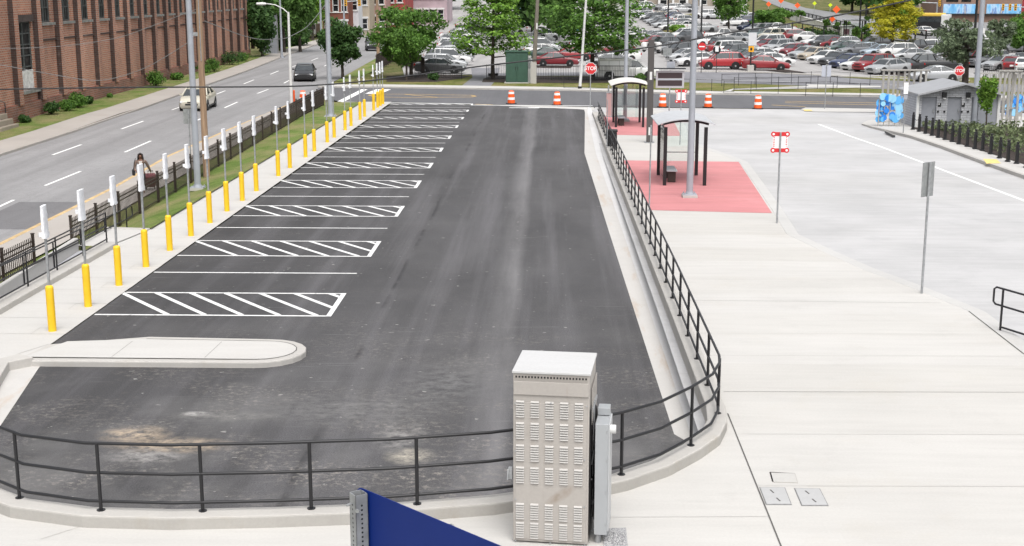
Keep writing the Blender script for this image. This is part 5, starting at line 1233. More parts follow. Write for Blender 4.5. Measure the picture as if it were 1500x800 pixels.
# ================================================================ foliage
GREEN1 = m_leaf('mid_green_leaves', (0.048, 0.113, 0.02), (0.166, 0.315, 0.059))
GREEN2 = m_leaf('dark_green_leaves', (0.025, 0.065, 0.016), (0.073, 0.146, 0.037), .25)
GREEN3 = m_leaf('bright_green_leaves', (0.081, 0.178, 0.024), (0.249, 0.431, 0.066))
GOLD = m_leaf('golden_leaves', (.34, .33, .02), (.6, .56, .06), .45)
GREY = m_leaf('grey_green_leaves', (0.097, 0.129, 0.081), (0.186, 0.239, 0.133), .3)
WOODS = m_leaf('wood_edge_leaves', (0.057, 0.129, 0.025), (0.146, 0.265, 0.066), .3)
def leaf_cloud(mb, rnd, c, rad, n, size, flat=0.0, shell=.55):
    c = Vector(c)
    for _ in range(n):
        while True:
            d = Vector((rnd.gauss(0, 1), rnd.gauss(0, 1), rnd.gauss(0, 1)))
            if d.length > .01: break
        d.normalize(); r = rnd.uniform(shell, 1.06) if rnd.random() < .8 else rnd.uniform(.15, 1)
        p = c + Vector((d.x * rad[0] * r, d.y * rad[1] * r, d.z * rad[2] * r))
        nrm = (d * .7 + Vector((rnd.gauss(0, .5), rnd.gauss(0, .5), rnd.gauss(.25, .5)))).normalized()
        if flat: nrm = (nrm * (1 - flat) + Vector((0, 0, flat))).normalized()
        a = nrm.orthogonal().normalized(); b_ = nrm.cross(a); t = rnd.uniform(0, 6.28)
        a, b_ = a * math.cos(t) + b_ * math.sin(t), b_ * math.cos(t) - a * math.sin(t)
        s = size * rnd.uniform(.55, 1.25)
        mb.add([p - a * s, p - b_ * s * .6 + nrm * s * .15, p + a * s, p + b_ * s * .6 + nrm * s * .15], [(0, 1, 2, 3)])
def tree(label, base, rx, z0, z1, m, n=3800, size=.16, lobes=26, trunk=.16, layered=False, seed=1, ry=None, name='tree', group=None, trunk_m=BARK, sparse=False, limbs=7, lobe=(.22, .44)):
    rnd = random.Random(seed); t = thing(name, label, 'tree', base, 0, group); ry = ry or rx; hz = (z1 - z0) / 2; zc = (z0 + z1) / 2
    mb = MB(); ls = []
    for i in range(lobes):
        if layered:
            f = (i + .5) / lobes; z = z0 + (z1 - z0) * f; k = math.sin(math.pi * min(1, .22 + f * .8)) ** .7; a = i * 2.4 + rnd.uniform(-.4, .4); q = rnd.uniform(.35, .8) * k
            c = Vector((rx * q * math.cos(a), ry * q * math.sin(a), z)); rd = (rx * rnd.uniform(.3, .46) * max(k, .4), ry * rnd.uniform(.3, .46) * max(k, .4), hz * rnd.uniform(.1, .17))
        else:
            while True:
                d = Vector((rnd.uniform(-1, 1), rnd.uniform(-1, 1), rnd.uniform(-1, 1)))
                if .3 < d.length < 1: break
            q = rnd.uniform(*lobe); d *= max(.72, 1 - q); c = Vector((d.x * rx, d.y * ry, zc + d.z * hz)); rd = (rx * q, ry * q, hz * q * .85)
        ls.append(c); leaf_cloud(mb, rnd, c, rd, int(n / lobes * (.5 if sparse else 1)), size, .55 if layered else 0)
    mb.build('crown', m, t, fix=False)
    tb = MB(); tb.tube([(0, 0, -.1), (rnd.uniform(-.05, .05), 0, z0 * .6), (rnd.uniform(-.1, .1), rnd.uniform(-.1, .1), zc), (0, 0, z1 - hz * .3)], [trunk * 1.25, trunk, trunk * .65, trunk * .15], 9)
    for c in rnd.sample(ls, min(limbs, len(ls))):
        z = max(z0 * .8, min(zc, c.z - .4)) ; s_ = Vector((0, 0, z)); m_ = (s_ + c) / 2 + Vector((0, 0, -.1)); tb.tube([s_, m_, c], [trunk * .5, trunk * .3, trunk * .1], 6)
    tb.build('trunk', trunk_m, t, smooth=50); return t
def tree_px(label, bx, by, x0, x1, y0, y1, m, zf=ZT, grow=1.12, **kw):
    p = P(bx, by, zf); d = (p - CAM).dot(fwd); k = d / F; cx = (x0 + x1) / 2
    lo = at_depth(cx, y1, p.y).z - p.z; hi = at_depth(cx, y0, p.y).z - p.z
    off = (cx - bx) * k
    t = tree(label, p, (x1 - x0) / 2 * k * (grow * 1.18 if kw.get('layered') else grow), lo + .3 * bool(kw.get('layered')), hi, m, **kw)
    if abs(off) > .2:
        for ch in t.children:
            if ch.name.startswith('crown'): ch.location.x += off * .85
    return t
tree_px('round dark green street tree on the strip by the main street', 502, 116, 472, 536, 20, 97, GREEN2, zf=ZS, n=6500, size=.17, lobes=34, seed=2, trunk=.13, name='street_tree')
tree_px('large mid-green tree at the left corner of the far car park', 603, 113, 538, 655, -4, 98, GREEN1, n=7500, size=.17, lobes=40, seed=3, trunk=.17, lobe=(.15, .36))
tree_px('smaller light green tree standing in the mulch bed before the left cars', 595, 118, 571, 622, 32, 106, GREEN1, n=4200, size=.13, lobes=26, seed=4, trunk=.1)
tree_px('bright green layered tree on the verge left of the green box', 722, 116.5, 666, 772, -22, 84, GREEN3, n=6500, size=.18, lobes=34, seed=5, layered=True, trunk=.16)
tree_px('wide layered green tree behind the stop sign', 868, 117, 810, 944, -26, 80, GREEN1, n=8500, size=.2, lobes=40, seed=16, layered=True, trunk=.2)
tree_px('leafy green tree in the car park right of the tall mast', 1067, 46, 1036, 1097, -28, 34, GREEN1, n=4200, size=.24, lobes=26, seed=7, trunk=.16, lobe=(.24, .4))
tree_px('broad low green tree left of the hillside lawn', 1129, 45, 1098, 1168, 9, 43, GREEN1, n=4200, size=.24, lobes=28, seed=8, trunk=.15, lobe=(.22, .36))
tree_px('golden yellow tree on the lawn beyond the parked cars', 1306, 76, 1277, 1341, -14, 59, GOLD, n=6000, size=.2, lobes=36, seed=9, layered=True, trunk=.2, name='golden_tree')
tree_px('green tree just behind the golden tree', 1326, 68, 1308, 1348, -8, 55, GREEN3, n=3200, size=.22, lobes=20, seed=10, trunk=.14)
tree_px('sparse grey-green tree with visible limbs behind the restrooms', 1411, 146, 1350, 1470, 22, 98, GREY, zf=Z0, n=5200, size=.13, lobes=44, seed=11, trunk=.24, limbs=26, lobe=(.16, .28), sparse=False)
tree_px('sparse reddish-grey tree at the right edge behind the lamp pole', 1462, 100, 1438, 1490, 24, 76, GREY, n=2200, size=.16, lobes=30, seed=12, trunk=.14, limbs=18, lobe=(.16, .28))
tree_px('fresh green tree cut off by the right edge', 1500, 84, 1472, 1530, 15, 76, GREEN1, n=4200, size=.2, lobes=26, seed=13, trunk=.16)
tree_px('slim upright young tree in the planting bed by the restrooms', 1443, 192, 1431, 1456, 106, 172, GREEN3, zf=ZIs, n=2600, size=.085, lobes=22, seed=14, trunk=.045, limbs=4, lobe=(.3, .5), name='young_tree')
k = 0
for x, y, x0, x1, y0, y1, lb in [(1253, 66, 1247, 1259, 36, 60, 'narrow sapling beside the hillside bus shelter'), (1269, 64, 1261, 1276, 32, 60, 'narrow sapling left of the golden tree'), (1209, 53, 1203, 1217, 26, 44, 'thin sapling on the hillside by the black fence'), (1226, 50, 1219, 1232, 30, 46, 'small hillside sapling below the orange sign'), (1240, 52, 1232, 1246, 28, 48, 'small hillside sapling at the end of the white wall'), (1172, 34, 1164, 1180, 12, 28, 'thin sapling near the top of the white wall')]:
    tree_px(lb, x, y, x0, x1, y0, y1, GREEN1, n=900, size=.16, lobes=12, seed=20 + k, trunk=.05, limbs=3, name='sapling', group='saplings on the hillside'); k += 1
for i, (bx, by, x0, x1, y0, y1, m, lb, n) in enumerate([(384, 84, 358, 408, -30, 80, GREEN2, 'ivy-covered dark tree against the end of the brick warehouse', 6500), (416, 78, 380, 450, -60, 56, WOODS, 'tall leafy tree behind the warehouse end, by the concrete post', 8500), (440, 76, 412, 470, -55, 62, WOODS, 'tall leafy tree left of the thin grey street pole', 7500), (458, 60, 438, 484, -50, 40, GREEN3, 'lighter green tree on the bank before the brick rowhouse', 5000), (400, 74, 376, 424, 30, 80, GREEN2, 'dark shrubby tree hiding the metal gate', 3600), (432, 68, 414, 456, 30, 74, GREEN2, 'dark shrubby tree on the bank by the street pavement', 3200)]):
    tree_px(lb, bx, by, x0, x1, y0, y1, m, zf=ZS, n=n, size=.24, lobes=40, seed=40 + i, trunk=.2, lobe=(.24, .4), group='trees beyond the warehouse', ry=4.5)
# shrubs along the warehouse
def shrub(label, base, r, h, m=GREEN2, n=700, size=.09, seed=1, group='shrubs along the warehouse foot'):
    rnd = random.Random(seed); t = thing('shrub', label, 'shrub', base, 0, group); mb = MB()
    for i in range(9):
        a = rnd.uniform(0, 6.28); q = rnd.uniform(0, .5); leaf_cloud(mb, rnd, (r * q * math.cos(a), r * q * math.sin(a), h * rnd.uniform(.35, .62)), (r * .55, r * .55, h * .36), n // 9, size)
    mb.build('foliage', m, t, fix=False)
    tb = MB()
    for i in range(4): a = i * 1.6; tb.tube([(0, 0, -.05), (r * .4 * math.cos(a), r * .4 * math.sin(a), h * .6)], [.03, .01], 5)
    tb.build('stem', BARK, t); return t
for i, (x, y, r, h, lb) in enumerate([(75, 168, .85, 1.0, 'round green shrub at the wall foot, near the boarded window'), (99, 163, .8, .95, 'shrub just left of the biggest one along the wall'), (114, 158, .95, 1.25, 'biggest green shrub in the middle of the warehouse wall'), (130, 153, .45, .7, 'small shrub right of the biggest one along the wall'), (229, 126.5, 1.1, 1.7, 'dark round shrub by the sooty stretch of wall'), (162, 143, .3, .35, 'tiny tuft at the wall foot between the shrubs'), (35, 180, .5, .6, 'small shrub beside the stone steps'),
                                           (297, 107, 1.0, 1.0, 'low shrub behind the two near poles'), (314, 105, 1.3, 1.7, 'tall bushy shrub right of the wooden pole'), (340, 95, 1.8, 1.9, 'wide shrub near the far end of the wall'), (356, 90, 1.2, 1.2, 'last low shrub at the far end of the wall'), (258, 117, 1.0, .8, 'low weeds spreading along the wall foot')]):
    shrub(lb, P(x, y, ZS, .1), r * .85, h * .85, seed=60 + i, n=900, m=GREEN1 if i % 3 else GREEN2, size=.1)
shrub('rounded green bush in the mulch behind the work pickup', P(938, 120.5), .65, .9, GREEN1, 900, .08, 80, 'far bushes')
shrub('low bush at the foot of the small corner tree', P(636, 118), .8, .8, GREEN2, 700, .1, 81, 'far bushes')
shrub('bush in the planted island between the car rows', P(990, 47.5, ZT), 2.2, 1.4, GREEN3, 1000, .22, 82, 'far bushes')
for i, (x, y) in enumerate([(1180, 57), (1192, 58.5), (1204, 60), (1214, 61)]): shrub(['leftmost bush of the hedge under the hillside', 'second bush of the hedge under the hillside', 'third bush of the hedge under the hillside', 'rightmost bush of the hedge under the hillside'][i], P(x, y, ZT), 2.3, 1.9, GREEN2, 700, .22, 84 + i, 'hedge bushes')
# planting on the island: ground cover
rnd = random.Random(5); gc = MB(); bedw = [Vector((p[0], p[1])) for p in bed]
def inside(p, poly):
    c = False; n = len(poly)
    for i in range(n):
        a, b_ = poly[i], poly[i - 1]
        if (a[1] > p[1]) != (b_[1] > p[1]) and p[0] < (b_[0] - a[0]) * (p[1] - a[1]) / (b_[1] - a[1]) + a[0]: c = not c
    return c
bx0 = min(p.x for p in bedw); bx1 = min(33, max(p.x for p in bedw)); by0 = min(p.y for p in bedw); by1 = max(p.y for p in bedw)
cnt = 0
while cnt < 420:
    x = rnd.uniform(bx0, bx1); y = rnd.uniform(by0, by1)
    if not inside((x, y), bed) or not inside((x - .6, y - .9), bed): continue
    cnt += 1; h = rnd.uniform(.25, .5)
    leaf_cloud(gc, rnd, (x, y, ZIs(x, y) + h * .6), (.3, .3, h * .55), 13, .11)
o = gc.build('ground_cover', m_leaf('bed_plants', (.09, .12, .06), (.25, .3, .15), .35), fix=False); tag(o, 'low mixed green planting filling the mulched bed behind the black bollards', 'planting'); o['kind'] = 'stuff'
# ================================================================ black chain bollards
pxs = [(1337, 190, 166), (1346, 193, 169.5), (1355.5, 196, 172), (1365, 199, 174), (1374, 202, 177), (1384, 205, 179.5), (1394.5, 208, 182), (1404.5, 211.5, 184), (1416.5, 215, 187), (1428, 218.5, 190), (1439, 221, 192), (1451, 226, 195), (1464, 232, 199), (1476, 237, 203), (1489, 240, 207), (1503, 246, 211)]
bmesh_ = MB(); bmesh_._lathe([(.085, 0), (.08, .82), (.05, .84), (.045, .88), (.07, .9), (.065, .95), (.02, .96)], 12, Vector((0, 0, 0)), 0); bbm = fin(bmesh_, 'shaft', [BLACK]); blp = []
bca = MB(); bca._lathe([(.13, 0), (.13, .03), (.1, .05)], 12, Vector((0, 0, 0)), 0); bcm = fin(bca, 'collar', [BLACK])
for i, (x, y, _) in enumerate(pxs):
    p = P(x, y, ZIs); p.z += .02; blp.append(p)
    lb = ('first black chain bollard, nearest to the restroom building' if i == 0 else 'last black chain bollard, cut by the right picture edge' if i == len(pxs) - 1 else f'{ORD[i]} black chain bollard counted from the restroom end')
    if i == 1: lb = 'second black chain bollard counted from the restroom end'
    t = thing('chain_bollard', lb, 'bollard', p, 0, 'black chain bollards along the planting bed'); obj_from('shaft', bbm, t); obj_from('collar', bcm, t)
for i in range(len(blp) - 1):
    a, b_ = blp[i] + Vector((0, 0, .78)), blp[i + 1] + Vector((0, 0, .78)); q = []
    for k in range(9): f = k / 8; v = a.lerp(b_, f); v.z -= .22 * 4 * f * (1 - f); q.append(v)
    o = MB().tube(q, .016, 5).build('chain', BLACK); tag(o, f'sagging black chain joining bollards {i + 1} and {i + 2} from the restrooms', 'chain', 'chains between the black bollards')
    o['label'] = ['sagging chain of the bollard row, next to the restroom building'] [0] if i == 0 else f'sagging black chain between the {ORD[i]} and {ORD[i + 1]} bollard from the restrooms'.replace('nearest', 'first')
# ================================================================ restroom building
RG = m_brick('grey_split_block', (.52, .53, .55), (.46, .47, .5), (.36, .36, .38), 0.0)
RGD = mat('grey_door_paint', (.27, .28, .31), .5, var=.04); METR = mat('grey_metal_roof', (.36, .365, .38), .45, .2, var=.05, scale=2)
p0 = P(1342, 187, ZIs); p1 = P(1461, 187.5, ZIs); W = p1.x - p0.x; rb = thing('restroom_building', 'small grey gabled restroom building with three grey doors', 'building', ((p0.x + p1.x) / 2, p0.y, p0.z)); D = 3.9
eav = at_depth(1342, 139, p0.y).z - p0.z; rid = at_depth(1408, 124, p0.y).z - p0.z; rx_ = (1408 - 1401.5) / 119 * W
doorx = [(-.45 * W, -.265 * W), (-.133 * W, .042 * W), (.164 * W, .31 * W)]
hd = min(eav - .12, 2.05)
b = MB(); wall_grid(b, -W / 2, W / 2, -.05, eav, [(x0, x1, -.05, hd) for x0, x1 in doorx], 0, .18)
b.add([(-W / 2, 0, eav), (W / 2, 0, eav), (rx_, 0, rid)], [(0, 1, 2)])
b.add([(-W / 2, 0, -.05), (-W / 2, D, -.05), (-W / 2, D, eav), (-W / 2, 0, eav)], [(0, 3, 2, 1)]); b.add([(W / 2, 0, -.05), (W / 2, D, -.05), (W / 2, D, eav), (W / 2, 0, eav)], [(0, 1, 2, 3)])
b.add([(-W / 2, D, -.05), (W / 2, D, -.05), (W / 2, D, eav), (rx_, D, rid), (-W / 2, D, eav)], [(0, 4, 3, 2, 1)]); b.build('wall', RG, rb, fix=False)
for x0, x1 in doorx:
    b = MB(); b.box(((x0 + x1) / 2, .15, hd / 2 - .02), (x1 - x0, .05, hd)); dr = b.build('door', RGD, rb)
    b = MB(); b.box((x1 - .12, .1, .95), (.05, .06, .2)); b.build('handle', GALV, dr)
b = MB(); b.box((W / 2 - .62, -.012, 1.0), (1.05, .024, 2.0)); b.build('side_panel', RGD, rb)
for x in (-W / 2, W / 2): b = MB(); b.box((x, -.02, eav / 2), (.14, .1, eav)); b.build('corner_trim', WHITEP, rb)
for sgn, xe in ((-1, -W / 2 - .12), (1, W / 2 + .12)):
    sl_ = (rid - eav) / (rx_ + W / 2 if sgn < 0 else W / 2 - rx_); ze = rid - sl_ * abs(xe - rx_)
    b = MB(); vs = [(x, y, z + dz) for x, z in ((xe, ze), (rx_, rid)) for y in (-.45, D + .3) for dz in (.01, .11)]
    b.add(vs, [(0, 1, 3, 2), (4, 6, 7, 5), (0, 4, 5, 1), (2, 3, 7, 6), (1, 5, 7, 3), (0, 2, 6, 4)]); b.build('roof_slope', METR, rb)
for x in (-.183 * W, .11 * W): 
    b = MB(); b.box((x, -.1, hd + .12), (.22, .2, .3)); lo = b.build('wall_lamp', BLACK, rb); b = MB(); b.box((x, -.12, hd - .05), (.14, .12, .06)); b.build('lens', SIGNWHITE, lo)
    b = MB(); b.box((x - .22, -.012, 1.3), (.17, .02, .22)); so_ = b.build('door_sign', BLACK, rb)
    b = MB(); b.box((x - .25, -.026, 1.35), (.05, .006, .08)); b.build('symbol', SIGNWHITE, so_)
    for dx in (-.28, .08): b = MB(); b.tube([(x + dx, 0, .92), (x + dx, -.04, .92)], .06, 10); b.build('push_button', BLACK, rb)
# ================================================================ art screens and slat frames
PERF = mat('pale_steel_slat', (.38, .365, .34), .5, .3, var=.1, scale=4); BLUEG = [mat('blue_disc_a', (.03, .22, .7), .25), mat('blue_disc_b', (.12, .42, .8), .25), mat('blue_disc_c', (.3, .6, .85), .25)]
def art_screen(label, base, w, h, n, seed):
    t = thing('art_screen', label, 'art screen', base, 0, 'blue disc art screens'); rr = random.Random(seed)
    for k in range(5): x = -w / 2 + w * k / 4; MB().bar((x, 0, 0), (x, 0, h), .05).build('post', PERF, t)
    for z in (.25, .6, h * .5, h - .1): MB().bar((-w / 2, 0, z), (w / 2, 0, z), .04).build('rail', PERF, t)
    for k in range(n):
        x = rr.uniform(-w / 2, w / 2); z = rr.uniform(.35, h); r = rr.uniform(.12, .26); q = Vector((x, rr.choice((-.06, .06)) , z))
        b = MB(); b.tube([q, q + Vector((rr.uniform(-.01, .01), -.02, 0))], r, 14); b.build('disc', BLUEG[rr.randint(0, 2)], t)
    return t
art_screen('steel screen hung with blue discs, left of the restrooms', P(1302, 185, ZIs), 1.25, 1.75, 42, 4)
art_screen('blue disc screen at the right edge behind the slat frame', P(1486, 176, ZIs), .8, 1.6, 22, 6)
def slat_frame(label, base, w, h, n, top=True):
    t = thing('slat_frame', label, 'screen', base, 0, 'tall pale slat screens'); rr = random.Random(2)
    for k in range(n): x = -w / 2 + w * (k + .5) / n; MB().box((x, rr.choice((0, .25)), h / 2), (.13, .06, h)).build('slat', PERF, t)
    if top: MB().box((0, .12, h + .05), (w, .5, .08)).build('top_rail', PERF, t)
    MB().box((0, .12, 1.0), (w, .06, .08)).build('rail', PERF, t); return t
slat_frame('tall pale slat screen behind the left blue discs', P(1322, 168, ZIs), 3.0, 2.75, 9)
slat_frame('tall pale slat screen right of the restrooms', P(1474, 184, ZIs), 1.35, 3.1, 5)
slat_frame('far slat screen behind the lamp pole right of the restrooms', P(1463, 170, ZIs), 3.3, 2.6, 7)
# ================================================================ thin black fences beyond the cross street
def thin_fence(label, pts, zf, h, post_step, picket=0, m=BLACK, rails=2, nm='metal_fence', cat='fence', r=.025):
    pts = [Vector(p) for p in pts]; t = thing(nm, label, cat, pts[0])
    for a, b_ in zip(pts[:-1], pts[1:]):
        n = max(1, round((b_ - a).length / post_step))
        for k in range(n):
            q = a.lerp(b_, k / n) - pts[0]; q2 = a.lerp(b_, (k + 1) / n) - pts[0]
            MB().bar(q, q + Vector((0, 0, h)), r * 2.2).build('post', m, t)
            b = MB()
            for i in range(rails): z = h - .06 - i * (h - .2) / max(1, rails - 1); b.bar(q + Vector((0, 0, z)), q2 + Vector((0, 0, z)), r * 1.5)
            if picket:
                c = int((q2 - q).length / picket)
                for i in range(1, c): v = q.lerp(q2, i / c); b.bar(v + Vector((0, 0, .1)), v + Vector((0, 0, h - .04)), .022)
            b.build('panel', m, t)
    q = pts[-1] - pts[0]; MB().bar(q, q + Vector((0, 0, h)), r * 2.2).build('post', m, t); return t
L3 = lambda pts, zf=Z0: [P(a, b_, zf) for a, b_ in pts]
thin_fence('black picket fence in front of the layered trees and the red car', L3([(713, 117), (742, 117)]), Z0, 1.35, 2.6, .14)
thin_fence('black picket fence from the green box to the work pickup', L3([(772, 117.5), (845, 118.5), (930, 119)]), Z0, 1.35, 2.6, .14)
thin_fence('dark slatted fence round the corner behind the farthest bollards', L3([(551, 120), (552, 105), (575, 92), (612, 104), (622, 112)]), Z0, 1.7, 2.4, .09, m=BROWN)
thin_fence('black picket fence along the mulch bed before the left car row', L3([(608, 115), (676, 116)]), Z0, 1.2, 2.6, .16)
thin_fence('thin black two-rail fence along the far pavement', L3([(826, 131), (900, 132.3), (1010, 134.8), (1075, 137)]), Z0, 1.05, 1.7, rails=2, r=.016)
thin_fence('thin black two-rail fence along the grass near the restrooms', L3([(1060, 139), (1180, 141), (1300, 143)]), Z0, 1.05, 1.75, rails=2, r=.016)
thin_fence('upper black ramp railing before the service road', L3([(1057, 127), (1130, 124.5), (1216, 122.3), (1274, 126)]), Z0, 1.05, 1.8, rails=3, r=.016)
thin_fence('lower black ramp railing along the pale path', L3([(1075, 132.5), (1140, 131.5), (1226, 130)]), Z0, 1.05, 1.8, rails=2, r=.016)
thin_fence('black picket fence at the far right behind the slat screens', L3([(1440, 118), (1600, 126)]), Z0, 1.3, 2.6, .16)
thin_fence('black fence climbing the hillside above the white wall', L3([(1150, 26), (1195, 38), (1237, 49), (1262, 60)], ZT), ZT, 1.9, 3.0, .3, r=.08)
thin_fence('black fence at the foot of the hillside lawn', L3([(1160, 55), (1190, 60), (1206, 62), (1228, 63), (1252, 62)], ZT), ZT, 2.4, 3.4, .5, r=.07)
thin_fence('black fence across the lawn right of the golden tree', L3([(1340, 62), (1372, 66), (1420, 70), (1500, 78)], ZT), ZT, 1.9, 3.0, .3, r=.08)
wl = thing('white_wall', 'low white slotted wall stepping down the hillside lawn', 'wall', P(1158, 29, ZT)); 
A_ = P(1158, 29, ZT); B_ = P(1238, 52, ZT); n = 34
for k in range(n): 
    q = A_.lerp(B_, k / n) - A_; q2 = A_.lerp(B_, (k + .62) / n) - A_
    b = MB(); b.bar(q + Vector((0, 0, .55)), q2 + Vector((0, 0, .55)), .25, 1.1); b.build('block', mat('white_concrete_block', (.66, .65, .63), .7, var=.06), wl)
b = MB(); b.bar(Vector((0, 0, 1.16)), B_ - A_ + Vector((0, 0, 1.16)), .35, .12); b.build('coping', MATS['white_concrete_block'], wl)
# ================================================================ green box, poles, signs in the distance
tb_ = thing('transformer_box', 'dark green utility box beside the leaning wooden pole', 'utility box', P(757, 122.5)); 
GRB = mat('green_enamel', (.035, .085, .06), .5, var=.12, scale=2)
b = MB(); b.box((0, .7, 1.36), (1.88, 1.4, 2.55)); b.build('body', GRB, tb_, bevel=.03)
b = MB(); b.box((0, .7, .05), (2.1, 1.6, .12)); b.build('base', KERB, tb_)
b = MB(); b.box((0, .68, 2.68), (2.0, 1.5, .1)); b.build('lid', GRB, tb_, bevel=.02)
for x in (-.46, .46): b = MB(); b.box((x, -.012, 1.32), (.88, .025, 2.3)); dr = b.build('door', GRB, tb_, bevel=.008); b = MB(); b.box((x * .2, -.04, 1.3), (.04, .04, .25)); b.build('handle', BLACK, dr)
b = MB(); b.box((.25, .6, 2.78), (.3, .3, .1)); b.build('vent', BLACK, tb_)
ut = thing('utility_pole', 'leaning grey wooden pole beside the green box', 'utility pole', P(781, 122.5)); MB().tube([(0, 0, 0), (.25, 0, 5), (.55, 0, 11)], [.2, .17, .13], 10).build('shaft', WOODG, ut, smooth=40)
b = MB(); b.box((.03, -.2, .9), (.5, .2, 1.8)); b.build('meter_panel', KERB, ut); b = MB(); b.box((.3, -.18, 4.8), (.12, .1, .5)); b.build('conduit_box', WHITEP, ut)
eb = thing('electrical_box', 'pale electrical cabinet between green box and leaning pole', 'electrical box', P(773.5, 122)); MB().box((0, .2, 1.15), (.55, .4, 2.3)).build('body', WHITEP, eb, bevel=.02); MB().box((0, -.01, 1.7), (.45, .02, .9)).build('door', GALV, eb)
ln = thing('street_lamp', 'leaning white concrete lamp post with a small bell lamp by the big tree', 'street lamp', P(849, 132)); MB().tube([(0, 0, 0), (.08, 0, 1), (.45, 0, 7.4)], [.12, .11, .08], 12).build('shaft', WHITEP, ln, smooth=40); MB().tube([(0, 0, -.02), (.02, 0, .3)], .16, 12).build('black_foot', BLACK, ln)
b = MB(); b.tube([(.45, 0, 7.3), (.5, 0, 8.3)], .02, 6); b.build('arm', GALV, ln); b = MB(); b._lathe([(.2, 0), (.17, .1), (.06, .2), (.03, .26)], 12, Vector((.5, 0, 8.2)), 0); b.build('lamp_head', WHITEP, ln)
def simple_pole(label, base, r, h, m, arms=(), nm='lamp_mast', cat='pole', group=None):
    t = thing(nm, label, cat, base, 0, group); MB().tube([(0, 0, 0), (0, 0, h)], [r, r * .75], 10).build('shaft', m, t, smooth=40)
    for a in arms: b = MB(); b.box(a[:3], a[3:]); b.build('lamp_head', m, t)
    MB().tube([(0, 0, 0), (0, 0, .25)], r * 1.6, 10).build('base', m, t); return t
simple_pole('black lamp mast in the packed middle rows of cars', P(978, 54.5, ZT), .13, 12, BLACK, group='black car park lamp masts')
simple_pole('black lamp mast just right of the tall grey pole, behind the island', P(1027, 51, ZT), .14, 12, BLACK, group='black car park lamp masts')
simple_pole('black lamp mast by the broad low tree', P(1102, 50, ZT), .16, 12, BLACK, group='black car park lamp masts')
simple_pole('black lamp mast beside the hillside bus shelter', P(1258, 62, ZT), .13, 12, BLACK, group='black car park lamp masts')
simple_pole('black lamp mast behind the bare tree', P(1427, 60, ZT), .2, 12, BLACK, group='black car park lamp masts')
simple_pole('tall black pole carrying traffic lights by the golden tree', P(1267, 50, ZT), .16, 12, BLACK, nm='signal_mast')
simple_pole('square concrete post beside the trees past the warehouse', P(413, 85, ZS), .14, 7.5, GREYP, nm='street_pole')
simple_pole('thin grey street pole on the pavement before the rowhouse', P(471, 68, ZS), .15, 11, GREYP, nm='street_pole')
simple_pole('brown wooden pole between the dark round tree and corner tree', P(554, 84, ZS), .2, 9, WOOD, nm='utility_pole', cat='utility pole')
simple_pole('thin pole at the top of the photo left of the rowhouse gap', P(505, 70, ZS), .12, 11, GREYP, nm='street_pole')
gt = thing('metal_gate', 'pale ribbed metal gate in the trees past the warehouse', 'gate', P(395, 80, ZS)); b = MB()
for k in range(9): b.box((-.9 + k * .22, 0, 2.4), (.16, .06, 4.6))
b.box((0, .05, 2.4), (2.0, .04, 4.7)); b.build('panel', GREYP, gt)
for x in (-1.05, 1.05): MB().bar((x, 0, 0), (x, 0, 5), .12).build('post', GALV, gt)
vn = thing('parked_van', 'white van half hidden behind the bank left of the thin pole', 'van', P(458, 54, ZS)); MB().box((0, 0, 1.3), (2.0, 4.5, 1.9)).build('body', WHITEP, vn, bevel=.2); MB().box((0, -2.26, 1.6), (1.7, .03, .7)).build('windscreen', CARGL, vn)
for x in (-.9, .9):
    for y in (-1.4, 1.4): MB().tube([(x - .1, y, .35), (x + .1, y, .35)], .35, 12).build('wheel', TYRE, vn)
# do-not-enter, lot signs
def disc_sign(label, base, top, r):
    t = thing('no_entry_sign', label, 'no entry sign', base); MB().bar((0, 0, 0), (0, 0, top), .06).build('post', BLACK, t); MB().tube([(0, -.05, top - r), (0, -.06, top - r)], r, 20).build('face', SIGNRED, t); MB().box((0, -.065, top - r), (r * 1.4, .008, r * .3)).build('bar', SIGNWHITE, t); return t
disc_sign('round red no entry sign on a black post beside the red SUV', P(1027, 107.5), 2.9, .38)
ts = thing('lot_sign', 'dark-edged small sign with a white plate in front of the red SUV', 'sign', P(1049, 107.5)); MB().bar((0, 0, 0), (0, 0, 2.6), .05).build('post', BLACK, ts); MB().tube([(0, -.03, 2.2), (0, -.05, 2.2)], .38, 16).build('backplate', BLACK, ts); MB().box((0, -.06, 2.3), (.32, .01, .5)).build('plate', SIGNWHITE, ts)
ts = thing('lot_sign', 'tall white notice above an amber sign on a concrete-based post', 'sign', P(1099, 104.5)); MB().box((0, 0, .3), (.62, .62, .6)).build('base', KERB, ts, bevel=.03); MB().bar((0, 0, .5), (0, 0, 3.6), .14).build('post', BLACK, ts); MB().box((0, -.09, 2.15), (.52, .03, .56)).build('amber_plate', SIGNYEL, ts); MB().box((0, -.11, 2.15), (.2, .01, .28)).build('symbol', BLACK, ts); MB().box((.1, -.09, 3.1), (.78, .03, 1.25)).build('white_plate', mat('pale_notice', (.6, .6, .62), .5), ts)
ts = thing('lot_sign', 'thin grey post with twin sign backs near the roofed display', 'sign', P(977, 107)); MB().bar((0, 0, 0), (0, 0, 3.2), .04).build('post', GALV, ts)
for x in (-.22, .22): MB().box((x, -.03, 2.0), (.4, .02, .7)).build('plate', ALU, ts)
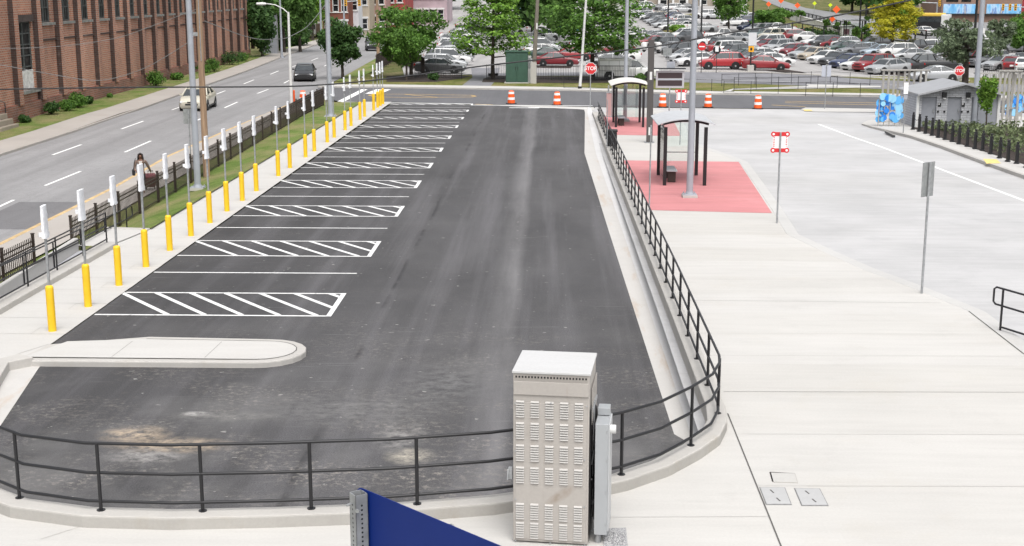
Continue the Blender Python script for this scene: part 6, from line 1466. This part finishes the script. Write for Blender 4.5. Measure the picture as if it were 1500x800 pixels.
for (x, y, r, lb, m, gm) in [(1125, 6, 1.0, 'orange round sign by the broad low tree', 'o', 0), (1143, 1, 1.1, 'orange sign at the very top of the photo', 'o', 0), (1167, 8, 1.1, 'orange diamond sign above the hillside fence', 'o', 0), (1224, 14, 1.4, 'largest orange diamond sign on the upper road', 'o', 0), (1218, 28, 1.0, 'orange round sign below the largest orange diamond', 'o', 0), (1192, 5, .8, 'lime yellow sign left of the other lime sign', 'l', 0), (1215, 7.5, .8, 'lime yellow sign just left of the largest orange diamond', 'l', 0)]:
    p = P(x, y + 24, ZT); h = at_depth(x, y, p.y).z - p.z
    t = thing('road_works_sign' if m == 'o' else 'warning_sign', lb, 'road sign', p, 0, 'orange road works signs' if m == 'o' else 'lime warning signs'); MB().bar((0, 0, 0), (0, 0, h), .08).build('post', GALV, t)
    o = MB(); r *= .5; o.add([(-r, 0, 0), (0, 0, -r), (r, 0, 0), (0, 0, r), (-r, .03, 0), (0, .03, -r), (r, .03, 0), (0, .03, r)], [(0, 1, 2, 3), (7, 6, 5, 4), (0, 4, 5, 1), (1, 5, 6, 2), (2, 6, 7, 3), (3, 7, 4, 0)]); o.build('plate', mat('fluorescent_orange', (.9, .12, .02), .5) if m == 'o' else SIGNLIME, t, loc=(0, -.06, h))
tcn = thing('road_works_marker', 'white and orange marker lying on the lawn by the golden tree', 'marker', P(1272, 64, ZT)); MB().bar((-.9, 0, .1), (.1, 0, .6), .3, .1).build('white_board', SIGNWHITE, tcn); MB()._lathe([(.6, 0), (.05, .75), (.02, .8)], 12, Vector((.5, 0, 0)), 0).build('cone', MATS['fluorescent_orange'], tcn)
hs2 = thing('hillside_shelter', 'small dark bus shelter on the hillside pavement', 'bus shelter', P(1252, 58, ZT))
for x in (-1.4, 1.4):
    for y in (0, 1.5): MB().bar((x, y, 0), (x, y, 2.8), .14).build('post', BLACK, hs2)
MB().box((0, .7, 2.95), (3.4, 2.2, .25)).build('roof', mat('pale_shelter_roof', (.5, .51, .54), .4), hs2, bevel=.08); MB().box((0, 1.5, 1.5), (2.7, .05, 1.8)).build('back_glass', GLASS, hs2)
cb = thing('utility_cabinet', 'small white cabinet at the end of the white slotted wall', 'cabinet', P(1239, 53, ZT)); MB().box((0, 0, .8), (1.6, .9, 1.5)).build('body', WHITEP, cb, bevel=.05); MB().box((0, 0, 1.6), (1.8, 1.1, .15)).build('lid', WHITEP, cb); MB().box((0, -.46, .7), (.8, .02, .9)).build('door', mat('maroon_panel', (.14, .04, .06), .5), cb)
YELS = mat('signal_yellow', (.7, .36, .02), .45); SR = mat('signal_red', (.7, .02, .02), .3)
def signal(label, base, arm, x_list, h):
    t = thing('traffic_signal', label, 'traffic light', base, 0, 'traffic lights'); MB().tube([(0, 0, 0), (0, 0, h)], .14, 8).build('mast', GALV, t); MB().tube([(0, 0, h - .2), (arm, 0, h)], .09, 8).build('arm', GALV, t)
    for x in x_list:
        b = MB(); b.box((x, -.15, h - .2), (.4, .3, 1.15)); hd_ = b.build('signal_head', YELS, t, bevel=.04); b = MB()
        for k in range(3): b.tube([(x, -.3, h + .14 - k * .34), (x, -.33, h + .14 - k * .34)], .12, 10)
        b.build('lens', BLACK, hd_)
    return t
def sig_px(label, bx, by, hy, axs):
    p = P(bx, by, ZT); h = at_depth(bx, hy, p.y).z - p.z; k = (p - CAM).dot(fwd) / F
    return signal(label, p, (axs[-1] - bx) * k, [(a - bx) * k for a in axs], h)
sig_px('traffic lights on a grey mast before the beige building', 1371, 36, 3, [1374, 1336])
sig_px('traffic lights in front of the right part of the blue mural', 1500, 40, 9, [1485, 1477, 1467])
sig_px('traffic lights above the road left of the golden tree', 1292, 40, 6, [1280, 1276, 1271])
sig_px('traffic light on a long arm before the brick rowhouse', 505, 62, 1, [508, 528])
# ================================================================ far buildings
def block(label, x0, x1, ybase, h, wallm, nm='building', cat='building', depth=14, Y=None, wins=None, winm=None, framem=None, roofm=None, zf=ZT, sillm=None):
    a = P(x0, ybase, zf); k = (a - CAM).dot(fwd) / F; w = (x1 - x0) * k
    t = thing(nm, label, cat, (a.x + w / 2, a.y, a.z))
    b = MB(); hs_ = wins or []; wall_grid(b, -w / 2, w / 2, -1, h, hs_, 0, .15)
    b.add([(-w / 2, 0, -1), (-w / 2, depth, -1), (-w / 2, depth, h), (-w / 2, 0, h)], [(0, 3, 2, 1)]); b.add([(w / 2, 0, -1), (w / 2, depth, -1), (w / 2, depth, h), (w / 2, 0, h)], [(0, 1, 2, 3)]); b.add([(-w / 2, depth, -1), (w / 2, depth, -1), (w / 2, depth, h), (-w / 2, depth, h)], [(0, 3, 2, 1)])
    b.build('wall', wallm, t, fix=False)
    b = MB(); b.box((0, depth / 2, h + .12), (w + .4, depth + .4, .25)); b.build('roof', roofm or GREYP, t)
    for (p, q, c, d) in hs_:
        g = MB(); g.add([(p, .13, c), (q, .13, c), (q, .13, d), (p, .13, d)], [(0, 1, 2, 3)]); wo = g.build('window', winm or DARKGL, t, fix=False)
        f = MB(); cx = (p + q) / 2
        for x in (p + .04, q - .04): f.box((x, .06, (c + d) / 2), (.12, .1, d - c))
        for z in (c + .05, (c + d) / 2, d - .05): f.box((cx, .06, z), (q - p - .1, .1, .09))
        f.build('frame', framem or WHITEP, wo)
        f = MB(); f.box((cx, -.05, d + .14), (q - p + .3, .12, .3)); f.build('lintel', framem or WHITEP, wo); f = MB(); f.box((cx, -.05, c - .08), (q - p + .3, .16, .15)); f.build('sill', framem or WHITEP, wo)
    return t, w
def grid(w, n, z, hw=1.0, hh=1.9, x0=None, step=None):
    out = []
    for zz in z:
        for k in range(n): x = -w / 2 + w * (k + .5) / n; out.append((x - hw / 2, x + hw / 2, zz, zz + hh))
    return out
kk = (P(480, 60, ZT) - CAM).dot(fwd) / F
block('red brick rowhouse with white window frames at the top of the street', 474, 512, 58, 11, BRICKH, wins=grid(38 * kk, 3, (.8, 4.2, 7.6), .95, 2.0))
LIL = mat('white_render', (.62, .63, .66), .8, var=.05, scale=.5); TAN = mat('tan_render', (.42, .36, .28), .8, var=.08, scale=.4); LILA = mat('lilac_render', (.42, .38, .5), .8); REDB = mat('red_render', (.32, .055, .05), .8, var=.1, scale=.5); PINK = mat('dusty_pink_render', (.4, .24, .22), .8, var=.1, scale=.5)
block('narrow lilac and white house front right of the brick rowhouse', 512, 526, 55, 10, LIL, wins=grid(14 * kk, 1, (4.2,), 1.2, 1.8))
block('grey-tan house front with a round sign, behind the corner tree', 526, 542, 52, 9.5, TAN, wins=grid(16 * kk, 1, (1, 4.8), 1.1, 1.7))
block('dusty pink house front behind the corner tree', 542, 566, 48, 9.0, PINK, wins=grid(24 * kk, 2, (1, 4.6), 1.0, 1.7))
block('red painted house front at the top left behind the corner tree', 566, 594, 44, 9.0, REDB, wins=grid(28 * kk, 2, (1, 4.6), 1.0, 1.7))
block('pale mauve row of houses behind the car park corner', 594, 655, 36, 10, mat('mauve_render', (.42, .33, .36), .8, var=.15, scale=.4), wins=grid(61 * kk * 1.05, 5, (1, 4.6), 1.1, 1.7))
k2_ = (P(750, 6, ZT) - CAM).dot(fwd) / F
block('long yellowish building across the top behind the layered tree', 672, 822, 8, 9, mat('yellow_render', (.5, .42, .25), .8, var=.12, scale=.25), wins=grid(150 * k2_, 12, (1.2,), 1.6, 2.0))
tb2, w2 = block('long low tan building with columns across the top of the car park', 880, 1062, 9, 7, mat('tan_block', (.3, .26, .215), .8, var=.1, scale=.3), wins=grid(182 * k2_, 9, (.3,), 1.8, 2.2))
for k in range(9): b = MB(); b.box((-w2 / 2 + w2 * (k + .2) / 9, -.6, 3), (.5, .5, 6.6)); b.build('column', WHITEP, tb2)
k3 = (P(1200, 6, ZT) - CAM).dot(fwd) / F
block('row of porch-fronted houses at the top above the hillside road', 1100, 1236, 6, 10, mat('mixed_row_render', (.3, .2, .2), .8, scale=.12, c2=(.5, .47, .45), lo=.4, hi=.6), wins=grid(136 * k3, 14, (.6,), 1.2, 2.4))
block('beige apartment building with small windows right of the golden tree', 1322, 1390, 22, 12, mat('beige_brick', (.4, .34, .3), .8, var=.08, scale=.6), wins=grid(68 * .15, 5, (2.0, 5.0, 8.0), .8, 1.5), framem=SILL)
mur, wm = block('long flat-roofed building with a blue mural strip at the top right', 1378, 1494, 33, 9, mat('brown_wall_render', (.24, .155, .12), .85, var=.12, scale=.5))
MURM, nt_, b_ = new_mat('blue_mural_paint'); g = G(MURM)
cc = g.ramp(g.noise(.55, (1.6, 1, .5), 3), [(.25, (.1, .3, .62)), (.42, (.16, .45, .75)), (.55, (.42, .6, .78)), (.62, (.1, .2, .5)), (.72, (.5, .5, .42)), (.8, (.5, .12, .1))]); g.l(cc, b_.inputs['Base Color']); b_.inputs['Roughness'].default_value = .7
zz0 = at_depth(1436, 20, mur.location.y).z - mur.location.z; zz1 = at_depth(1436, 6, mur.location.y).z - mur.location.z
for a, q in ((-.48, -.08), (.06, .49)): b = MB(); b.box(((a + q) / 2 * wm, -.04, (zz0 + zz1) / 2), ((q - a) * wm, .06, zz1 - zz0)); b.build('mural', MURM, mur)
b = MB(); b.box((0, -.3, zz0 - .15), (wm, .6, .25)); b.build('dark_ledge', BLACK, mur)
for a, q in ((-.45, -.3), (-.26, -.14)): b = MB(); b.box(((a + q) / 2 * wm, -.03, zz1 + .8), ((q - a) * wm, .05, .8)); b.build('window_strip', DARKGL, mur)
block('dark red building end at the right edge of the photo', 1492, 1540, 30, 9, mat('crimson_render', (.3, .035, .045), .8, var=.08))
# wooded backdrop: separate trees along the skyline
sky_trees = [(690, 4), (640, 26), (822, 3), (838, 0), (856, 2), (1072, -2), (1090, -4), (1220, -3), (1240, 4), (1258, 2), (1275, 8), (1292, 10), (1305, 2), (1318, 6), (1200, -6), (660, 12), (905, 3), (952, 5), (1012, 4), (1034, 6), (800, 6), (720, 4), (770, 5)]
for i, (x, y) in enumerate(sky_trees):
    p = P(x, y, ZT); big = i % 3 == 0 or 1190 < x < 1330 or 815 < x < 860
    tree(['tall dark', 'leafy green', 'pale green'][i % 3] + ' tree on the skyline ' + ('behind the upper road' if x > 1060 else 'at the top of the car park'), p, 4.2 if big else 2.4, 1.2, 11 if big else 5.5, [GREEN2, GREEN1, GREEN3][i % 3 if not big else i % 2], n=1500 if big else 700, size=.42 if big else .28, lobes=18, seed=100 + i, trunk=.22, name='skyline_tree', group='skyline trees', limbs=4)
for i, (x, y, h, r) in enumerate([(350, -6, 16, 6), (420, 20, 17, 6), (455, 30, 16, 5), (600, 20, 15, 7), (650, 14, 15, 7), (700, -2, 16, 8), (780, -4, 15, 8), (840, -4, 16, 8), (900, -5, 15, 8), (1075, -6, 15, 8), (1130, -9, 16, 8), (1220, -9, 18, 8), (1260, -7, 18, 8), (1300, -6, 18, 8), (1248, 17, 11, 4.5), (1270, 20, 11, 4.5), (1293, 24, 10, 4)]):
    p = P(x, y, ZT); tree(['big', 'broad'][i % 2] + ' background tree standing beyond the farthest buildings', p, r, 1, h, [GREEN2, WOODS][i % 2], n=2600, size=.6, lobes=22, seed=150 + i, trunk=.3, name='background_tree', group='background trees', limbs=3)
# ================================================================ woman with a suitcase on the street pavement
def skin_mesh(name, verts, edges, radii, m, parent=None, sub=1, root=0):
    me = bpy.data.meshes.new(name); me.from_pydata([Vector(v) for v in verts], edges, []); me.materials.append(m)
    bm = bmesh.new(); bm.from_mesh(me); ly = bm.verts.layers.skin.verify(); bm.verts.ensure_lookup_table()
    for i, v in enumerate(bm.verts):
        r = radii[i]; v[ly].radius = r if isinstance(r, tuple) else (r, r); v[ly].use_root = (i == root)
    bm.to_mesh(me); bm.free()
    o = bpy.data.objects.new(name, me); col.objects.link(o); o.parent = parent
    o.modifiers.new('skin', 'SKIN'); s = o.modifiers.new('sub', 'SUBSURF'); s.levels = s.render_levels = sub
    dg = bpy.context.evaluated_depsgraph_get(); dg.update(); me2 = bpy.data.meshes.new_from_object(o.evaluated_get(dg))
    o.modifiers.clear(); o.data = me2
    me2.materials.clear(); me2.materials.append(m); me2.polygons.foreach_set('use_smooth', [True] * len(me2.polygons)); return o
SKINM = mat('brown_skin', (.16, .075, .045), .5, var=.08, scale=5); HAIRM = mat('dark_brown_hair', (.02, .012, .01), .6); JACK = mat('brown_patterned_jacket', (.11, .075, .06), .8, c2=(.24, .17, .14), scale=30, lo=.4, hi=.6)
TOPM = mat('pale_top', (.55, .52, .5), .8); PANT = mat('black_trousers', (.012, .012, .014), .8); MAROON = mat('maroon_suitcase_fabric', (.12, .03, .035), .7, var=.2, scale=8)
wp = P(209, 287, ZS); wp.z += .125; per = thing('person', 'woman in a brown jacket and black trousers walking along the fence pulling a suitcase', 'person', wp, R(192)); per.scale = (.96, .96, .96)
# local: facing +Y ; right hand trails behind holding the suitcase handle
LA, RA = [(.2, .0, 1.36), (.27, .03, 1.08), (.2, .2, .98), (.17, .24, .96)], [(-.2, 0, 1.36), (-.3, -.12, 1.1), (-.36, -.3, .9), (-.37, -.34, .86)]
V = [(0, 0, .92), (0, 0, 1.05), (0, .0, 1.22), (0, -.01, 1.38), (0, .0, 1.45), (0, .02, 1.52), (0, .03, 1.58), (0, .03, 1.65)]
RR = [(.145, .11), (.12, .09), (.14, .1), (.13, .085), .052, .07, .083, .06]
E = [(i, i + 1) for i in range(7)]
def addc(pts, rs, at):
    p = at
    for q, r in zip(pts, rs): V.append(q); RR.append(r); E.append((p, len(V) - 1)); p = len(V) - 1
    return p
l = addc(LA, [.06, .045, .032, .034], 3); r_ = addc(RA, [.06, .045, .032, .034], 3)
for hand, at, dirn in ((LA[-1], l, (.0, 1, -.1)), (RA[-1], r_, (.05, -.5, -.8))):
    d = Vector(dirn).normalized(); sd_ = d.cross(Vector((1, 0, 0))).normalized(); h = Vector(hand)
    for k in range(4): addc([h + d * .05 + sd_ * (.018 * (k - 1.5)), h + d * (.08 + .01 * (k in (1, 2))) + sd_ * (.018 * (k - 1.5)), h + d * .09 + sd_ * (.016 * (k - 1.5)) + Vector((.025, 0, 0))], [.009, .008, .007], at)
    addc([h + d * .02 + sd_ * .04, h + d * .05 + sd_ * .05], [.01, .008], at)
addc([(-.09, .03, .82), (-.095, .12, .48), (-.095, .1, .09), (-.095, .2, .04)], [.085, .06, .04, .035], 0)
addc([(.09, -.02, .82), (.095, -.03, .48), (.095, -.2, .12), (.095, -.12, .05)], [.085, .06, .04, .035], 0)
addc([(0, .125, 1.575)], [.012], 6)
body = skin_mesh('body', V, E, RR, SKINM, per)
skin_mesh('trousers', [(0, 0, .95), (0, 0, .86), (-.09, .03, .8), (-.095, .12, .48), (-.095, .1, .14), (.09, -.02, .8), (.095, -.03, .48), (.095, -.19, .17)], [(0, 1), (1, 2), (2, 3), (3, 4), (1, 5), (5, 6), (6, 7)], [(.155, .12), (.15, .12), .1, .075, .06, .1, .075, .06], PANT, per)
skin_mesh('jacket', [(0, 0, .9), (0, -.01, 1.05), (0, -.01, 1.22), (0, -.015, 1.37), LA[0], LA[1], LA[2], RA[0], RA[1], RA[2]], [(0, 1), (1, 2), (2, 3), (3, 4), (4, 5), (5, 6), (3, 7), (7, 8), (8, 9)], [(.165, .125), (.14, .11), (.155, .115), (.14, .1), .075, .06, .045, .075, .06, .045], JACK, per)
MB().box((0, .108, 1.2), (.13, .03, .36)).build('top', TOPM, per, bevel=.012)
hb = MB(); rn = random.Random(1)
for a in range(-1, 12):
    t = a / 10 * math.pi; p = Vector((.085 * math.cos(t), .02 - .09 * math.sin(t) * .9, 1.66)); hb.tube([(0, .02, 1.71), p, p * 1.0 + Vector((p.x * .25, (p.y - .02) * .2, -.14)), p + Vector((p.x * .35, (p.y - .02) * .3, -.27))], [.03, .035, .032, .02], 6)
hb.build('hair', HAIRM, per, smooth=60)
eb_ = MB()
for x in (-.032, .032): eb_.box((x, .108, 1.6), (.022, .01, .01))
eb_.box((0, .106, 1.535), (.045, .01, .009)); eb_.build('face_features', mat('dark_face_features', (.03, .012, .012), .5), per)
hbag = thing('handbag', 'dark handbag hanging at the walking woman\'s side', 'bag', wp + Vector((-.0, 0, 0)), R(200)); MB().box((.3, -.02, .86), (.12, .3, .24)).build('body', PANT, hbag, bevel=.03); MB().tube([(.3, -.12, .97), (.26, -.05, 1.25), (.2, 0, 1.43), (.26, .04, 1.25), (.3, .08, .97)], .012, 6).build('strap', PANT, hbag)
sc_ = thing('suitcase', 'maroon wheeled suitcase tilted behind the walking woman', 'suitcase', P(222, 275, ZS) + Vector((0, 0, .125)), R(200))
off = Matrix.Rotation(R(200), 3, 'Z') @ Vector((-.38, -.62, 0)); sc_.location = wp + off
M = Matrix.Rotation(R(-38), 3, 'X')
MB().box((0, -.05, .42), (.42, .26, .62), M=M).build('shell', MAROON, sc_, bevel=.04)
hA = Vector((0, -.05, .42)) + M @ Vector((0, 0, .31)); hB = Vector((0, .28, .85))
b = MB()
for x in (-.1, .1): b.bar(hA + Vector((x, 0, 0)), hB + Vector((x, 0, 0)), .018)
b.bar(hB + Vector((-.11, 0, 0)), hB + Vector((.11, 0, 0)), .03); b.build('handle', BLACK, sc_)
for x in (-.17, .17): MB().tube([(x - .02, -.2, .06), (x + .02, -.2, .06)], .06, 12).build('wheel', BLACK, sc_)
# ================================================================ camera, light, render
cam = bpy.data.cameras.new('camera'); co = bpy.data.objects.new('camera', cam); col.objects.link(co)
cam.sensor_width = 36; cam.lens = F / 1500 * 36; cam.clip_end = 5000; cam.clip_start = .1
co.location = CAM; co.matrix_world = Matrix.Translation(CAM) @ Matrix((rgt, upv, -fwd)).transposed().to_4x4()
scene.camera = co
w = bpy.data.worlds.new('World'); scene.world = w; w.use_nodes = True
nt = w.node_tree; bg = nt.nodes['Background']
sky = nt.nodes.new('ShaderNodeTexSky'); sky.sky_type = 'NISHITA'; sky.sun_disc = False
SUN_EL, SUN_AZ = R(62), R(166)          # hazy, from the right
sky.sun_elevation = SUN_EL; sky.sun_rotation = SUN_AZ; sky.air_density = 1.2; sky.dust_density = 5; sky.ozone_density = 1
hs = nt.nodes.new('ShaderNodeHueSaturation'); hs.inputs['Saturation'].default_value = .22
nt.links.new(sky.outputs[0], hs.inputs['Color']); nt.links.new(hs.outputs[0], bg.inputs['Color']); bg.inputs['Strength'].default_value = .15
sd = bpy.data.lights.new('sun', 'SUN'); sd.energy = 1.25; sd.angle = R(42); sd.color = (1, .97, .93)
so = bpy.data.objects.new('sun', sd); col.objects.link(so)
dirv = Vector((math.sin(SUN_AZ) * math.cos(SUN_EL), math.cos(SUN_AZ) * math.cos(SUN_EL), math.sin(SUN_EL)))
so.rotation_euler = dirv.to_track_quat('Z', 'Y').to_euler(); so.location = (0, 0, 60)
scene.view_settings.view_transform = 'Standard'; scene.view_settings.look = 'None'; scene.view_settings.gamma = 1
scene.view_settings.exposure = 0.48
